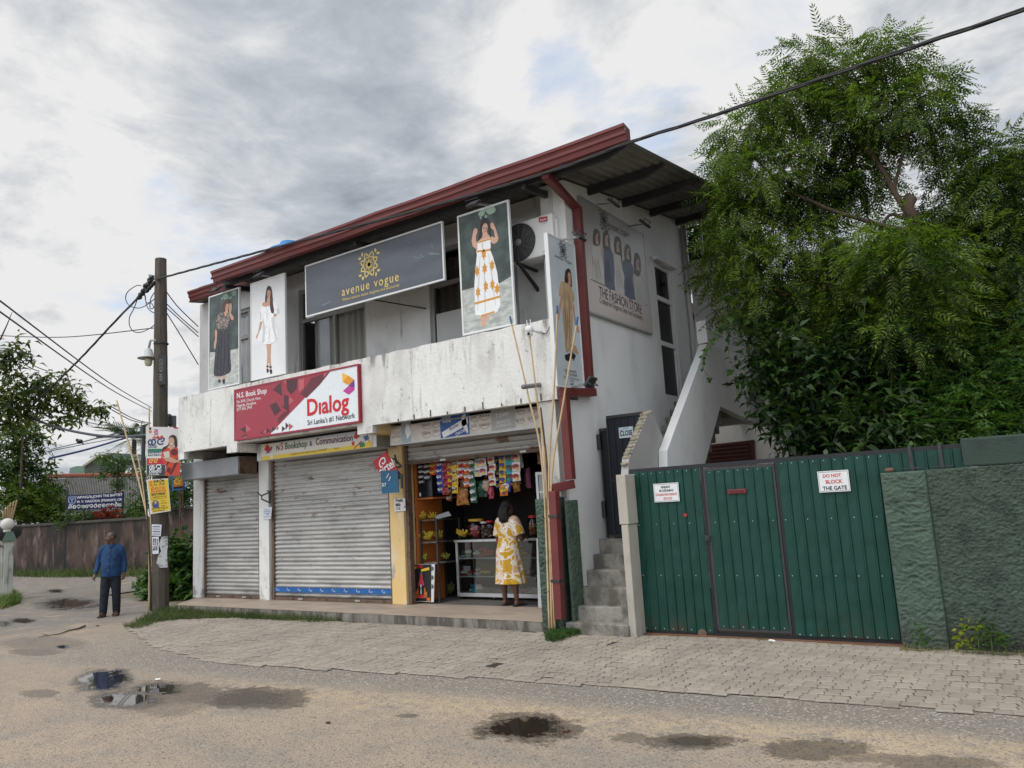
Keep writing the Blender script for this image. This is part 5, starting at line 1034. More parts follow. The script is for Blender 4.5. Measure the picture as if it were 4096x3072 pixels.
# dark door at the foot of the upper stair flight
DP2 = FP(9.83); o = thing('metal_door', 'black ribbed metal door closing the stair between wall and balustrade', 'door', (-4.87, 9.83, 1.14))
bm = mat('blue black door sheet', (0.010, 0.012, 0.020), .45, .2, 3, bump=.03)
def ribs(pl, u0, u1, v0, v1, h):
    g = G(); p = .105; u = u0
    while u < u1: g.pbox(pl, u, min(u+p-.022, u1), v0, v1, h-.01, h); g.pbox(pl, min(u+p-.022, u1-.001), min(u+p, u1), v0, v1, h-.01, h+.012); u += p
    return g
part('sheet', ribs(DP2, -5.11, -4.50, 1.19, 2.82, 0.0), bm, o); part('side_leaf', ribs(DP2, -5.235, -5.125, 1.19, 2.66, -.012), bm, o)
g = G()
for q in ((-5.12, -4.49, 2.82, 2.86), (-5.12, -4.49, 1.15, 1.19), (-5.125, -5.11, 1.19, 2.82), (-5.25, -5.13, 2.662, 2.69), (-5.25, -5.235, 1.15, 2.66), (-4.50, -4.485, 1.19, 2.82), (-5.10, -4.5, 1.93, 1.95)): g.pbox(DP2, *q, -.02, .018)
part('frame', g, steel, o)
for z in (1.55, 2.5): part('hinge', G().box(-5.29, -5.235, 9.80, 9.84, z-.11, z+.11), steel, o)
CP = DP2.up(.022); rr_ = rect(CP, r8, '325,605 393,598 395,650 328,655')
o = board('door_sign', 'pale blue sign reading CLOSE on the black stair door', 'sign', CP, rr_, flat('pale blue card', (.46, .56, .62)), None, th=.004)
w, h = rr_[1]-rr_[0], rr_[3]-rr_[2]; g = G(); text(g, CP, 'CLOSE', (rr_[0]+.07*w, rr_[2]+.22*h), (rr_[1]-.05*w, rr_[2]+.22*h), .002, .03, 1.5); text(g, CP, "we're", (rr_[0]+.07*w, rr_[2]+.70*h), (rr_[0]+.28*w, rr_[2]+.70*h), .002, .01); part('lettering', g, black, o)
part('card_tab', G().pbox(CP, rr_[0]+.3*w, rr_[0]+.72*w, rr_[2]+.82*h, rr_[2]+.95*h, .001, .003), flat('grey card', (.33, .40, .45)), o)
# leaning bamboo poles
bamb = mat('bare bamboo', (0.50, 0.37, 0.21), .55, .18, 5, stains=(((.30, .20, .10), (3, 3, 9), .5, .7, .6),), bump=.1); tip = flat('blue tape', (.03, .10, .22))
def stick(pts, rr0, rr1, label, cap=True, group='bamboo poles leaning at the shop corner', m=None):
    q = catmull(pts, 6, False); n = len(q); o = thing('bamboo_pole', label, 'pole', q[0], group)
    part('cane', G().tube(q, [rr0+(rr1-rr0)*i/(n-1) for i in range(n)], 7), m or bamb, o, smooth=True)
    if cap: a = Vector(tuple(q[-1])); b = Vector(tuple(q[-2])); d_ = (a-b).normalized(); part('tip_tape', G().tube([a-d_*.10, a+d_*.01], rr1*1.25, 7), tip, o)
    return o
def sy(x, y, Y): return tuple(OY(*D(x, y), Y))
b0 = OY(*D(1187, 1362), 8.66); b0[2] = 0.02
stick([b0, sy(1172, 1010, 8.66), sy(1140, 850, 8.62), sy(1102, 685, 8.60)], .016, .011, 'bamboo pole leaning farthest left, its top over the balcony parapet')
stick([b0+np.array([.03, .03, 0]), sy(1178, 1010, 8.69), sy(1160, 860, 8.67), sy(1142, 708, 8.66)], .016, .011, 'bamboo pole passing in front of the security camera')
stick([b0+np.array([.05, -.02, 0]), sy(1186, 1030, 8.62), sy(1197, 840, 8.58), sy(1204, 662, 8.55)], .016, .011, 'bamboo pole with its tip on the lady of the narrow sign, nearly upright')
stick([b0+np.array([.08, .0, 0]), sy(1190, 1060, 8.60), sy(1215, 880, 8.56), sy(1248, 686, 8.53)], .016, .011, 'bamboo pole leaning farthest right across the narrow sign')
stick([b0+np.array([-.02, .03, 0]), sy(1183, 1040, 8.70), sy(1176, 950, 8.71), sy(1168, 880, 8.73)], .014, .012, 'rusty thin rod standing among the bamboo poles at the corner', False, m=rust)
for z in (0.52, 1.45): 
    part_l = OY(*D(1187, 1362), 8.66); solo('wire_tie', G().tube([(part_l[0]-.04+0.10*math.cos(t_*.7)*.5+.05, 8.645+.05*math.sin(t_*.7), z+.004*t_) for t_ in range(10)], .004, 5), steel, 'thin wire tie round the bamboo bundle, %s' % ('near the ground' if z < 1 else 'at the height of the pier top'), 'wire', loc=(part_l[0], 8.65, z))
# utility pole
PB = Vector((-14.95, 8.95, 0)); wood = mat('weathered timber pole', (0.085, 0.070, 0.057), .9, .22, 3, stains=(((.05, .042, .036), (16, 16, 1.2), .48, .66, .8), ((.22, .185, .15), (12, 12, 1.0), .55, .75, .6), ((.26, .26, .25), (3, 3, 2), .6, .66, .55, (1.9, 1.2))), bump=.7, bs=18)
o = thing('utility_pole', 'tall weathered timber utility pole at the left corner of the shop', 'utility pole', PB)
rd = random.Random(9); nz = 30; pts = [PB+Vector((-.13*(k/nz)**1.2, 0, 7.32*k/nz)) for k in range(nz+1)]
g = G().tube(pts, [.180-.060*k/nz+rd.uniform(-.004, .004) for k in range(nz+1)], 9); part('shaft', g, wood, o)
PN = Plane(PB+Vector((.06, -.085, 0)), (.80, .60, 0), (0, 0, 1))
q = P(r1, PN, '1322,978 1383,978 1378,1222 1320,1220'); u0, u1, v0, v1 = q[0][0], q[1][0], q[2][1], q[0][1]
part('number_plate', G().pbox(PN, u0, u1, v0, v1, .03, .055), mat('dark plate', (.03, .03, .032), .6), o)
PR_ = Plane(PN.at((u0+u1)/2+.02, v0+.05, .057), (0, 0, 1), -PN.u); g = G(); text(g, PR_, 'AM 43/5/2', (.02, -.0), (v1-v0-.14, -.0), 0, .01, 1.0); part('plate_lettering', g, mat('embossed number', (.16, .16, .16), .5), o)
zb = OY(*r1(1330, 884), 8.95)[2]; g = G(); g.lathe([(.150, -.012), (.150, .012)], PB+Vector((-.08, 0, zb)), 16); part('steel_band', g, steel, o)
g = G().tube([PB+Vector((-.1, 0, 6.9)), PB+Vector((-.38, -.12, 7.0)), PB+Vector((-.36, -.12, 6.85))], .012, 6); part('hook_bracket', g, steel, o)
rd = random.Random(3); hub = PB+Vector((-.12, -.05, 6.85))
for k in range(13):
    t_ = k/12; c = OY(*r1(1265-t_*110+rd.uniform(-12, 12), 330+t_*160+rd.uniform(-10, 10)), 8.85); part('cable_clamp', G().lathe([(.035, -.05), (.05, -.02), (.05, .02), (.03, .05)], c, 7, (rd.uniform(-1, 1), rd.uniform(-1, 1), .6)), black, o)
for k in range(4):
    c = OY(*r1(1275-k*18, 380+k*20), 8.82); part('cable_clamp', G().lathe([(.03, -.05), (.045, 0), (.03, .05)], c, 7, (1, .2, .8)), black, o)
o = thing('street_lamp', 'small bracket street lamp with conical grey shade on the timber pole', 'street lamp', OY(*r1(1290, 855), 8.80))
lp = [OY(*r1(*k), 8.80) for k in ((1290, 855), (1252, 850), (1243, 868), (1233, 925))]; part('arm', G().tube(lp, .025, 8), mat('grey lamp paint', (.42, .43, .43), .5), o, smooth=True)
c = lp[3]; part('shade', G().lathe([(.03, .02), (.075, -.02), (.10, -.16), (.22, -.19), (.215, -.205), (.09, -.17)], c, 20), mat('grey lamp paint', (.42, .43, .43), .5), o, smooth=True); part('bulb', G().lathe([(.05, -.18), (.075, -.22), (.08, -.30), (.055, -.36), (.01, -.37)], c, 14), flat('milky bulb', (.50, .50, .36), .25), o, smooth=True)
# sticks and posters at the pole
l0 = OY(*D(324, 1325), 8.80); l0[2] = 0.02
stick([l0, OY(*D(322, 1150), 8.80), OY(*D(305, 1060), 8.80), OY(*D(278, 960), 8.78), OY(*D(252, 865), 8.75)], .024, .016, 'long bent bamboo pole leaning left away from the timber pole', False, 'bamboo poles tied to the timber pole')
stick([l0+np.array([.06, .02, 0]), OY(*D(325, 1100), 8.78), OY(*D(322, 880), 8.74)], .022, .014, 'straight bamboo pole standing against the timber pole', False, 'bamboo poles tied to the timber pole')
stick([l0+np.array([.02, -.03, 0]), OY(*D(321, 1150), 8.76), OY(*D(306, 1030), 8.76), OY(*D(296, 980), 8.74)], .020, .014, 'short bamboo pole in the bundle left of the yellow poster', False, 'bamboo poles tied to the timber pole')
stick([l0+np.array([.10, -.02, 0]), OY(*D(318, 1120), 8.72), OY(*D(310, 868+174), 8.72)], .014, .012, 'dark thin stake in the bundle beside the yellow poster', False, 'bamboo poles tied to the timber pole', steel)
PP = Plane(PB+Vector((.10, -.22, 0)), (.80, .60, 0), (0, 0, 1))
def paper(name, label, pl, s, m, zf=r2, cat='poster'):
    q = P(zf, pl, s); o = thing(name, label, cat, pl.at(sum(k[0] for k in q)/len(q), min(k[1] for k in q)))
    part('sheet', G().poly(pl, q, 0, .004), m, o); return o
o = paper('tuition_poster', 'large class poster of a woman in a red saree on the timber pole', PP, '1063,103 1313,108 1312,460 1068,462', flat('poster white', (.60, .58, .56)))
pr(o, 'red_corner', PP, flat('poster crimson', (.42, .015, .05)), r2, ['1262,107 1313,108 1313,119 1268,117'], .002); pr(o, 'crimson_band', PP, flat('poster crimson', (.42, .015, .05)), r2, ['1070,335 1200,334 1200,378 1070,380'], .002)
pr(o, 'dark_band', PP, flat('poster slate', (.035, .045, .06)), r2, ['1070,382 1205,380 1205,460 1070,461'], .002); pr(o, 'green_band', PP, flat('poster green', (.02, .16, .10)), r2, ['1078,266 1180,264 1180,286 1078,288'], .003); pr(o, 'emblem', PP, flat('poster orange', (.55, .18, .03)), r2, [ell(r2, PP, 1096, 140, 11, 12)], .003); pr(o, 'emblem', PP, black, r2, [ell(r2, PP, 1095, 117, 9, 9)], .003)
pr(o, 'printed_saree', PP, flat('printed red saree', (.50, .055, .025)), r2, ['1180,282 1215,250 1240,262 1280,250 1315,270 1313,460 1202,460 1210,390 1175,335'], .003); pr(o, 'saree_pattern', PP, flat('dark saree motif', (.12, .012, .015)), r2, [ell(r2, PP, 1272, 290, 26, 24), '1225,340 1245,350 1210,400', '1225,395 1250,410 1235,445 1215,430', '1290,330 1312,340 1250,455 1235,455'], .005)
pr(o, 'printed_arm', PP, skin, r2, ['1180,320 1215,330 1250,325 1285,345 1310,345 1308,362 1270,368 1215,355', '1232,240 1262,240 1268,262 1240,275'], .006); pr(o, 'printed_hair', PP, hairm, r2, ['1232,185 1250,165 1275,166 1290,190 1292,250 1275,248 1270,215 1240,205 1236,235 1180,285 1190,255 1228,235'], .0075, 2); pr(o, 'printed_face', PP, skin, r2, [ell(r2, PP, 1252, 212, 21, 32)], .009)
pr(o, 'printed_books', PP, flat('printed books', (.55, .50, .42)), r2, ['1190,290 1235,280 1240,325 1205,335'], .0085); pr(o, 'printed_smile', PP, whitep, r2, ['1243,226 1262,225 1256,232 1248,232'], .010)
g = G(); text(g, PP, '20', PP.uv(*r2(1122, 143)), PP.uv(*r2(1152, 142)), .003, .03); text(g, PP, '26', PP.uv(*r2(1122, 164)), PP.uv(*r2(1152, 163)), .003, .03); part('year_lettering', g, flat('poster magenta', (.45, .02, .16)), o)
g = G(); script_line(g, PP, PP.uv(*r2(1112, 198)), PP.uv(*r2(1196, 190)), .075, .003, 21, .2); part('script_lettering', g, flat('poster red', (.45, .02, .02)), o)
g = G(); script_line(g, PP, PP.uv(*r2(1074, 238)), PP.uv(*r2(1208, 232)), .14, .003, 22, .22); script_line(g, PP, PP.uv(*r2(1078, 260)), PP.uv(*r2(1145, 257)), .06, .003, 23, .2); script_line(g, PP, PP.uv(*r2(1078, 300)), PP.uv(*r2(1175, 296)), .035, .003, 24, .2); script_line(g, PP, PP.uv(*r2(1078, 318)), PP.uv(*r2(1175, 315)), .035, .003, 25, .2); part('script_lettering', g, flat('poster blue', (.02, .06, .16)), o)
g = G(); script_line(g, PP, PP.uv(*r2(1085, 368)), PP.uv(*r2(1155, 364)), .08, .004, 26, .2); part('script_lettering', g, flat('poster yellow', (.70, .50, .05)), o)
g = G(); script_line(g, PP, PP.uv(*r2(1085, 418)), PP.uv(*r2(1180, 414)), .10, .004, 27, .18); script_line(g, PP, PP.uv(*r2(1085, 440)), PP.uv(*r2(1180, 437)), .06, .004, 28, .18); script_line(g, PP, PP.uv(*r2(1085, 456)), PP.uv(*r2(1160, 454)), .03, .004, 29, .18); part('script_lettering', g, whitep, o)
yl = flat('poster yellow sheet', (.62, .43, .025)); o = paper('tuition_poster', 'yellow mathematics class poster tied below the large white poster', PP.up(.03), '1067,490 1225,480 1245,718 1095,742', flat('poster white', (.60, .58, .56))); Q = PP.up(.03)
pr(o, 'yellow_field', Q, yl, r2, ['1078,497 1222,487 1240,712 1108,732'], .002); pr(o, 'photo', Q, flat('photo grey', (.10, .11, .13)), r2, [ell(r2, Q, 1135, 668, 27, 30)], .003); pr(o, 'photo_face', Q, skin, r2, [ell(r2, Q, 1135, 655, 8, 11)], .005); pr(o, 'photo_shirt', Q, flat('navy print', (.02, .05, .20)), r2, ['1118,675 1150,672 1160,688 1135,697 1112,690'], .005)
g = G(); script_line(g, Q, Q.uv(*r2(1118, 512)), Q.uv(*r2(1200, 505)), .055, .003, 31, .2); text(g, Q, 'A/L', Q.uv(*r2(1118, 534)), Q.uv(*r2(1150, 531)), .003, .02); script_line(g, Q, Q.uv(*r2(1155, 532)), Q.uv(*r2(1205, 527)), .05, .003, 32, .2)
text(g, Q, 'COMBINED MATHS', Q.uv(*r2(1106, 624)), Q.uv(*r2(1212, 614)), .003, .02); script_line(g, Q, Q.uv(*r2(1104, 608)), Q.uv(*r2(1205, 599)), .045, .003, 33, .24); text(g, Q, 'Theory', Q.uv(*r2(1172, 648)), Q.uv(*r2(1208, 645)), .003, .01); text(g, Q, 'Revision', Q.uv(*r2(1172, 666)), Q.uv(*r2(1220, 662)), .003, .01); text(g, Q, 'Paper', Q.uv(*r2(1174, 684)), Q.uv(*r2(1206, 681)), .003, .01); text(g, Q, '070 320 523 6', Q.uv(*r2(1106, 712)), Q.uv(*r2(1222, 698)), .003, .02, 1.1); g.rib(Q, [Q.uv(*r2(*k)) for k in ((1097, 594), (1212, 582), (1214, 622), (1100, 634))], .008, .003, True); script_line(g, Q, Q.uv(*r2(1115, 725)), Q.uv(*r2(1205, 715)), .025, .003, 36, .2); part('lettering', g, black, o)
g = G(); script_line(g, Q, Q.uv(*r2(1098, 566)), Q.uv(*r2(1208, 556)), .06, .003, 34, .2); script_line(g, Q, Q.uv(*r2(1098, 586)), Q.uv(*r2(1212, 574)), .045, .003, 35, .2); text(g, Q, '23', Q.uv(*r2(1088, 518)), Q.uv(*r2(1112, 515)), .003, .03); text(g, Q, '26', Q.uv(*r2(1090, 538)), Q.uv(*r2(1113, 535)), .003, .03); part('red_lettering', g, redp, o)
o = paper('notice_paper', 'white typed notice pasted on the pole below the yellow poster', PP.up(-.03), '1107,815 1178,818 1172,902 1107,898', flat('white paper', (0.62, 0.64, 0.70)), cat='notice'); Q = PP.up(-.03); g = G()
for k in range(6): g.rib(Q, [Q.uv(*r2(1112, 832+k*12)), Q.uv(*r2(1168, 830+k*12))], .018 if k % 3 == 0 else .010, .002)
part('typed_lines', g, greyp, o)
o = paper('notice_paper', 'white notice with a small portrait pasted low on the pole', PP.up(-.035), '1108,908 1157,905 1157,1030 1112,1032', flat('white paper', (0.62, 0.64, 0.70)), cat='notice'); Q = PP.up(-.035); pr(o, 'portrait', Q, greyp, r2, ['1115,920 1138,918 1138,965 1116,966'], .002); pr(o, 'portrait_face', Q, flat('photo pale', (.4, .4, .4)), r2, [ell(r2, Q, 1127, 935, 5, 8), '1120,945 1134,945 1134,962 1121,962'], .003)
g = G(); script_line(g, Q, Q.uv(*r2(1114, 1008)), Q.uv(*r2(1150, 1004)), .04, .002, 41, .22)
for k in range(5): g.rib(Q, [Q.uv(*r2(1143, 925+k*10)), Q.uv(*r2(1152, 924+k*10))], .015, .002); g.rib(Q, [Q.uv(*r2(1116, 975+k*5)), Q.uv(*r2(1150, 973+k*5))], .006, .002)
part('lettering', g, black, o)
o = paper('torn_paper', 'torn white poster remains hanging on the lower pole', PP.up(-.04), '1180,905 1222,900 1225,960 1218,1010 1222,1130 1165,1132 1140,1100 1152,1050 1175,1010 1158,960', mat('torn grey paper', (.42, .43, .44), .9, .2, 6, stains=(((.12, .11, .10), (9, 9, 9), .52, .6, .8),)), cat='paper')
o = thing('banner_pole', 'thin stakes carrying a small blue poster behind the timber pole', 'pole', OY(*r2(1318, 905), 9.6))
for a_, b_ in (((1318, 905), (1304, 560)), ((1325, 900), (1335, 540)), ((1312, 905), (1318, 560))): part('stake', G().tube([OY(*r2(*a_), 9.6), OY(*r2(*b_), 9.55)], .014, 6), rust, o)
TQ = Plane((-14.9, 9.5, 0), (.80, .60, 0), (0, 0, 1)); TQ = Plane(OY(*r2(1300, 520), 9.5)*[1, 1, 0], (.80, .60, 0), (0, 0, 1))
o = paper('tuition_poster', 'small blue bordered poster with yellow script on thin stakes', TQ, '1250,460 1345,440 1352,560 1255,572', flat('poster bright blue', (.04, .16, .40))); pr(o, 'dark_field', TQ, flat('poster ink', (.015, .012, .03)), r2, ['1262,470 1336,455 1342,548 1266,560'], .002); pr(o, 'orange_field', TQ, flat('poster orange', (.55, .18, .03)), r2, ['1264,495 1336,486 1338,535 1266,542'], .003)
g = G(); script_line(g, TQ, TQ.uv(*r2(1266, 525)), TQ.uv(*r2(1336, 516)), .13, .005, 51, .22); script_line(g, TQ, TQ.uv(*r2(1266, 485)), TQ.uv(*r2(1334, 473)), .05, .005, 52, .2); part('script_lettering', g, flat('poster yellow', (.70, .50, .05)), o)
# ------------------------------------------------------------------ the open shop
rm = mat('shade toned shop wall', (0.014, 0.012, 0.011), .9, .2, 2)  # near black: the unlit room's shade is put into this colour
g = G().box(-8.96, -8.93, 9.98, 12.9, .15, 3.05); part('orange_wall', G().box(-8.975, -8.935, YW+.225, 10.64, .15, 3.05), orange, bld); part('room_wall', G().box(-8.975, -8.935, 10.641, 12.9, .15, 3.05), rm, bld)  # orange stops partway in; beyond it the wall colour carries the shade
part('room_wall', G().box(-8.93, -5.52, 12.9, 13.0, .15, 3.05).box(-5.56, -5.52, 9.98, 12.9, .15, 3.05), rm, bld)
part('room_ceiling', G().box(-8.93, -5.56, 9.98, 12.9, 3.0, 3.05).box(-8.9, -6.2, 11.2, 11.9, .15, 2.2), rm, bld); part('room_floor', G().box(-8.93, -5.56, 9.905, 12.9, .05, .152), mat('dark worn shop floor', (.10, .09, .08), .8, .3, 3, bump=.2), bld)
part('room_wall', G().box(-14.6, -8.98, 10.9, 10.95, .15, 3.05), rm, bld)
# display counter
YC = 10.45; CPn = FP(YC); x0, x1, z0, z1 = -8.52, -6.74, .20, 1.15; dp = .5
o = thing('display_counter', 'aluminium framed glass display counter in the open shop', 'counter', ((x0+x1)/2, YC+.25, .15))
g = G()
for x in (x0, x1-.04):
    for y in (YC, YC+dp-.04): g.box(x, x+.04, y, y+.04, z0+.06, z1-.05)
g.box(x0-.02, x1+.02, YC-.02, YC+dp+.02, z1-.05, z1-.012).box(x0, x1, YC, YC+dp, z0, z0+.06)
part('frame', g, mat('brushed aluminium', (.55, .55, .55), .35, .06, 4, metal=.5), o, bev=.003)
part('counter_top', G().box(x0-.02, x1+.02, YC-.02, YC+dp+.02, z1-.0115, z1), glass_mat('thick glass', (.55, .62, .60), .75), o)
for z in (.53, .83): part('glass_shelf', G().box(x0+.04, x1-.04, YC+.05, YC+dp-.05, z-.006, z).box(x0+.04, x1-.04, YC+.035, YC+.048, z-.014, z+.006), mat('shelf edge', (.45, .47, .47), .3), o)
part('front_glass', G().box(x0+.04, x1-.04, YC+.012, YC+.017, z0+.06, z1-.05), glass_mat('counter glass', (.82, .86, .85), .88), o)
part('back_board', G().box(x0+.04, x1-.04, YC+dp-.03, YC+dp-.02, z0+.06, z1-.05), mat('dark back board', (.05, .05, .05), .6), o)
for x in (x0+.06, x0+.75, x1-.08): part('caster', G().lathe([(.025, -.012), (.025, .012)], (x, YC+.05, .177), 12, (1, 0, 0)), steel, o)
def cxy(x, y, Y): p = OY(*r7(x, y), Y); return p
def pillow(c, w, h, d, tilt=0.0, nx=5, nz=5):             # a filled packet, crimped at head and foot
    g = G(); cs, sn = math.cos(tilt), math.sin(tilt)
    for sgn in (-1, 1):
        def f(i, j):
            u = (i-.5)*w*(1-.06*math.sin(math.pi*j)); v = (j-.5)*h
            t_ = d/2*(math.sin(math.pi*min(1, max(0, i)))**.6)*(math.sin(math.pi*(.06+.88*j))**.7)
            return (c[0]+u*cs-v*sn, c[1]+sgn*t_, c[2]+u*sn+v*cs)
        b = G().grid(f, nx, nz); 
        if sgn > 0: b.f = [q[::-1] for q in b.f]
        g.merge(b)
    return g
pcol = {k: flat('packet foil '+k, v, .3) for k, v in dict(black=(.015, .015, .018), white=(.66, .66, .66), red=(.42, .02, .02), yellow=(.65, .42, .03), blue=(.02, .05, .30), orange=(.55, .13, .02), green=(.015, .10, .05), brown=(.10, .04, .02), purple=(.16, .02, .12), cyan=(.03, .33, .45), pink=(.45, .08, .12), clear=(.36, .35, .33)).items()}
def strip(px, y0, y1, n, body, blob, spot, label, Y=9.98, w=.135, cat='snack packets'):
    a = cxy(px, y0, Y); b = cxy(px, y1, Y); o = thing('snack_packet_strip', label, cat, a, 'strips of snack packets hanging in the shop front')
    H = (a[2]-b[2])/n; rd = random.Random(int(px*7))
    part('hanging_string', G().tube([(a[0], Y+.015, a[2]+.01), (a[0], Y+.015, 2.62)], .003, 4), black, o)
    for i in range(n):
        c = (a[0]+rd.uniform(-.012, .012)-(.0 if n < 4 else .0), Y+rd.uniform(-.015, .015), a[2]-H*(i+.5)); tl = rd.uniform(-.07, .07)
        k = part('packet', pillow(c, w, H*.97, .045, tl), pcol[body], o, smooth=True); pl = FP(c[1]-.0235)
        part('packet_label', G().poly(pl, [(c[0]+w*.40*math.cos(t_)*(1+.1*math.sin(3*t_)), c[2]+H*.02+H*.27*math.sin(t_)) for t_ in [2*math.pi*q/14 for q in range(14)]], .001), pcol[blob], k)
        part('packet_picture', G().poly(pl, [(c[0]+w*.12+w*.22*math.cos(t_), c[2]-H*.25+H*.14*math.sin(t_)) for t_ in [2*math.pi*q/10 for q in range(10)]], .003), pcol[spot], k)
        g = G(); text(g, pl, rd.choice(('crunchy', 'tasty', 'snack', 'crisp')), (c[0]-w*.3, c[2]+H*.02), (c[0]+w*.3, c[2]+H*.04), .003, .02, 1.4); part('packet_lettering', g, pcol['black' if blob != 'black' else 'white'], k)
    return o
for a_ in ((321, 445, 585, 4, 'black', 'white', 'black', 'strip of black and white packets nearest the yellow pillar'), (359, 440, 555, 3, 'black', 'white', 'brown', 'short strip of three black and white packets, second from the pillar'), (398, 430, 520, 2, 'red', 'yellow', 'orange', 'pair of red and yellow packets hanging over the dark cabinet'),
           (446, 425, 640, 5, 'blue', 'white', 'blue', 'strip of blue and white packets'), (481, 420, 655, 5, 'red', 'pink', 'black', 'long strip of red packets right of the blue strip'), (516, 415, 603, 4, 'yellow', 'red', 'brown', 'strip of yellow packets with red labels'), (548, 412, 645, 4, 'yellow', 'black', 'yellow', 'strip of yellow packets with black labels'),
           (588, 412, 545, 3, 'red', 'white', 'red', 'strip of three red packets with white labels'), (629, 410, 602, 4, 'orange', 'white', 'red', 'strip of orange packets with white labels'), (668, 408, 712, 6, 'green', 'white', 'black', 'longest strip, of green packets with white labels'), (702, 405, 530, 2, 'white', 'clear', 'yellow', 'white crisp packets left of the middle of the shop front'), (740, 400, 520, 2, 'white', 'pink', 'yellow', 'white crisp packets with pink labels'),
           (803, 390, 592, 4, 'white', 'red', 'yellow', 'strip of four white crisp packets with red labels'), (873, 375, 575, 4, 'yellow', 'blue', 'brown', 'strip of yellow packets with blue labels'), (888, 578, 663, 1, 'orange', 'yellow', 'brown', 'single orange packet hanging under the yellow and blue strip'), (908, 560, 635, 1, 'blue', 'white', 'yellow', 'single blue and white packet hanging low'), (926, 370, 560, 3, 'cyan', 'brown', 'green', 'strip of bright blue packets with brown labels'), (970, 362, 562, 3, 'white', 'red', 'yellow', 'last strip on the right, of white and yellow packets')):
    strip(*a_, w=.132 if a_[3] > 3 else .155)
for a_ in ((340, 445, 640, 5, 'brown', 'yellow', 'red', 'dim strip of brown packets behind the black and white ones'), (425, 430, 600, 4, 'green', 'yellow', 'white', 'dim strip of green packets over the cabinet edge'), (500, 425, 700, 6, 'brown', 'white', 'orange', 'long dim strip of brown packets behind the yellow ones'), (610, 420, 690, 6, 'purple', 'white', 'yellow', 'dim strip of purple packets behind the orange ones'), (770, 400, 640, 5, 'orange', 'white', 'brown', 'dim strip of orange packets at the middle of the shop'), (835, 390, 610, 5, 'blue', 'yellow', 'white', 'dim strip of dark blue packets right of the middle'), (948, 375, 600, 5, 'red', 'yellow', 'brown', 'dim strip of red packets behind the right strips')):
    strip(*a_, Y=10.35, w=.14)
def bag(px0, px1, y0, y1, m, label, Y=10.05, name='snack_bag'):
    a = cxy(px0, y0, Y); b = cxy(px1, y1, Y); c = ((a[0]+b[0])/2, Y, (a[2]+b[2])/2); g = pillow(c, abs(b[0]-a[0]), abs(a[2]-b[2]), .12, .05, 8, 9); rd = random.Random(int(px0)); g.v = [(x+rd.gauss(0, .006), y+rd.gauss(0, .010), z+rd.gauss(0, .006)) for x, y, z in g.v]
    solo(name, g, m, label, 'bag', 'loose bags hanging in the shop front', loc=(c[0], Y, b[2]), smooth=True)
chip = mat('chips in clear bag', (.34, .15, .03), .3, .5, 26, stains=(((.10, .035, .01), (22, 22, 22), .5, .6, .8), ((.6, .42, .2), (30, 30, 30), .62, .7, .7)), bump=.4)
bag(560, 648, 600, 722, chip, 'large bag of orange fried chips below the green strip'); bag(735, 795, 560, 632, mat('cereal in clear bag', (.42, .33, .24), .35, .5, 40, bump=.4), 'clear bag of pale puffed cereal'); bag(700, 775, 560, 668, mat('dark green bag', (.012, .05, .03), .3, .3, 5), 'dark green plastic bag hanging at the middle'); bag(788, 822, 600, 680, pcol['pink'], 'small pink packet hung below the white crisps')
bag(985, 1022, 365, 470, pcol['clear'], 'clear plastic bag right of the last strip'); bag(1036, 1080, 470, 605, mat('purple onion net', (.13, .03, .07), .4, .5, 24), 'hanging bag with purple contents', 10.2); bag(1120, 1165, 350, 440, mat('brown dry goods', (.22, .11, .05), .4, .5, 24), 'bag of brown dry goods hanging at the right side', 10.2); bag(955, 1002, 560, 632, chip, 'bag of dark orange snacks below the last strip'); bag(590, 640, 540, 620, pcol['brown'], 'brown snack bag under the red strips')
# jars on the counter
def jar(px, y0, y1, r_, body, lid, label, Y=10.62, fill=None, ridges=0):
    b = cxy(px, y1, Y); t_ = cxy(px, y0, Y); b[2] = z1+.001; h = max(.1, t_[2]-b[2]); o = thing('sweet_jar', label, 'jar', b, 'jars on the display counter')
    pr_ = [(r_*.9, 0), (r_, .01)]+[(r_*(1+(.03 if k % 2 else -.0)), .01+h*.78*k/14) for k in range(1, 14)] if ridges else [(r_*.9, 0), (r_, .01), (r_*1.04, h*.8)]
    part('body', G().lathe(pr_+[(r_*.8, h*.88)], b, 20), body, o, smooth=True); part('lid', G().lathe([(r_*.84, h*.88), (r_*.86, h*.885), (r_*.86, h*.99), (r_*.8, h)], b, 20), lid, o)
    if fill:
        g = G(); rd = random.Random(int(px))
        for k in range(60): a2 = rd.uniform(0, 6.28); q = r_*.86*math.sqrt(rd.random()); g.ball((b[0]+q*math.cos(a2), b[1]+q*math.sin(a2), b[2]+.03+rd.random()*h*.52), .03, 5, 4, (1, .8, .7))
        c_ = part('contents', g, fill, o); c_['kind'] = 'stuff'
    return o
clearp = glass_mat('clear jar plastic', (.86, .86, .85), .92)
jar(704, 820, 945, .155, clearp, flat('yellow lid', (.60, .36, .03)), 'large clear tub of pink sweets with a yellow lid', fill=mat('pink sweets', (.45, .04, .09), .4, .6, 30, stains=(((.6, .5, .1), (14, 14, 14), .58, .62, .9),)))
jar(755, 838, 945, .075, clearp, flat('white lid', (.6, .6, .58)), 'ribbed clear jar of dark sweets with a white lid', fill=mat('dark sweets', (.06, .025, .02), .4, .8, 30, stains=(((.6, .55, .5), (22, 22, 22), .56, .6, .9),)), ridges=1); jar(797, 832, 945, .075, clearp, flat('red lid', (.45, .02, .02)), 'ribbed clear jar with a red lid behind the woman\'s elbow', fill=mat('dark sweets', (.06, .025, .02)), ridges=1)
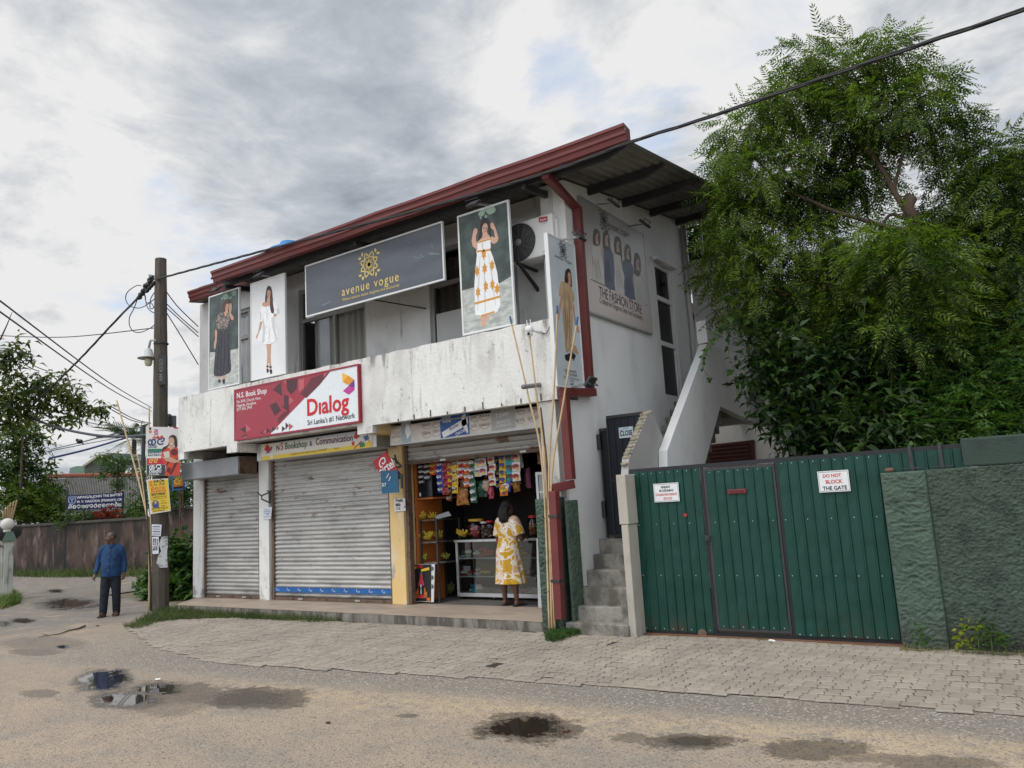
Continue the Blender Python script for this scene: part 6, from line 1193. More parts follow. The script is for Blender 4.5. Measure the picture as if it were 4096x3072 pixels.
jar(1098, 795, 937, .085, clearp, flat('red lid', (.45, .02, .02)), 'tall jar of brown biscuits with a red lid at the right end of the counter', fill=mat('brown biscuits', (.30, .13, .03), .6, .4, 16))
# bananas
ban = mat('ripe banana skin', (.58, .40, .04), .5, .15, 6, stains=(((.30, .30, .04), (6, 6, 6), .48, .7, .6), ((.10, .06, .015), (30, 30, 30), .56, .66, .8)), bump=.03, island=.25); gban = mat('green banana skin', (.34, .36, .05), .5, .2, 6, bump=.03)
def bunch(px, py, Y, n, label, m=ban, s=1.0, z=None, rz=0.0):
    c = cxy(px, py, Y); z = c[2] if z is None else z; o = thing('banana_bunch', label, 'bananas', (c[0], Y, z), 'banana bunches in the shop')
    rd = random.Random(int(px+py)); base_ = Vector((c[0], Y+.02, z+.02*s)); top = base_
    for row in range(2):
        for k in range(n):
            a2 = (-1.0+2.0*k/(n-1))+rd.gauss(0, .13); rr_ = .05+.04*row; L_ = .17*s*rd.uniform(.8, 1.12); hz = rd.uniform(.75, 1.15)
            pts = []
            for t_ in range(7):
                tt = t_/6; dx = math.sin(a2)*(.02+L_*.75*math.sin(tt*1.25)); out = (.035+.035*row)*s*math.sin(tt*2.0)+math.cos(a2)*.02*tt; dz = hz*(.155-.06*row)*s*math.sin(tt*1.45)*math.cos(a2*.55)
                pts.append(base_+Vector((dx, -out, dz)))
            part('banana', G().tube(catmull(pts, 2, False), [(.004, .009, .013, .016, .018, .0185, .0185, .018, .0175, .016, .013, .007, .004)[i]*.82*s for i in range(13)], 6), m, o, smooth=True)
    part('stalk', G().tube([top, top+Vector((.01, .01, .05*s))], [.022*s, .014*s], 7), mat('banana stalk', (.10, .09, .02), .8), o)
bunch(612, 950, 10.55, 7, 'ripe banana bunch standing on the display counter', z=z1+.005, s=1.1)
sx0, sx1, sy0, sy1 = -8.90, -8.52, 9.99, 10.62
o = thing('shelf_rack', 'dark metal shelf rack with bananas along the orange wall', 'shelf', (-8.7, 10.3, .155))
for x in (sx0, sx1-.03):
    for y in (sy0, sy1-.03): part('upright', G().box(x, x+.03, y, y+.03, .153, 1.52), steel, o)
zsh = [cxy(330, k, 9.99)[2] for k in (832, 985, 1130)]
for z in zsh: part('shelf_board', G().box(sx0, sx1, sy0-.008, sy1+.008, z-.012, z), mat('dark shelf board', (.05, .045, .04), .6), o)
for z, (a2, b2) in zip(zsh, ((-.0, .25), (.0, .3), (0, 0))): solo('newspaper_sheet', G().grid(lambda i, j: (sx0+.01+i*.34, sy0-.03+j*.3, z+.003-(.012 if j == 0 else 0)+.003*math.sin(i*9)), 8, 3), flat('news sheet', (.5, .47, .42)), 'crumpled paper sheet lining the %s shelf of the banana rack' % ('top' if z == zsh[0] else 'middle' if z == zsh[1] else 'bottom'), 'paper', loc=(sx0+.1, sy0, z))
bunch(300, 985, 10.08, 8, 'large ripe banana bunch on the middle shelf, by the orange wall', z=zsh[1]+.012, s=1.15); bunch(372, 985, 10.12, 6, 'smaller ripe bunch right of the large one on the middle shelf', z=zsh[1]+.012); bunch(440, 970, 10.42, 6, 'ripe banana bunch deeper on the middle shelf', z=zsh[1]+.012); bunch(335, 832, 10.08, 6, 'ripe bunch lying on the top shelf beside the printed tray', z=zsh[0]+.006, s=.8); bunch(400, 832, 10.2, 5, 'second ripe bunch on the top shelf', z=zsh[0]+.006, s=.75); bunch(335, 1130, 10.08, 6, 'greenish banana bunch on the bottom shelf above the drink card', gban, 1.0, zsh[2]+.008); bunch(495, 1095, 10.5, 5, 'greenish bunch at the back of the bottom shelf', gban, .8, zsh[2]+.008); bunch(515, 1260, 10.75, 8, 'large dark green banana bunch on the floor behind the rack', mat('unripe banana', (.10, .12, .03), .6), 1.5, .16)
o = flatsign('printed_tray', 'flat printed photo tray leaning on the top shelf', 'tray', Plane(cxy(460, 812, 10.2)*[1, 0, 1]+[0, 10.2, 0], (1, .25, 0), (0, .5, .6)), r7, '405,795 500,772 522,805 430,818', flat('tray grey', (.38, .40, .42)))
for px, m, lb in ((265, pcol['clear'], 'clear snack packet at the left of the top shelf'), (313, pcol['pink'], 'pink lollipop packet on the top shelf'), (352, pcol['green'], 'green sweet packet on the top shelf')):
    c = cxy(px, 765, 10.35); g = pillow(c, .15, .24, .05, .05); o = thing('sweet_packet', lb, 'packet', (c[0], 10.35, c[2]-.12)); part('packet', g, m, o, smooth=True)
    if px == 313: g = G(); pl = FP(10.32); text(g, pl, 'LOLLY', (c[0]-.05, c[2]+.0), (c[0]+.05, c[2]+.0), .002, .02, 1.3); text(g, pl, 'POP', (c[0]-.03, c[2]-.05), (c[0]+.04, c[2]-.05), .002, .02, 1.3); part('packet_lettering', g, whitep, o)
o = thing('wall_cabinet', 'black glass fronted wall cabinet on an orange shelf board', 'cabinet', (-8.7, 10.3, 1.86)); part('body', G().box(-8.92, -8.60, 10.0, 10.75, 1.885, 2.55), flat('black gloss cabinet', (.012, .016, .022), .2), o, bev=.006); part('shelf_board', G().box(-8.93, -8.56, 9.97, 10.8, 1.855, 1.882), orange, o); part('sticker', G().pbox(FP(9.998), -8.89, -8.85, 1.91, 1.97, 0, .002), whitep, o)
# drink advert card
KP = FP(9.905); o = flatsign('drink_card', 'black upright card advertising a red bottle leaning at the foot of the shelf rack', 'card', KP, r7, '258,1135 413,1135 405,1397 262,1390', flat('card white', (.60, .60, .60)), .01)
pr(o, 'black_field', KP, black, r7, ['260,1137 390,1136 388,1392 264,1388'], .002); pr(o, 'flames', KP, mat('flame print', (.42, .12, .02), .5, .8, 20), r7, ['275,1310 285,1330 295,1300 303,1335 312,1310 335,1320 345,1290 352,1330 362,1320 360,1365 280,1368'], .003); pr(o, 'bottle', KP, flat('bottle red', (.42, .03, .05)), r7, ['313,1205 329,1205 331,1240 340,1265 342,1370 300,1370 302,1265 311,1240'], .005); pr(o, 'bottle_cap', KP, greyp, r7, ['313,1193 329,1193 329,1206 313,1206'], .006); pr(o, 'bottle_label', KP, black, r7, ['304,1282 340,1280 340,1345 304,1347'], .007); pr(o, 'price_tag', KP, pcol['orange'], r7, ['358,1366 382,1366 382,1388 358,1388'], .004); pr(o, 'slogan_blocks', KP, pcol['yellow'], r7, ['262,1152 286,1148 287,1166 263,1170', '318,1170 374,1156 376,1174 320,1186'], .003)
g = G()
for k, ch in enumerate('FYRE'): text(g, KP, ch, KP.uv(*r7(317, 1297+k*14)), KP.uv(*r7(326, 1297+k*14)), .009, .02)
part('lettering', g, whitep, o); g = G(); script_line(g, KP, KP.uv(*r7(292, 1164)), KP.uv(*r7(336, 1154)), .05, .004, 61, .2); part('script_lettering', g, flat('poster red', (.45, .02, .02)), o)
g = G()
for k in range(3): g.poly(KP, [KP.uv(*r7(391+ (0 if abs(t_) > .9 else 16*math.sqrt(1-t_*t_)), 1165+k*62+18*t_)) for t_ in (-1, -.6, -.2, .2, .6, 1)], .003)
part('edge_scallops', g, greyp, o)
# goods in the counter, cabinet at right
for px, py, n, ms, lb, zz in ((625, 1085, 6, ('green', 'white'), 'green biscuit packs at the left end of the upper glass shelf', .835), (640, 1205, 8, ('red', 'white'), 'red biscuit packs at the left end of the lower glass shelf', .535), (715, 1208, 6, ('clear', 'brown'), 'small brown cakes on the lower glass shelf', .535), (690, 1345, 6, ('white', 'cyan'), 'pale packs lying on the counter floor at the left', .265), (1000, 1080, 5, ('yellow', 'white'), 'yellow packs on the upper glass shelf behind the woman', .835), (683, 1085, 6, ('black', 'white'), 'stack of black and white biscuit packs on the upper glass shelf', .835), (760, 1080, 8, ('orange', 'pink'), 'orange wafer packs on the upper glass shelf', .835), (800, 1205, 4, ('yellow', 'brown'), 'yellow and brown snack packs on the lower glass shelf', .535), (1055, 1075, 3, ('brown', 'orange'), 'brown buns at the right of the upper glass shelf', .835), (1060, 1200, 4, ('brown', 'clear'), 'dark cakes at the right of the lower glass shelf', .535), (1065, 1345, 4, ('clear', 'purple'), 'loose bags on the counter floor at the right', .265)):
    c = cxy(px, py, 10.62); o = thing('display_goods', lb, 'food packs', (c[0], 10.62, zz), 'goods inside the display counter'); rd = random.Random(px)
    for k in range(n): part('pack', pillow((c[0]+rd.uniform(-.09, .09), 10.62+rd.uniform(-.05, .05), zz+.022+.036*(k//2)), .17, .05, .13, rd.uniform(-.08, .08)), pcol[ms[k % 2]], o, smooth=True)
o = thing('glass_cabinet', 'white framed glass cabinet standing behind the green pier', 'cabinet', (-6.1, 10.1, .155)); q0, q1 = cxy(1107, 500, 10.15), cxy(1245, 690, 10.15); g = G(); a2, b2 = q0[0], q1[0]
for x in (a2, b2-.04): g.box(x, x+.04, 10.15, 10.19, 1.0, q0[2]).box(x, x+.04, 10.5, 10.54, 1.0, q0[2])
g.box(a2+.04, b2-.04, 10.15, 10.54, q0[2]-.04, q0[2])
part('frame', g, whitep, o)
for z in (q0[2]-.32, q0[2]-.62): part('shelf', G().box(a2+.04, b2-.04, 10.16, 10.5, z, z+.02), whitep, o)
part('base', G().box(a2, b2, 10.15, 10.54, .155, .998), mat('grey cabinet base', (.30, .30, .30), .6), o); part('glass', G().box(a2+.04, b2-.04, 10.165, 10.17, 1.0, q0[2]-.04), glass_mat('counter glass'), o)
q = P(r7, FP(9.55), '1116,955 1140,950 1150,1000 1143,1060 1155,1110 1148,1180 1158,1300 1160,1440 1128,1432 1120,1200'); f_ = FP(9.55)
solo('plastic_sheet', G().poly(f_, q, 0, .02), mat('milky plastic sheet', (.40, .41, .41), .4, .1, 8), 'grey plastic sheet hanging edge-on beside the green pier', 'sheet', loc=f_.at(q[-2][0], .155))
# ================================================================== people
def fuse(g, voxel, smooth=4):                            # closed pieces -> one continuous surface
    me = bpy.data.meshes.new('fuse'); me.from_pydata(g.v, [], g.f); me.update()
    import bmesh
    bm_ = bmesh.new(); bm_.from_mesh(me); bmesh.ops.recalc_face_normals(bm_, faces=bm_.faces); bm_.to_mesh(me); bm_.free()
    o = bpy.data.objects.new('fuse', me); COL.objects.link(o)
    m = o.modifiers.new('r', 'REMESH'); m.mode = 'VOXEL'; m.voxel_size = voxel
    s_ = o.modifiers.new('s', 'SMOOTH'); s_.iterations = smooth; s_.factor = .5
    dg = bpy.context.evaluated_depsgraph_get(); dg.update()
    me2 = bpy.data.meshes.new_from_object(o.evaluated_get(dg)); v = [tuple(q.co) for q in me2.vertices]; f = [tuple(p.vertices) for p in me2.polygons]
    bpy.data.objects.remove(o); bpy.data.meshes.remove(me); bpy.data.meshes.remove(me2)
    r = G(); r.v, r.f = v, f; return r
def limb(g, pts, rs, n=10):
    q = catmull(pts, 4, False); m = len(q); rr_ = np.interp(np.linspace(0, len(rs)-1, m), range(len(rs)), rs)
    g.tube(q, list(rr_), n); g.ball(q[0], rr_[0]*.98, n, 6); g.ball(q[-1], rr_[-1]*.98, n, 6); return g
def hand(g, w, d, side, palm_n, curl=.5, s=1.0):         # w wrist, d pointing direction, palm_n palm normal
    w, d, pn = Vector(w), Vector(d).normalized(), Vector(palm_n).normalized(); a = d.cross(pn).normalized()*side
    limb(g, [w, w+d*.035*s, w+d*.085*s], [.024*s, .030*s, .030*s]); limb(g, [w+d*.03*s+a*.018*s, w+d*.085*s+a*.022*s], [.017*s, .018*s]); limb(g, [w+d*.03*s-a*.018*s, w+d*.08*s-a*.024*s], [.016*s, .016*s])
    for k, (off, L_) in enumerate(((.030, .066), (.010, .075), (-.010, .070), (-.029, .054))):
        p = w+d*.085*s+a*off*s; c1 = curl*(.8+.12*k)
        d1 = (d*math.cos(c1)+pn*math.sin(c1)); d2 = (d*math.cos(c1*2)+pn*math.sin(c1*2)); q1 = p+d1*L_*.5*s; q2 = q1+d2*L_*.55*s
        limb(g, [p, q1, q2], [.0095*s, .0088*s, .0075*s], 7)
    t0 = w+d*.03*s+a*.024*s; t1 = t0+(d*.6+a*.7+pn*.3).normalized()*.038*s; t2 = t1+(d*.9+a*.2+pn*.35).normalized()*.03*s; limb(g, [t0, t1, t2], [.013*s, .011*s, .009*s], 7)
def head(g, c, fwd, s=1.0):                              # c: centre of the skull, fwd: the way the face looks
    f = Vector(fwd).normalized(); u = Vector((0, 0, 1)); r_ = f.cross(u).normalized(); c = Vector(c)
    def pt(a, b, h): return c+r_*a*s+f*b*s+u*h*s
    def bl(a, b, h, ra, rb, rc, n=14):
        t_ = G().ball((0, 0, 0), 1, n, 9); g.add([pt(a+x*ra, b+y*rb, h+z*rc) for x, y, z in t_.v], t_.f)
    bl(0, -.012, .025, .073, .090, .085); bl(0, .025, -.03, .060, .062, .075); bl(0, .040, -.085, .040, .038, .030); bl(0, .052, -.055, .034, .030, .030)
    limb(g, [pt(0, .085, .005), pt(0, .100, -.025), pt(0, .094, -.034)], [.009*s, .014*s, .012*s], 8)
    for k in (-1, 1):
        bl(k*.028, .070, .012, .022, .014, .010); bl(k*.073, -.012, -.005, .009, .018, .032); bl(k*.040, .050, -.03, .026, .026, .024)
    bl(0, .086, -.062, .022, .010, .006); bl(0, .084, -.072, .019, .010, .006)
    return pt
def eyes(o, pt, s):
    for k in (-1, 1):
        part('eye', G().ball(pt(k*.030, .078, .001), .0085*s, 8, 6), flat('eye white', (.55, .53, .5), .2), o, smooth=True); part('eyebrow', G().tube([pt(k*.014, .088, .017), pt(k*.032, .088, .022), pt(k*.050, .074, .016)], .004*s, 5), hairm, o)
        part('pupil', G().ball(pt(k*.030, .085, .001), .0042*s, 6, 5), black, o)
def rings(g, rs, n=40, cap=True):                        # (z, rx, ry, cx, cy, fold amplitude)
    vs = [(cx+rx*(1+fa*math.sin(7*a+z*3)+fa*.6*math.sin(12*a+2+z*5))*math.cos(a), cy+ry*(1+fa*math.sin(7*a+z*3)+fa*.6*math.sin(12*a+2+z*5))*math.sin(a), z) for z, rx, ry, cx, cy, fa in rs for a in [2*math.pi*k/n for k in range(n)]]
    m = len(rs); fs = [(i*n+k, i*n+(k+1) % n, (i+1)*n+(k+1) % n, (i+1)*n+k) for i in range(m-1) for k in range(n)]
    if cap: fs += [tuple(range(n-1, -1, -1)), tuple(range((m-1)*n, m*n))]
    return g.add(vs, fs)
def settle(g, loc, rz):
    c, s_ = math.cos(R(rz)), math.sin(R(rz)); g.v = [(loc[0]+x*c-y*s_, loc[1]+x*s_+y*c, loc[2]+z) for x, y, z in g.v]; return g
sk = mat('dark brown skin', (.105, .052, .033), .5, .08, 9, bump=.05)
# ---- the man on the road: facing the camera, head turned to his right
ML, MZ = (-15.21, 8.09, 0.0), 47
man = thing('person', 'balding man in a blue long sleeved shirt and dark trousers standing on the road', 'person', ML)
g = G(); hf = (-.86, -.50, 0)
pt = head(g, (-.012, -.015, 1.49), hf, .98)
limb(g, [(-.002, .01, 1.30), (-.008, -.005, 1.42)], [.058, .054]); rings(g, [(.80, .13, .10, 0, 0, 0), (.95, .15, .12, 0, -.01, 0), (1.15, .15, .11, 0, -.01, 0), (1.30, .12, .08, 0, 0, 0), (1.34, .05, .05, 0, 0, 0)])
for k, (kx, ky, ax, ay) in ((-1, (-.105, -.03, -.115, -.045)), (1, (.105, .0, .095, .06))):
    limb(g, [(k*.085, 0, .82), (kx, ky, .45), (ax, ay, .08)], [.085, .058, .038]); limb(g, [(ax, ay+.03, .045), (ax+k*.012, ay-.06, .04), (ax+k*.025, ay-.15, .03)], [.034, .036, .026])
arm = {-1: ((-.165, 0, 1.29), (-.228, .03, 1.04), (-.268, -.05, .81)), 1: ((.165, .0, 1.29), (.218, .05, 1.04), (.238, -.02, .80))}
for k, (s0, e0, w0) in arm.items():
    limb(g, [s0, e0, w0], [.046, .038, .025]); d = Vector(w0)-Vector(e0); hand(g, Vector(w0), d+Vector((0, -.05, 0)), -k, (-k*.8, .3, 0), .45, 1.0)
part('body', settle(fuse(g, .0065), ML, MZ), sk, man, smooth=True)
g = G(); H_ = Vector((-.012, -.015, 1.49)); f_ = Vector(hf).normalized()
t_ = G().ball((0, 0, 0), 1, 18, 12)
rr3 = f_.cross(Vector((0, 0, 1)))
hv = [(H_+rr3*x*.079+f_*(y*.094-.016)+Vector((0, 0, z*.088+.025))) for x, y, z in t_.v]
keep = [i for i, (x, y, z) in enumerate(t_.v)]
fs = [f for f in t_.f if all((t_.v[i][1] < .25 and t_.v[i][2] > -.55-.3*t_.v[i][1] and (t_.v[i][2] < .90 or t_.v[i][1] < .1)) for i in f)]
g.add(hv, fs); part('hair', settle(g, ML, MZ), mat('greying short hair', (.045, .040, .037), .9, .5, 60), man, smooth=True)
def mpt(a, b, h): q = G(); q.v = [tuple(pt(a, b, h))]; settle(q, ML, MZ); return Vector(q.v[0])
eyes(man, mpt, .98); part('moustache', G().tube([mpt(-.022, .092, -.052), mpt(0, .100, -.048), mpt(.022, .092, -.052)], .006, 6), mat('greying short hair', (.045, .040, .037)), man)
g = G(); rings(g, [(.745, .182, .138, 0, -.01, .02), (.82, .178, .140, 0, -.014, .012), (.95, .175, .146, 0, -.020, .008), (1.08, .172, .136, 0, -.012, .008), (1.20, .182, .120, 0, -.002, .006), (1.27, .172, .102, 0, .004, .004), (1.315, .135, .085, 0, .006, 0), (1.362, .072, .066, 0, .006, 0)], 48)
for k, (s0, e0, w0) in arm.items():
    w1 = Vector(e0).lerp(Vector(w0), .86); limb(g, [(s0[0]*.80, s0[1], s0[2]+.012), (s0[0]*1.1, s0[1], s0[2]-.06), e0, tuple(w1)], [.062, .062, .052, .044], 14)
shirt = fuse(g, .010, 6); rd = random.Random(1)
shirt.v = [(x+.004*mn.noise(Vector((x*14, y*14, z*9))), y+.007*mn.noise(Vector((x*11, y*11, z*13+5))), z) for x, y, z in shirt.v]
bl_ = mat('blue cotton shirt', (.010, .040, .110), .85, .12, 7, stains=(((.016, .055, .14), (9, 9, 5), .5, .7, .5),), bump=.15, bs=120)
so_ = part('shirt', settle(shirt, ML, MZ), bl_, man, smooth=True)
g = G(); g.tube(catmull([(-.062, -.035, 1.355), (-.03, -.078, 1.335), (0, -.098, 1.30)], 4, False), .012, 6).tube(catmull([(.062, -.035, 1.355), (.03, -.078, 1.335), (.0, -.098, 1.30)], 4, False), .012, 6).tube(catmull([(-.062, -.03, 1.36), (-.05, .055, 1.375), (.05, .055, 1.375), (.062, -.03, 1.36)], 4, False), .012, 6); part('collar', settle(g, ML, MZ), bl_, so_, smooth=True)
g = G().tube([(0, -.100, 1.295), (0, -.128, 1.20), (0, -.152, 1.08), (0, -.171, .95), (0, -.158, .82), (0, -.15, .75)], .006, 5); part('placket', settle(g, ML, MZ), mat('shirt placket', (.013, .045, .12), .85), so_)
for z, y in ((1.25, -.120), (1.12, -.148), (1.0, -.168), (.88, -.167)): part('button', settle(G().ball((0.0, y-.004, z), .006, 6, 4), ML, MZ), flat('pale button', (.4, .42, .45)), so_)
part('pocket', settle(G().box(.055, .125, -.158, -.146, 1.09, 1.17), ML, MZ), bl_, so_, bev=.004)
g = G(); rings(g, [(.70, .155, .118, 0, 0, .006), (.80, .158, .122, 0, -.004, 0), (.90, .150, .118, 0, -.006, 0)], 32)
for k, (kx, ky, ax, ay) in ((-1, (-.105, -.03, -.115, -.045)), (1, (.105, .0, .095, .06))): limb(g, [(k*.078, 0, .76), (kx*.95, ky, .45), (ax, ay+.005, .065)], [.105, .082, .068], 14)
tr_ = fuse(g, .010, 5); tr_.v = [(x, y+.008*mn.noise(Vector((x*12, y*6, z*10))), z) for x, y, z in tr_.v]; part('trousers', settle(tr_, ML, MZ), mat('dark navy trousers', (.010, .013, .020), .85, .2, 6, bump=.15, bs=90), man, smooth=True)
for k, ax, ay in ((-1, -.115, -.045), (1, .095, .06)):
    g = G(); sp_ = Plane((0, 0, 0), (1, 0, 0), (0, 1, 0)); g.poly(sp_, [tuple(q) for q in catmull([(ax-.045, ay+.06), (ax-.05, ay-.06), (ax-.035+k*.02, ay-.18), (ax+.04+k*.02, ay-.18), (ax+.052, ay-.06), (ax+.045, ay+.06)], 3)], .024, .020)
    sd2 = part('sandal', settle(g, ML, MZ), mat('brown sandal', (.06, .035, .025), .7), man); part('strap', settle(G().tube(catmull([(ax-.05, ay-.05, .03), (ax, ay-.07, .085), (ax+.052, ay-.05, .03)], 4, False), .011, 6).tube(catmull([(ax-.045, ay-.13, .03), (ax+k*.01, ay-.14, .06), (ax+.05, ay-.12, .03)], 4, False), .011, 6), ML, MZ), mat('brown sandal', (.06, .035, .025), .7), sd2)
# ---- the woman at the counter, seen from behind
WL, WZ = (-7.06, 9.97, 0.15), 172
wom = thing('person', 'woman in a yellow and white patterned dress at the shop counter, seen from behind', 'person', WL)
g = G(); hf = (-.30, -.95, -.12); pt2 = head(g, (.0, -.02, 1.485), hf, .96)
limb(g, [(0, .01, 1.28), (0, 0, 1.41)], [.052, .046]); rings(g, [(.74, .14, .11, 0, .01, 0), (.84, .16, .13, 0, .02, 0), (1.0, .13, .10, 0, 0, 0), (1.2, .145, .105, 0, -.01, 0), (1.30, .12, .075, 0, 0, 0), (1.34, .045, .045, 0, 0, 0)])
legs = ((-1, -.135, .015), (1, .125, .0))
for k, ax, ay in legs:
    limb(g, [(k*.08, 0.01, .78), (ax*.92, ay-.01, .43), (ax*.97, ay+.025, .30), (ax, ay+.01, .07)], [.085, .055, .054, .030]); t_ = -.03 if k > 0 else 0; limb(g, [(ax, ay+.035, .045), (ax-.0, ay-.05, .042), (ax+t_, ay-.14, .03)], [.032, .033, .024])
warm = {-1: ((-.16, 0, 1.27), (-.235, -.03, 1.02), (-.13, -.235, 1.03)), 1: ((.16, .0, 1.27), (.225, .0, 1.01), (.125, -.20, .96))}
for k, (s0, e0, w0) in warm.items(): limb(g, [s0, e0, w0], [.046, .040, .025]); hand(g, Vector(w0), Vector(w0)-Vector(e0)+Vector((0, -.1, 0)), -k, (0, .2, -1), .6, .92)
part('body', settle(fuse(g, .0065), WL, WZ), sk, wom, smooth=True)
def dress_mat():
    m = bpy.data.materials.new('abstract print dress'); m.use_nodes = True; t = NT(m.node_tree); b = t.n['Principled BSDF']; pos = t.new('ShaderNodeNewGeometry').outputs['Position']
    wv = t.vmath('SCALE', t.vmath('SUBTRACT', t.noise(pos, 4.2, 2, .4, color=True), (.5, .5, .5))); wv.node.inputs['Scale'].default_value = .55; q = t.vmath('ADD', pos, wv)
    f1 = t.new('ShaderNodeTexWave', wave_type='BANDS', bands_direction='DIAGONAL'); t.put(f1.inputs['Vector'], q); f1.inputs['Scale'].default_value = 1.9; f1.inputs['Distortion'].default_value = 3.0; f1.inputs['Detail'].default_value = .5; f1.inputs['Detail Scale'].default_value = 1.2
    v = t.new('ShaderNodeTexVoronoi', feature='F1'); t.put(v.inputs['Vector'], q); v.inputs['Scale'].default_value = 4.6; v2 = t.new('ShaderNodeTexVoronoi', feature='DISTANCE_TO_EDGE'); t.put(v2.inputs['Vector'], q); v2.inputs['Scale'].default_value = 4.6
    c = t.mix(t.ramp(f1.outputs['Fac'], .54, .57), (.50, .28, .010), (.66, .60, .56)); cell = t.sep(v.outputs['Color'])
    c = t.mix(t.ramp(cell[0], .70, .72), c, (.50, .31, .19)); c = t.mix(t.ramp(cell[1], .74, .76), c, (.50, .28, .02)); c = t.mix(t.ramp(v2.outputs['Distance'], .05, .035), c, (.68, .63, .58)); c = t.mix(t.math('MULTIPLY', t.ramp(f1.outputs['Fac'], .85, .88), t.ramp(f1.outputs['Fac'], .96, .93)), c, (.48, .26, .02))
    t.put(b.inputs['Base Color'], c); b.inputs['Roughness'].default_value = .85; return m
dm = dress_mat(); g = G()
rings(g, [(.335, .268, .198, 0, .0, .05), (.42, .255, .188, 0, .0, .048), (.56, .236, .176, 0, .008, .038), (.70, .218, .168, 0, .016, .026), (.82, .206, .160, 0, .024, .014), (.92, .186, .140, 0, .014, .012), (1.02, .172, .122, 0, .004, .010), (1.14, .182, .124, 0, -.004, .006), (1.24, .186, .112, 0, 0, .004), (1.305, .158, .088, 0, .004, 0), (1.345, .09, .062, 0, .008, 0)], 64)
body_d = fuse(g, .009, 3)
part('dress', settle(body_d, WL, WZ), dm, wom, smooth=True)
for k, (s0, e0, w0) in warm.items():
    e1 = Vector(s0).lerp(Vector(e0), .80); g = G().tube(catmull([(s0[0]*.72, s0[1], s0[2]+.025), s0, tuple(e1)], 5, False), list(np.linspace(.068, .092, 11)), 16); part('sleeve', settle(g, WL, WZ), dm, wom, smooth=True)
g = G(); H_ = Vector((0, -.02, 1.485)); f_ = Vector((hf[0], hf[1], 0)).normalized(); r3_ = f_.cross(Vector((0, 0, 1)))
def hp2(a, b, h): return tuple(H_+r3_*a+f_*b+Vector((0, 0, h)))
tb = G().ball((0, 0, 0), 1, 18, 12); g.add([hp2(x*.086, y*.098-.018, z*.096+.028) for x, y, z in tb.v], [f for f in tb.f if all(tb.v[i][1] < .55 for i in f)])
part('hair', settle(g, WL, WZ), mat('black wavy hair', (.010, .008, .008), .55, .3, 50, bump=.5, bs=90), wom, smooth=True)
g = G(); rd = random.Random(12)
for k in range(120):
    a = math.pi*(rd.uniform(-.08, 1.08)); x = .082*math.cos(a); y = -.045-.055*math.sin(a)-rd.uniform(0, .02); L_ = rd.uniform(.14, .21); w_ = rd.uniform(-.01, .01)
    g.tube(catmull([hp2(x*.8, y+.02, .05), hp2(x*1.1, y-.015, -.03), hp2(x*1.2+w_, y-.025, -.03-L_*.5), hp2(x*1.2+w_*2, y-.012, -.03-L_)], 2, False), [.012, .013, .013, .013, .012, .009, .005], 5)
part('hair_lock', settle(g, WL, WZ), mat('black wavy hair', (.010, .008, .008)), wom, smooth=True)['kind'] = 'stuff'
for k, ax, ay in legs:
    g = G(); t_ = -.03 if k > 0 else 0; g.poly(sp_, [tuple(q) for q in catmull([(ax-.038, ay+.075), (ax-.044, ay-.04), (ax-.045+t_, ay-.16), (ax+.035+t_, ay-.17), (ax+.046, ay-.04), (ax+.038, ay+.075)], 3)], .020, .018)
    s2 = part('flip_flop', settle(g, WL, WZ), mat('dark rubber sandal', (.02, .022, .03), .7), wom); part('strap', settle(G().tube(catmull([(ax-.042, ay-.03, .022), (ax+t_*.5, ay-.09, .072), (ax+t_, ay-.13, .05)], 4, False), .008, 5).tube(catmull([(ax+.044, ay-.03, .022), (ax+t_*.5, ay-.09, .072), (ax+t_, ay-.13, .05)], 4, False), .008, 5), WL, WZ), mat('dark rubber sandal', (.02, .022, .03)), s2)
g = G(); tb = G().ball((0, 0, 0), 1, 16, 10); g.add([(.215+x*.045+.012*mn.noise(Vector((x*2, y*2, z*2))), -.05+y*.10, 1.015+z*.115+.01*math.sin(x*9)) for x, y, z in tb.v], tb.f)
hb = thing('handbag', 'small red patterned bag tucked under the left arm of the woman', 'handbag', settle(G().add([(.21, -.05, .90)], []), WL, WZ).v[0]); part('bag_body', settle(g, WL, WZ), mat('red patterned cloth bag', (.26, .055, .040), .8, .3, 18, stains=(((.06, .02, .02), (22, 22, 22), .5, .56, .8), ((.5, .25, .15), (26, 26, 26), .6, .64, .8)), bump=.3), hb, smooth=True)
part('strap', settle(G().tube(catmull([(.215, .03, 1.08), (.21, -.02, 1.17), (.21, -.10, 1.09)], 5, False), .010, 6), WL, WZ), mat('red patterned cloth bag', (.26, .055, .040)), hb, smooth=True)
# ================================================================== trees, plants, wires and what lies beyond
def OD(x, y, d):                                         # the point seen at a pixel, d metres away along the ground
    r_ = ray(x, y); return C0 + r_*(d/math.hypot(r_[0], r_[1]))
def npmesh(name, V, F, m, parent=None, smooth=False):
    V = np.asarray(V, np.float32).reshape(-1, 3); F = np.asarray(F, np.int32); k = F.shape[1]; b = wloc(parent); V = V-np.array([b.x, b.y, b.z], np.float32)
    me = bpy.data.meshes.new(name); me.vertices.add(len(V)); me.vertices.foreach_set('co', V.ravel()); me.loops.add(F.size); me.loops.foreach_set('vertex_index', F.ravel())
    me.polygons.add(len(F)); me.polygons.foreach_set('loop_start', np.arange(0, F.size, k, dtype=np.int32)); me.update(calc_edges=True); me.validate()
    me.materials.append(m); o = bpy.data.objects.new(name, me); COL.objects.link(o); o.parent = parent; return o
RNG = np.random.default_rng(7)
def kite(L, w, c=0.0, bend=0.0): return np.array([[0, 0, 0], [-w*.5+c*.4, L*.42, bend*.3], [c, L, -bend], [w*.5+c*.4, L*.42, bend*.3]])
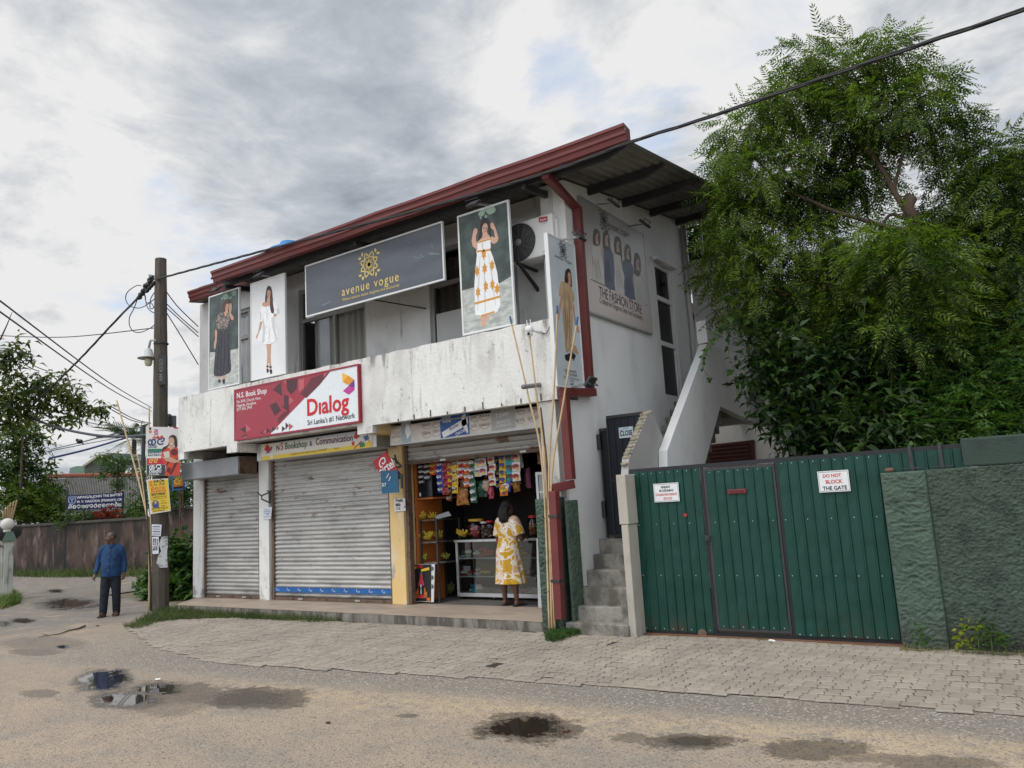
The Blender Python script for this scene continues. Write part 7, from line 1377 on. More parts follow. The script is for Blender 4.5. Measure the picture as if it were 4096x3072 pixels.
def tmpl_frond(pairs=7, ll=.25, lw=.27, droop=.28, ang=58):
    V = []; 
    V.append(np.array([[-.006, 0, 0], [-.004, .5, -droop*.25], [.004, .5, -droop*.25], [.006, 0, 0]])); V.append(np.array([[-.004, .5, -droop*.25], [-.001, 1, -droop], [.001, 1, -droop], [.004, .5, -droop*.25]]))
    for i in range(pairs):
        y = .12+.84*i/(pairs-1); s = ll*(1.05-.55*abs(y-.45)**1.3)
        for k in (-1, 1):
            q = kite(s, s*lw, k*s*.12, s*.14); a = R(ang-26*y)*k; c, sn = math.cos(a), math.sin(a)
            q = np.stack([q[:, 0]*c+q[:, 1]*sn, -q[:, 0]*sn+q[:, 1]*c, q[:, 2]-.12*np.abs(q[:, 1])], 1); V.append(q+np.array([0, y, -droop*y*y]))
    q = kite(ll*.8, ll*.8*lw, 0, .02); V.append(q+np.array([0, 1, -droop])); return np.concatenate(V)
def tmpl_sprig(n=6, L=.55, w=.42, droop=.35, heart=False):  # a twig with a whorl of broad leaves
    V = []
    for i in range(n):
        y = .15+.75*i/max(1, n-1); a = (i*2.4) % 6.283; q = kite(L, L*w, 0, L*.16); q[:, 2] -= droop*q[:, 1]**2/L
        if heart: q[1] += [-.10*L, -.28*L, 0]; q[3] += [.10*L, -.28*L, 0]
        c, s = math.cos(a), math.sin(a); el = .25; q = np.stack([q[:, 0], q[:, 1]*math.cos(el), q[:, 2]+q[:, 1]*math.sin(el)], 1)
        q = np.stack([q[:, 0]*c+q[:, 1]*s, -q[:, 0]*s+q[:, 1]*c, q[:, 2]], 1); q = np.stack([q[:, 0], q[:, 1]*.8+q[:, 2]*.0+y, q[:, 2]], 1); V.append(q)
    return np.concatenate(V)
def scatter(T, pos, dirs, size, roll=.5):
    n = len(pos); d = dirs/np.linalg.norm(dirs, axis=1, keepdims=True); up = np.tile([0, 0, 1.0], (n, 1)); s = np.cross(d, up); ln = np.linalg.norm(s, axis=1, keepdims=True); s = np.where(ln < 1e-3, [1, 0, 0], s/np.maximum(ln, 1e-6)); u = np.cross(s, d)
    a = RNG.normal(0, roll, n)[:, None]; s2 = s*np.cos(a)+u*np.sin(a); u2 = -s*np.sin(a)+u*np.cos(a); sz = (size*RNG.uniform(.75, 1.25, n))[:, None, None]
    return (pos[:, None, :]+sz*(T[None, :, 0:1]*s2[:, None]+T[None, :, 1:2]*d[:, None]+T[None, :, 2:3]*u2[:, None])).reshape(-1, 3)
def quads(V): return np.arange(len(V), dtype=np.int32).reshape(-1, 4)
def clumps(cl, dens, T, size, droop=.35, shell=.55, flatz=.85, spread=.6):
    """cl: (centre xyz, radius) -> leaf vertices; leaves lie mostly near each clump's surface and point outwards, drooping"""
    out = []
    for c, r_ in cl:
        n = max(6, int(dens*r_*r_)); v = RNG.normal(size=(n, 3)); v /= np.linalg.norm(v, axis=1, keepdims=True); rad = r_*(shell+(1-shell)*RNG.random(n))*(.82+.30*np.sin(v[:, 0]*5+c[0]*3)*np.sin(v[:, 2]*4+c[2]*2)); inner = RNG.random(n) < .25; rad[inner] *= RNG.random(inner.sum())
        p = np.array(c)+v*rad[:, None]*[1, 1, flatz]; d = v*[1, 1, .6]+RNG.normal(0, spread, (n, 3))*.6+[0, 0, -droop]; out.append(scatter(T, p, d, size))
    return np.concatenate(out)
def ctr(lst, zf=D, f=None): return [(f(*zf(x, y), dd), rr_) for x, y, rr_, dd in lst]
def limbs(pts_list, m, parent, name='limb'):
    for k, (pts, r0, r1) in enumerate(pts_list):
        q = catmull(pts, 5, False); n = len(q); q = [p+RNG.normal(0, r1*.35, 3) if 0 < i < n-1 else p for i, p in enumerate(q)]
        part('trunk' if k == 0 else name, G().tube(q, list(np.linspace(r0, r1, n)), 8), m, parent, smooth=True)
bark = mat('brown bark', (.085, .058, .042), .9, .3, 5, stains=(((.03, .024, .02), (9, 9, 3), .5, .65, .7),), bump=.7, bs=22)
FR = tmpl_frond(); neem = leaf_mat('neem leaves', (.016, .040, .010), (.145, .208, .031), .40, .45); neem2 = leaf_mat('shade toned neem leaves', (.014, .036, .010), (.118, .172, .026), .38, .5)  # neem2: darker copy of the same leaves, shade put into the colour
YT = 12.3
def ty(x, y, dy=0.0): return OY(*D(x, y), YT+dy)
t = thing('neem_tree', 'tall feathery neem tree rising behind the green gate, nearest the building', 'tree', (ty(1935, 900)[0], YT, 0))
CA = [(1830, 150, .80, .2), (1745, 135, .52, 0), (1925, 125, .58, .3), (2000, 190, .50, .2), (1700, 235, .75, -.3), (1820, 270, .95, .3), (1935, 250, .78, .0), (2040, 300, .45, .3), (1610, 285, .58, -.4), (1570, 345, .42, -.6), (1640, 390, .80, -.5), (1585, 470, .50, -.8), (1552, 410, .30, -.7),
      (1745, 410, .90, .2), (1850, 385, .70, .5), (1600, 555, .55, -.8), (1645, 630, .62, -.7), (1555, 520, .30, -1.0), (1725, 545, .85, -.2), (1840, 540, .62, -.3), (1790, 650, .75, -.2), (1700, 720, .55, -.6), (1905, 640, .70, .2), (1545, 590, .22, -1.0), (1580, 660, .30, -.9), (1660, 150+60, .3, -.2), (2070, 240, .25, .2), (2060, 370, .3, .3), (1960, 560, .62, -1.3), (1930, 500, .34, -1.1), (1990, 640, .6, -1.2), (1900, 560, .5, -1.2), (2010, 540, .45, -1.0), (1965, 720, .6, -1.3)]
V = clumps([(ty(x, y, dy), r_) for x, y, r_, dy in CA], 640, FR, .33, .50)
npmesh('crown', V, quads(V), neem, t)
limbs([([(ty(1935, 900)[0], YT, -.05), ty(1950, 700), ty(1975, 520), ty(1958, 428)], .12, .085), ([ty(1965, 470), ty(1900, 360), ty(1835, 270), ty(1800, 180)], .05, .018), ([ty(1930, 420), ty(1950, 330), ty(1985, 240)], .03, .012), ([ty(1970, 500), ty(1880, 480, -.2), ty(1720, 420, -.4), ty(1620, 330, -.4)], .045, .014), ([ty(1975, 560), ty(1850, 600), ty(1700, 600, -.4)], .04, .014), ([ty(1950, 470), ty(1915, 470), ty(1885, 560)], .03, .015), ([ty(1880, 340), ty(1880, 240), ty(1900, 150)], .03, .01)], bark, t)
t = thing('neem_tree', 'second neem tree at the right edge of the view over the boundary wall', 'tree', (ty(2230, 900)[0], YT+.6, 0))
CB_ = [(2105, 345, .45, .4), (2185, 320, .55, .6), (2150, 420, .75, .4), (2070, 470, .60, .4), (2215, 500, .80, .4), (1995, 470, .45, .5), (2060, 590, .80, .3), (2160, 610, .85, .2), (2260, 420, .9, .6), (1980, 560, .55, .3), (2090, 700, .70, .0), (2200, 710, .80, -.1), (1975, 690, .55, .2), (2290, 620, .9, .2)]
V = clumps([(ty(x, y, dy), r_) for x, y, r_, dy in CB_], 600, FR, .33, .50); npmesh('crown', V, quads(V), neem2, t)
limbs([([(ty(2230, 900)[0], YT+.6, -.05), ty(2215, 650, .6), ty(2190, 450, .6), ty(2180, 330, .6)], .14, .04), ([ty(2215, 620, .6), ty(2120, 520, .5), ty(2080, 430, .4)], .05, .02)], bark, t)
# broad leaved growth behind the gate
BL = tmpl_sprig(6, .62, .36, .35); SM = tmpl_sprig(8, .34, .45, .2); HT = tmpl_sprig(5, .55, .62, .35, True)
dkl = leaf_mat('dark broad leaves', (.009, .022, .008), (.036, .070, .016), .25, .38); mdl = leaf_mat('fine light leaves', (.022, .060, .018), (.085, .155, .035), .35, .45); dd_ = leaf_mat('shade toned backing leaves', (.008, .022, .009), (.020, .048, .014), .2, .5)  # dd_: dark backing foliage, deep shade put into the leaf colour
def shrub(label, cl, T, size, m, dens=420, base=None, name='shrub', droop=.3, grp='shrubs behind the gate', f=None):
    cs = [((f or (lambda x, y, d_: ty(x, y, d_)))(x, y, d_), r_) for x, y, r_, d_ in cl]; b = base or (cs[0][0][0], cs[0][0][1], 0)
    t = thing(name, label, 'shrub', b, grp); V = clumps(cs, dens, T, size, droop); npmesh('foliage', V, quads(V), m, t)
    limbs([([b, tuple(np.array(b)*.5+np.array(cs[0][0])*.5), tuple(cs[0][0])], .035, .012)], bark, t, 'stem'); return t
shrub('dark broad leaved shrub behind the wicket door of the gate', [(1740, 800, .62, -1.3), (1690, 860, .45, -1.5), (1790, 900, .60, -1.6), (1740, 940, .45, -1.8), (1640, 800, .30, -1.3), (1650, 720, .25, -1.2)], BL, .30, dkl)
shrub('dark shrub with long drooping leaves behind the warning sign panel', [(1880, 830, .70, -1.2), (1850, 930, .50, -1.9), (1930, 920, .45, -1.6), (1830, 760, .55, -.9)], BL, .30, dkl)
shrub('light green small leaved bush behind the right end of the gate', [(2010, 870, .50, -1.4), (2070, 850, .45, -1.2), (1990, 920, .38, -1.8), (2060, 930, .40, -1.7), (1960, 790, .4, -1)], SM, .26, mdl, 900)
shrub('fine leaved bush growing over the boundary wall at the right edge', [(2170, 850, .62, -1.0), (2200, 760, .55, -.8), (2140, 920, .42, -1.5), (2240, 900, .6, -1.2), (2110, 790, .4, -.8)], SM, .26, mdl, 800)
t = thing('background_tree', 'dense dark tree filling the gap behind the neem trunks', 'tree', (ty(1980, 900)[0], 15.2, 0)); cs = [(OY(*D(x, y), 15.2), r_) for x, y, r_ in ((1700, 740, 1.0), (1850, 720, 1.2), (2000, 740, 1.2), (2150, 780, 1.2), (2250, 700, 1.2), (1800, 900, 1.0), (1980, 880, 1.1), (2130, 900, 1.1), (2200, 600, 1.0), (1900, 620, .9))]
V = clumps(cs, 230, BL, .40, .3); npmesh('crown', V, quads(V), dd_, t); limbs([([(ty(1980, 900)[0], 15.2, 0), OY(*D(1980, 760), 15.2)], .2, .1)], bark, t)
t = thing('background_tree', 'dark leafy tree showing behind the steel ladder', 'tree', (OY(*D(1515, 600), 19)[0], 19, 0)); cs = [(OY(*D(x, y), 19), r_) for x, y, r_ in ((1505, 510, .75), (1550, 500, .9), (1500, 560, .6), (1580, 560, 1.0))]
V = clumps(cs, 300, BL, .30, .3); npmesh('crown', V, quads(V), dkl, t); limbs([([(OY(*D(1530, 600), 19)[0], 19, 0), OY(*D(1530, 520), 19)], .2, .1)], bark, t)
def vine(label, strands, size=.10, seed=1):
    g = G(); ps = []; rd = random.Random(seed)
    for pts in strands:
        q = catmull(pts, 6, False); g.tube(q, .005, 5)
        for p in q[1:]:
            if rd.random() < .75: ps.append(p+np.array([rd.gauss(0, .03), rd.gauss(0, .03), rd.gauss(0, .02)]))
    t = thing('climbing_vine', label, 'vine', strands[0][0]); part('stem', g, mat('vine stem', (.10, .13, .04), .8), t); ps = np.array(ps); q = kite(1.0, .85, 0, .1); q[1] += [-.06, -.22, 0]; q[3] += [.06, -.22, 0]
    V = scatter(q, ps, RNG.normal(0, .5, (len(ps), 3))+[0, -.4, -.7], size, .8); npmesh('foliage', V, quads(V), mdl, t)
def tv(x, y, dy): return OY(*D(x, y), YT+dy)
vine('hanging vine with heart shaped leaves dangling beside the stair tower', [[tv(1560, 630, -1.2), tv(1572, 700, -1.2), tv(1575, 770, -1.25), tv(1600, 830, -1.3)], [tv(1580, 660, -1.2), tv(1600, 740, -1.2), tv(1612, 790, -1.2)], [tv(1570, 690, -1.2), tv(1555, 720, -1.2)]])
vine('thin vine trailing over the stair balustrade', [[tv(1560, 700, -1.2), tv(1540, 725, -1.6), tv(1530, 745, -1.9), tv(1515, 770, -1.9)], [tv(1530, 745, -1.85), tv(1518, 790, -1.85), tv(1535, 820, -1.8)]], .09, 3)
vine('long pale vine looping through the foliage over the gate', [[tv(1870, 640, -1.2), tv(1862, 720, -1.3), tv(1850, 770, -1.3), tv(1880, 785, -1.3), tv(1910, 770, -1.3)], [tv(2050, 700, -1), tv(2060, 760, -1.1), tv(2110, 880, -1.3)]], .11, 5)
# neighbouring house glimpsed under the trees
o = thing('neighbour_house', 'white neighbouring house with dark red shutters half hidden behind the trees', 'house', (-4.4, 17.5, 0)); nh = FP(17.0); wn = mat('neighbour plaster', (.60, .60, .58), .9, .06, 1.2, stains=(((.40, .37, .28), (3, 3, .8), .5, .7, .6),), bump=.2)
q = P(D, nh, '1450,1010 2000,1010 2000,680 1450,700'); part('wall', G().pbox(nh, q[0][0], q[1][0], 0, q[3][1], -3, 0), wn, o)
part('roof', G().pbox(nh, q[0][0]-.3, q[1][0]+.3, q[3][1]+.002, q[3][1]+.25, -3.3, .6), mat('dark tiled roof', (.10, .05, .04), .9), o)
q = P(D, nh.up(.06), '1612,770 1628,770 1630,895 1614,895'); part('door_frame', G().poly(nh.up(.06), q, 0, .055), maroon, o); q = P(D, nh.up(.06), '1520,962 1628,950 1630,1000 1522,1005')
sh_ = part('shutter', G().poly(nh.up(.05), q, 0, .045), mat('dark red shutter', (.075, .018, .014), .6), o); g = G()
for k in range(6): v_ = q[2][1]+(q[1][1]-q[2][1])*(k+.5)/6; g.pbox(nh.up(.052), q[0][0]+.1, q[1][0]-.1, v_-.02, v_+.01, 0, .03)
part('louvre', g, mat('dark red shutter', (.075, .018, .014)), sh_); q = P(D, nh.up(.06), '1590,720 1604,720 1608,905 1592,905'); part('pillar', G().poly(nh.up(.3), q, 0, .25), mat('stained pillar', (.52, .50, .42), .9, .1, 2, stains=(((.32, .26, .12), (3, 3, 2), .5, .65, .7),)), o)
# grass, weeds, rounded bush
def grass(name, poly, n, h, m, lean=.5, z=.0):
    xs = [p[0] for p in poly]; ys = [p[1] for p in poly]; P_ = []
    while len(P_) < n:
        x, y = RNG.uniform(min(xs), max(xs)), RNG.uniform(min(ys), max(ys))
        if inside((x, y), poly): P_.append((x, y, z))
    p = np.array(P_); d = RNG.normal(0, lean, (n, 3)); d[:, 2] = 1; k = np.array([[-.03, 0, 0], [-.022, .55, .02], [.022, .55, .02], [.03, 0, 0]]); k2 = np.array([[-.022, .55, .02], [-.002, 1, .22], [.002, 1, .22], [.022, .55, .02]])
    hs = h*(.5+.8*np.array([.5+.5*mn.noise(Vector((a*2.2, b*2.2, 0))) for a, b, c in P_])); V = scatter(np.concatenate([k, k2]), p, d, hs, 3.0); return struct2(name, V, m)
def struct2(name, V, m): o = npmesh(name, V, quads(V), m); o['kind'] = 'stuff'; return o
gm = leaf_mat('grass blades', (.040, .068, .018), (.115, .14, .05), .3, .6)
gp = gz(D, '268,1357 300,1345 345,1322 400,1311 520,1318 640,1326 735,1333 742,1343 690,1348 600,1343 500,1338 400,1338 345,1347 300,1362')
grass('grass', gp, 9000, .13, gm); struct('verge_soil', G().poly(GPL, gp, .012), mat('verge soil', (.07, .065, .03), .95, .3, 6, bump=.4))
gq = gz(r2, '100,1200 100,1165 300,1158 420,1165 1075,1140 1075,1200 400,1206'); grass('grass', gq, 5000, .30, gm)
gq = gz(r2, '0,1400 30,1370 100,1320 150,1390 60,1425 0,1440'); grass('grass', gq, 1500, .22, leaf_mat('verge weeds', (.05, .09, .02), (.16, .20, .06), .3))
wp_ = gz(D, '1178,1388 1195,1362 1225,1350 1262,1358 1265,1372 1235,1380 1200,1392'); n = 2600; P_ = []
while len(P_) < n:
    x, y = RNG.uniform(-5.9, -4.9), RNG.uniform(7.9, 8.95)
    if inside((x, y), wp_): P_.append((x, y, .02+.06*RNG.random()))
V = scatter(tmpl_sprig(4, .5, .7, .1), np.array(P_), RNG.normal(0, .6, (n, 3))+[0, 0, .8], .032, 1); struct2('ground_cover', V, leaf_mat('clover leaves', (.025, .060, .012), (.055, .12, .025), .3))
for lab, x, y, n_, s_, m in (('bright yellow green weed at the foot of the rough wall', 2085, 1388, 16, .15, leaf_mat('lime weed leaves', (.16, .22, .015), (.30, .34, .03), .4)), ('green weed with pointed leaves against the rough wall', 2112, 1385, 16, .17, mdl), ('taller green weed right of the lime coloured weed', 2140, 1385, 14, .16, mdl), ('small weed growing at the foot of the green pillar', 1985, 1392, 8, .10, mdl), ('small weed sprouting at the edge of the paving by the wall', 2170, 1394, 10, .09, mdl)):
    c = OY(*D(x, y), 8.86); c[2] = .015; t = thing('weed', lab, 'weed', c, 'weeds along the boundary wall'); ps = np.array([c+np.array([RNG.normal(0, .05), RNG.normal(0, .03), .04+RNG.random()*s_*1.4]) for k in range(n_)]); V = scatter(tmpl_sprig(3, .6, .55, .2), ps, RNG.normal(0, .5, (n_, 3))+[0, -.2, .5], .11, .8); npmesh('foliage', V, quads(V), m, t)
    part('stem', G().tube([c, c+np.array([.01, 0, s_*1.3])], .005, 5), mat('vine stem', (.10, .13, .04)), t)
gq = [(-1.5, 8.78), (-1.0, 8.80), (.4, 8.86), (.4, 8.95), (-1.0, 8.93), (-1.5, 8.92)]; grass('grass', gq, 700, .08, leaf_mat('dry grass', (.14, .13, .05), (.22, .20, .09), .3))
gq = gz(D, '1635,1382 1670,1386 1668,1392 1636,1388'); grass('grass', gq, 160, .07, gm)
t = thing('round_leaf_bush', 'dense bush with large rounded leaves beside the timber pole', 'bush', (-16.2, 10.6, 0)); hl = leaf_mat('rounded bush leaves', (.022, .060, .014), (.075, .140, .026), .3, .4)
cs = [(OY(*D(x, y), Y_), r_) for x, y, r_, Y_ in ((400, 1190, .55, 10.8), (385, 1240, .60, 10.7), (405, 1265, .50, 10.6), (340, 1270, .38, 10.3), (330, 1250, .30, 10.4), (415, 1215, .5, 11.0), (370, 1215, .5, 11.2))]; V = clumps(cs, 620, HT, .30, .5); npmesh('foliage', V, quads(V), hl, t); part('stem', G().tube([(-16.2, 10.6, 0), (-16.3, 10.7, .7)], .03, 6), bark, t)
# ------------------------------------------------------------------ across the road: wall, houses, sign, trees
wa, wb, wc = np.array([-37.5, 13.9, 0]), np.array([-26.0, 15.75, 0]), np.array([-17.5, 17.6, 0])
wm = mat('stained brown boundary wall', (.078, .050, .040), .92, .3, 1.2, stains=(((.018, .016, .014), (1.1, 1.1, .6), .40, .58, .9), ((.20, .145, .12), (4, 4, .9), .54, .68, .65), ((.014, .013, .012), (2, 2, 1), .40, .60, .8, (.9, .0)), ((.022, .025, .018), (3, 3, 3), .45, .65, .8, (1.5, 1.95))), bump=.5, bs=18)
o = thing('stained_wall', 'long brown stained boundary wall across the road', 'wall', wb)
for k, (a, b, h) in enumerate(((wa, wb, 1.88), (wb+np.array([.02, .005, 0]), wc, 2.15))):
    pl = Plane(a, b-a, (0, 0, 1)); L_ = np.linalg.norm(b-a); part('wall_panel', G().pbox(pl, 0, L_, 0, h, -.2, 0), wm, o); part('coping', G().pbox(pl, 0, L_, h+.002, h+.10, -.25, .05), mat('mossy coping', (.06, .055, .045), .95, .3, 4, bump=.5), o, bev=.02)
def VP(x, y, d):                                        # upright plane square to the line of sight at a given distance
    p = OD(x, y, d); f = np.array([p[0], p[1], 0]); f /= np.linalg.norm(f); return Plane((p[0], p[1], 0), (f[1], -f[0], 0), (0, 0, 1))
def r2o(x, y, d): return OD(*r2(x, y), d)
cg = mat('grey corrugated roofing', (.20, .19, .18), .85, .15, 1.5, stains=(((.09, .085, .08), (2, 2, 2), .45, .7, .6),), bump=.2)
o = thing('school_building', 'low school building with a long grey corrugated roof behind the wall', 'building', r2o(700, 900, 44)*[1, 1, 0])
A_, B_, C_, D_ = r2o(280, 735, 41), r2o(1075, 745, 41), r2o(1075, 468, 47), r2o(330, 478, 47)
def corr(i, j):
    p = (A_*(1-i)+B_*i)*(1-j)+(D_*(1-i)+C_*i)*j; return p+np.array([0, 0, .07*math.sin(i*2*math.pi*62)])
part('roof', G().grid(corr, 62*6, 2), cg, o, smooth=True); part('ridge', G().tube([D_+np.array([0, 0, .1]), C_+np.array([0, 0, .1])], .12, 6), mat('terracotta ridge', (.26, .08, .05), .8), o)
vp = VP(*r2(700, 800), 42.5); u0 = vp.uv(*r2(290, 800))[0]; u1 = vp.uv(*r2(1070, 800))[0]; part('wall', G().pbox(vp, u0, u1, 0, A_[2]-.1, -4, 0), mat('dark school wall', (.10, .09, .08), .9), o)  # wall below the eave in one even dark tone
o = thing('green_roof_hall', 'hall with a pale green rounded roof beyond the school', 'building', r2o(640, 900, 58)*[1, 1, 0]); vp = VP(*r2(640, 430), 58); q = P(r2, vp, '500,470 510,405 560,390 690,393 770,415 770,470'); part('roof', G().poly(vp, [tuple(k) for k in q], 0, 6), mat('pale green roofing', (.17, .27, .22), .7, .1, .6), o); u0, u1 = q[0][0], q[-1][0]; part('wall', G().pbox(vp, u0+.3, u1-.3, 0, q[0][1]-.02, -5.5, -.3), wn, o); q = P(r2, vp, '706,415 720,415 720,470 706,470'); part('vent_post', G().poly(vp, q, .4, .3), conc, o)
o = thing('gable_house', 'house with a fretted gable and solar panels on its roof', 'house', r2o(760, 900, 52)*[1, 1, 0]); vp = VP(*r2(740, 400), 52); q = P(r2, vp, '615,388 720,318 915,408 915,480 615,480'); part('gable_wall', G().poly(vp, q, 0, .3), mat('grey green gable', (.13, .15, .13), .9), o)
for s_ in ('600,390 722,305 728,318 612,398', '716,306 930,404 922,416 716,318'): part('verge_board', G().poly(vp, P(r2, vp, s_), .35, .3), mat('cream fretwork', (.42, .38, .28), .8), o)
a, b, c, d_ = r2o(722, 305, 52), r2o(925, 405, 52), r2o(1075, 405, 58), r2o(1060, 310, 60); part('roof', G().add([a, b, c, d_], [(0, 1, 2, 3)]), cg, o); nrm = np.array([0, 0, .12]); part('solar_panel', G().add([r2o(745, 306, 52.2)+nrm, r2o(870, 360, 52.2)+nrm, r2o(1050, 362, 57)+nrm, r2o(1040, 318, 59)+nrm], [(0, 1, 2, 3)]), mat('solar panel', (.09, .10, .12), .15, .05), o); part('wall', G().pbox(vp, P(r2, vp, '620,480')[0][0], P(r2, vp, '1060,480')[0][0], 0, 3.6, -5, -.35), wn, o)
# school sign
vp = VP(*r2(700, 650), 34.6); o = thing('school_sign', 'long dark blue school sign on posts above the stained wall', 'sign', vp.at(vp.uv(*r2(700, 800))[0], 0)); q = P(r2, vp, '490,606 900,582 897,690 490,716'); part('panel', G().poly(vp, q, 0, .06), flat('school sign blue', (.010, .016, .085)), o)
L = lambda x, y: vp.uv(*r2(x, y)); g = G(); text(g, vp, 'WP/NG/St.JOHN THE BAPTIST', L(558, 630), L(893, 607), .01, .022, 1.15); text(g, vp, 'M. V. NAGODA (PRIMARY) OR', L(562, 660), L(890, 642), .01, .022, 1.15); script_line(g, vp, L(495, 702), L(890, 682), .13, .01, 71, .22); part('lettering', g, whitep, o)
g = G(); g.rib(vp, [L(*k) for k in ((500, 618), (550, 614), (550, 650), (525, 674), (501, 652))], .05, .01, True).rib(vp, [L(508, 632), L(543, 629)], .05, .01).rib(vp, [L(525, 622), L(525, 660)], .05, .01); part('crest', g, flat('crest pale blue', (.25, .32, .45)), o)
for x in (491, 896): a = L(x, 610); part('post', G().pbox(vp, a[0]-.05, a[0]+.05, 0, a[1]+.2, -.14, -.062), steel, o)
# left gate post with ball finial and railing
o = thing('ball_gatepost', 'pale gatepost with green cap and white ball finial at the left edge', 'gatepost', (-22.1, 9.15, 0)); vp = VP(*r2(60, 1370), 23.9); q = P(r2, vp, '28,1375 82,1368 108,935 20,938'); pale2 = mat('mossy pale gatepost', (.40, .41, .36), .9, .12, 2, stains=(((.13, .12, .09), (4, 4, 2), .5, .7, .8),), bump=.3); u0, u1 = (q[0][0]+q[3][0])/2, (q[1][0]+q[2][0])/2; zt = q[2][1]
part('shaft', G().pbox(vp, u0, u1, 0, zt, -.45, 0), pale2, o, bev=.015); part('cap', G().add([vp.at(u, zt+.002, h) for u, h in ((u0-.06, .06), (u1+.06, .06), (u1+.06, -.51), (u0-.06, -.51))]+[vp.at(u, zt+.24, h) for u, h in ((u0+.03, -.03), (u1-.03, -.03), (u1-.03, -.42), (u0+.03, -.42))], [(0, 1, 5, 4), (1, 2, 6, 5), (2, 3, 7, 6), (3, 0, 4, 7), (4, 5, 6, 7), (3, 2, 1, 0)]), mat('grey green cap', (.07, .11, .085), .8), o)
bc = vp.at((u0+u1)/2-.06, zt+.43, -.2); part('ball', G().lathe([(.08, -.2), (.09, -.15), (.05, -.14)], bc, 14).ball(bc, .155, 16, 10), mat('white ball paint', (.62, .60, .55), .7), o, smooth=True); part('panel_moulding', G().pbox(vp, u0+.10, u1-.12, .25, zt-.25, .002, .02), pale2, o, bev=.008)
o = thing('garden_railing', 'pale sloping balustrade running off the left edge from the gatepost', 'railing', vp.at(u0-1, 0, -.2))
for s_ in ('-60,905 46,958 46,985 -60,935', '-60,1190 38,1222 36,1248 -60,1215'): part('rail', G().poly(vp, P(r2, vp, s_), -.15, .2), pale2, o)
for k in range(3): a = P(r2, vp, '%d,985 %d,1215' % (-30+k*22, -30+k*22)); part('baluster', G().tube([vp.at(*a[0], -.25), vp.at((a[0][0]+a[1][0])/2, (a[0][1]+a[1][1])/2, -.25), vp.at(*a[1], -.25)], [.05, .09, .05], 8), pale2, o)
part('base_wall', G().poly(vp, P(r2, vp, '-60,1215 30,1245 28,1380 -60,1400'), -.12, .25), pale2, o)
o = thing('cane_bundle', 'tall bundle of canes standing in a dark pot behind the gatepost', 'canes', r2o(45, 860, 25.5))
for k, (x0_, x1_, yt) in enumerate(((30, 40, 700), (40, 60, 680), (48, 78, 660), (56, 100, 650), (64, 122, 640), (36, 20, 720))): part('cane', G().tube([r2o(x0_, 870, 25.5), r2o(x1_, yt, 25.3)], .022, 6), bamb, o)
part('pot', G().lathe([(.25, 0), (.38, .15), (.40, .35), (.36, .38)], r2o(40, 880, 25.5)-np.array([0, 0, .2]), 14), mat('dark clay pot', (.03, .028, .03), .8), o, smooth=True)
# trees at left
def dt(label, name, cl, d, T, size, m, dens, zf=D, droop=.5, trunk=True, base=None):
    cs = [(OD(*zf(x, y), d+dd), r_) for x, y, r_, dd in cl]; b = base or (cs[0][0][0], cs[0][0][1], 0); t = thing(name, label, 'tree', b); V = clumps(cs, dens, T, size, droop); npmesh('crown', V, quads(V), m, t)
    if trunk: part('trunk', G().tube(catmull([b, (np.array(b)+cs[0][0])/2, cs[0][0]], 4, False), list(np.linspace(.09, .03, 9)), 7), bark, t, smooth=True)
    return t, cs
lt = leaf_mat('large drooping leaves', (.022, .042, .013), (.11, .14, .030), .38, .4); lt2 = leaf_mat('left garden leaves', (.022, .050, .015), (.095, .145, .035), .38, .45)
t, cs = dt('spreading tree with drooping dark leaves reaching in from the left edge', 'spreading_tree', [(-20, 880, .7, 0), (25, 850, .42, -.5), (70, 835, .48, -.2), (110, 822, .42, 0), (150, 850, .42, .3), (185, 868, .36, .4), (215, 882, .20, .4), (110, 865, .36, 0), (150, 890, .30, 0), (60, 870, .36, 0), (28, 757, .30, -.5), (12, 775, .30, -.5), (45, 770, .18, -.4), (0, 815, .30, 0), (228, 880, .12, .4), (20, 905, .40, .3), (120, 905, .2, .2)], 23, tmpl_sprig(6, .6, .38, .5),   .34, lt, 200, base=tuple(OD(*D(-160, 1100), 23)*[1, 1, 0]), trunk=False)
limbs([([OD(*D(-160, 1100), 23)*[1, 1, 0], OD(*D(-120, 900), 23), OD(*D(20, 860), 23), OD(*D(90, 845), 23), OD(*D(180, 868), 23.2)], .14, .02), ([OD(*D(-120, 900), 23), OD(*D(-20, 800), 22.6), OD(*D(25, 765), 22.5)], .07, .015)], bark, t)
part('bare_twig', G().tube([OD(*r1(0, 850), 22), OD(*r1(60, 720), 22), OD(*r1(100, 620), 22)], [.022, .014, .006], 5), bark, t)
lt3 = leaf_mat('bright lower leaves', (.030, .070, .012), (.14, .20, .03), .35, .45)
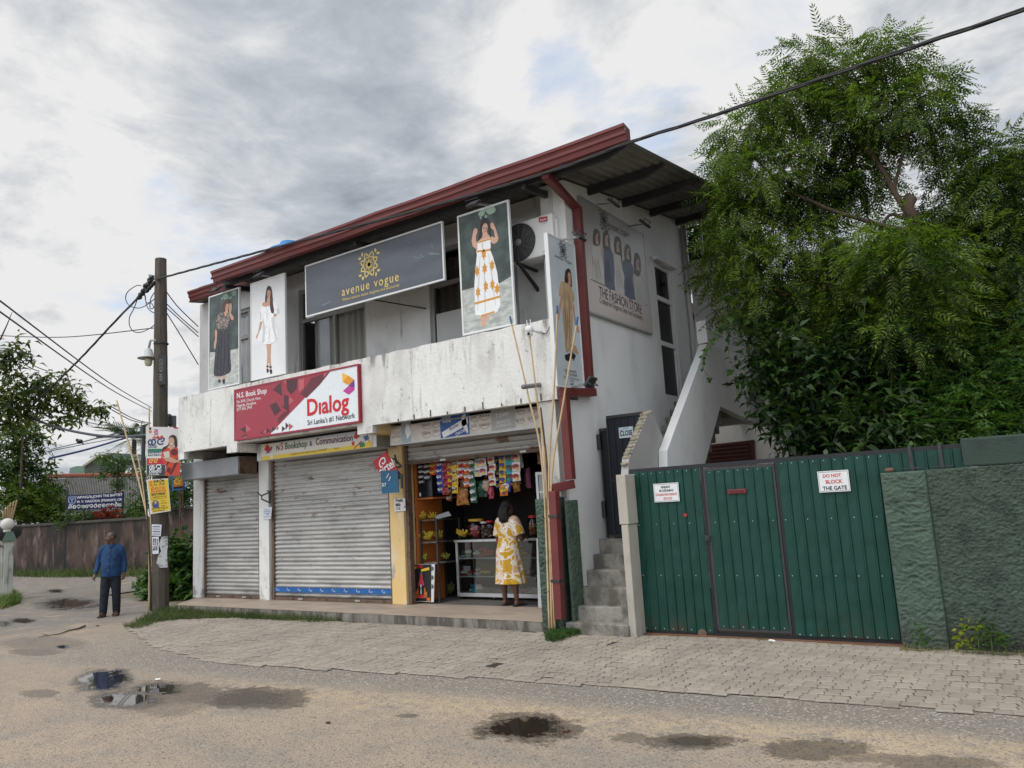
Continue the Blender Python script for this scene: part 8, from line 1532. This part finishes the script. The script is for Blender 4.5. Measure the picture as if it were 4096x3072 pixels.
for lab, cl, d, T, sz, m, de, bx in (('bright green leafy tree below the spreading tree', [(30, 950, .80, 0), (70, 935, .55, -.3), (15, 1000, 1.0, 0), (55, 990, .8, 0), (95, 960, .36, 0), (25, 1060, .95, 0), (65, 1040, .7, 0), (90, 1010, .5, 0)], 41, BL, .42, lt2, 170, None), ('small bright green sapling crown in front of the dark leaves at the left edge', [(50, 918, .42, 0), (75, 905, .32, 0), (20, 930, .4, 0)], 40, BL, .34, lt3, 220, None), ('feathery pale green shrub tree above the wall at the far left', [(20, 1100, .7, 0), (60, 1095, .6, 0), (100, 1100, .55, 0), (90, 1060, .5, 0), (40, 1060, .6, 0), (130, 1085, .4, 0)], 40, SM, .36, lt3, 380, None),
    ('slender garden tree standing behind the wall left of the school sign', [(255, 1000, .65, 0), (230, 985, .42, 0), (268, 1030, .45, 0), (215, 1020, .35, 0), (250, 1045, .35, 0), (280, 990, .3, 0)], 38, SM, .38, mdl, 200, None), ('dark leafy tree left of the school roof', [(95, 1090, .9, 0), (65, 1110, .7, 0), (130, 1105, .6, 0), (50, 1070, .8, 0), (110, 1050, .6, 0)], 41, BL, .40, lt2, 200, None),
    ('feathery light tree before the right end of the school sign', [(305, 1070, .50, 0), (318, 1040, .40, 0), (300, 1100, .40, 0), (322, 1095, .35, 0), (290, 1085, .3, 0), (312, 1010, .3, 0)], 35.5, SM, .38, mdl, 240, None), ('low dark garden tree just above the stained wall', [(180, 1112, .35, 0), (272, 1112, .4, 0), (300, 1118, .3, 0), (140, 1118, .4, 0)], 34.6, SM, .36, lt2, 380, None)):
    dt(lab, 'garden_tree', cl, d, T, sz, m, de, base=None if bx is None else tuple(OD(*D(bx, 1100), d)*[1, 1, 0]))
dt('bushy tree showing between the pole and the shop wall', 'garden_tree', [(395, 1040, .6, 0), (410, 1000, .5, 0), (385, 1075, .5, 0), (410, 1070, .4, 0)], 30, SM, .40, mdl, 330)
t = thing('coconut_palm', 'coconut palm top seen above the roofs', 'palm tree', OD(*D(290, 1000), 62)*[1, 1, 0]); c = OD(*D(290, 950), 62); PF = tmpl_frond(16, .34, .10, .45, 62); n = 22; a = RNG.uniform(0, 6.28, n); V = scatter(PF, np.tile(c, (n, 1)), np.stack([np.cos(a), np.sin(a), RNG.uniform(-.1, 1.0, n)], 1), 2.4, .3); npmesh('crown', V, quads(V), leaf_mat('palm fronds', (.03, .06, .025), (.07, .11, .05), .25), t); part('trunk', G().tube([c*[1, 1, 0], c], .16, 7), bark, t)
rc = leaf_mat('red croton leaves', (.10, .012, .012), (.32, .05, .03), .3, .4); SW_ = np.concatenate([np.stack([k[:, 0]*math.cos(a)+k[:, 1]*math.sin(a)*.75, -k[:, 0]*math.sin(a)+k[:, 1]*math.cos(a)*.75, k[:, 2]+.6*k[:, 1].clip(0)], 1) for a in np.linspace(0, 6.0, 14) for k in (kite(1, .13, 0, .35),)])
for lab, x, y in (('red leaved garden plant in front of the school sign, left', 215, 1122), ('red leaved garden plant in front of the school sign, right', 243, 1124), ('small red leaved garden plant farther back by the sign', 230, 1116)):
    c = OD(*D(x, y), 34.2); t = thing('red_leaf_plant', lab, 'plant', c*[1, 1, 0], 'red leaved plants behind the wall'); V = scatter(SW_, np.array([c, c+[.1, .1, .25], c+[-.2, 0, .1], c+[.25, 0, .05]]), np.array([[0.05, 0.02, 1.0]]*4)*[1, 1, 0]+[0, 1, .02], .46, .2); npmesh('foliage', V, quads(V), rc, t); part('stem', G().tube([c*[1, 1, 0], c], .03, 5), bark, t)
# twig, litter and bird
g = G(); q = [OZ(*r2(*k), .02) for k in ((282, 1640), (350, 1625), (430, 1615), (500, 1590), (560, 1578), (622, 1555))]; g.tube(catmull(q, 4, False), [.004+.012*i/20 for i in range(21)], 6).tube([q[1], OZ(*r2(300, 1610), .03)], [.008, .003], 5); solo('twig', g, bark, 'long fallen twig lying on the road in the left foreground', 'twig', loc=q[2])
for x, y, s_, lab in ((932, 540, .03, 'white litter scrap beside the puddle'), (1935, 795, .02, 'dark litter scrap on the asphalt'), (575, 225, .03, 'brown dead leaf near the grass verge')):
    c = OZ(*g3(x, y), .01); solo('litter', G().ball(c, s_, 7, 4, (1.5, 1, .25)), flat('scrap white', (.7, .7, .68)) if 'white' in lab else mat('brown dead leaf', (.06, .035, .02), .9), lab, 'litter', loc=c)
b = r2o(582, 212, 40); bg_ = G().ball(b, .12, 8, 6, (1.5, 1, .9)).ball(b+np.array([-.14, -.05, .08]), .07, 7, 5); o = thing('bird', 'small dark bird perched on a wire above the green roof', 'bird', b); part('body', bg_, black, o, smooth=True); part('tail', G().tube([b+np.array([.1, 0, -.03]), b+np.array([.3, .05, -.16])], [.05, .02], 5), black, o)
# wires
cab = mat('black cable sheath', (.018, .018, .02), .6); gcab = mat('grey cable', (.06, .065, .08), .6)
def wire(label, pts, r_, m=cab, twist=0, name='cable'):
    q = catmull(pts, 10, False); o = thing(name, label, 'cable', q[0])
    if not twist: part('conductor', G().tube(q, r_, 6), m, o, smooth=True)
    else:
        L_ = 0; S_ = [0]
        for i in range(1, len(q)): L_ += np.linalg.norm(q[i]-q[i-1]); S_.append(L_)
        n = int(L_*14); qq = np.array([[np.interp(L_*k/n, S_, [p[j] for p in q]) for j in range(3)] for k in range(n+1)])
        for s_ in range(3): part('conductor', G().tube([p+np.array([0, .6, 1])*r_*.72*math.sin(k/n*L_*4.2+s_*2.09)+np.array([.5, .5, 0])*r_*.72*math.cos(k/n*L_*4.2+s_*2.09) for k, p in enumerate(qq)], r_*.62, 5), m, o, smooth=True)
    return o
wire('thick twisted cable running from the timber pole across the roof front to the upper right', [OY(*r1(1300, 345), 8.85), OY(1248, 951, 8.33), OY(1716, 828, 8.25), OY(2212, 682, 8.15), OY(2522, 568, 8.05), OY(2799, 480, 7.95), OY(*D(1700, 195), 7.75), OY(*D(2000, 92), 7.5), OY(*D(2212, 20), 7.3), OY(*D(2400, -60), 7.05), OY(*D(2212, 20), 7.3)+(OY(*D(2400, -60), 7.05)-OY(*D(2212, 20), 7.3))*2.2, OY(*D(2212, 20), 7.3)+(OY(*D(2400, -60), 7.05)-OY(*D(2212, 20), 7.3))*4, OY(*D(2212, 20), 7.3)+(OY(*D(2400, -60), 7.05)-OY(*D(2212, 20), 7.3))*8, OY(*D(2212, 20), 7.3)+(OY(*D(2400, -60), 7.05)-OY(*D(2212, 20), 7.3))*14], .021, cab, 1)
wire('twisted cable descending left from the timber pole into the spreading tree', [OY(*r1(1275, 340), 8.85), OY(*r1(1150, 492), 8.85), OD(*r1(950, 700), 18.0), OD(*r1(660, 1010), 19.6), OD(*r1(330, 1335), 22), OD(*r1(100, 1560), 24)], .024, cab, 1)
for lab, a, b, da, db in (('upper of two thin wires slanting across the left sky', (-40, 495), (1255, 1410), 12, 30), ('lower of two thin wires slanting across the left sky', (-40, 588), (1255, 1440), 12, 30), ('nearly level thin wire meeting the timber pole at mid height', (-40, 812), (1278, 750), 24, 17.3)):
    p, q = OD(*r1(*a), da), OD(*r1(*b), db); wire(lab, [p, (p+q)/2-np.array([0, 0, .12]), q], .013 if 'slant' in lab else .011, gcab)
wire('thick sagging grey telephone cable bundle crossing low at left', [OD(*r1(-40, 1378), 24), OD(*r1(250, 1495), 23), OD(*r1(500, 1582), 22), OD(*r1(800, 1640), 20), OD(*r1(1050, 1650), 19), OY(*r1(1250, 1635), 8.9)], .03, gcab)
for lab, a, m_, b in (('cable from the pole to the shop wall, uppermost of four', (1380, 450), (1480, 580), (1645, 740)), ('cable from the pole to the shop wall, second of four', (1380, 548), (1500, 665), (1645, 790)), ('cable from the pole to the shop wall, third of four', (1380, 582), (1500, 690), (1645, 822)), ('cable from the pole to the shop wall, lowest and steepest of four', (1380, 622), (1500, 815), (1645, 1055))):
    wire(lab, [OY(*r1(*a), 8.95), OY(*r1(*m_), 9.3), OY(*r1(*b), 9.72)], .011, cab)
for lab, pts in (('large loose loop of wire hanging left of the pole head', ((1170, 400), (1130, 400), (1060, 450), (1042, 510), (1075, 565), (1150, 585), (1215, 560), (1280, 510))), ('long hanging wire loop below the pole head clamps', ((1140, 510), (1110, 590), (1075, 660), (1075, 730), (1110, 780), (1170, 785), (1240, 755), (1280, 725))), ('small tangled wire loop beside the pole head', ((1200, 480), (1215, 540), (1250, 540), (1275, 580), (1245, 585), (1250, 510), (1285, 450))), ('thin wire dropping from the clamps to the pole side', ((1205, 480), (1215, 560), (1245, 605), (1285, 630)))):
    wire(lab, [OY(*r1(*k), 8.85) for k in pts], .010, gcab, name='wire_loop')
for k, (a, b, da, db, rr_) in enumerate((((150, 950), (400, 1110), 40, 40, .02), ((150, 985), (330, 1110), 40, 40, .02), ((920, 1400), (1240, 1540), 45, 60, .03), ((930, 1430), (1200, 1540), 45, 60, .03), ((440, 1420), (1060, 1580), 32, 26, .015), ((800, 1656), (1250, 1540), 50, 60, .03), ((400, 2068-810), (0, 0), 0, 0, 0))):
    if rr_: wire('faint distant wire over the left roofs, number of its span from the tree side: %s' % ('first', 'second', 'third', 'fourth', 'fifth', 'sixth')[k], [OD(*r1(*a), da), (OD(*r1(*a), da)+OD(*r1(*b), db))/2-np.array([0, 0, .15]), OD(*r1(*b), db)], rr_, gcab)
wire('blue distant cable rising to the right above the green roof', [r2o(360, 335, 38), r2o(640, 268, 40), r2o(925, 182, 44)], .045, mat('blue cable', (.03, .045, .16), .6)); wire('thin distant wire just above the bird', [r2o(370, 270, 42), r2o(700, 190, 46), r2o(1100, 75, 50)], .02, gcab); wire('thin distant wire under the bird', [r2o(370, 280, 42), r2o(700, 215, 46), r2o(1050, 150, 50)], .02, gcab)
o = thing('utility_pole', 'distant utility pole with stacked insulators behind the timber pole', 'utility pole', OD(*r1(1430, 1700), 48)*[1, 1, 0]); a = OD(*r1(1432, 1480), 48); part('shaft', G().tube([a*[1, 1, 0], a], [.26, .2], 8), mat('grey pole', (.10, .10, .10), .8), o)
for k in range(3): c = OD(*r1(1405, 1490+k*24), 47.6); part('insulator', G().lathe([(.10, -.1), (.2, 0), (.1, .1)], c, 10, (1, 0, .1)), black, o)
o = thing('utility_pole', 'thin distant pole with a box left of the large poster', 'utility pole', OD(*r2(1040, 400), 40)*[1, 1, 0]); a = OD(*r2(1048, 95), 40); part('shaft', G().tube([a*[1, 1, 0], a], .09, 8), steel, o); c = OD(*r2(1050, 140), 39.8); part('box', G().box(c[0]-.12, c[0]+.12, c[1]-.12, c[1]+.12, c[2]-.2, c[2]+.2), steel, o)
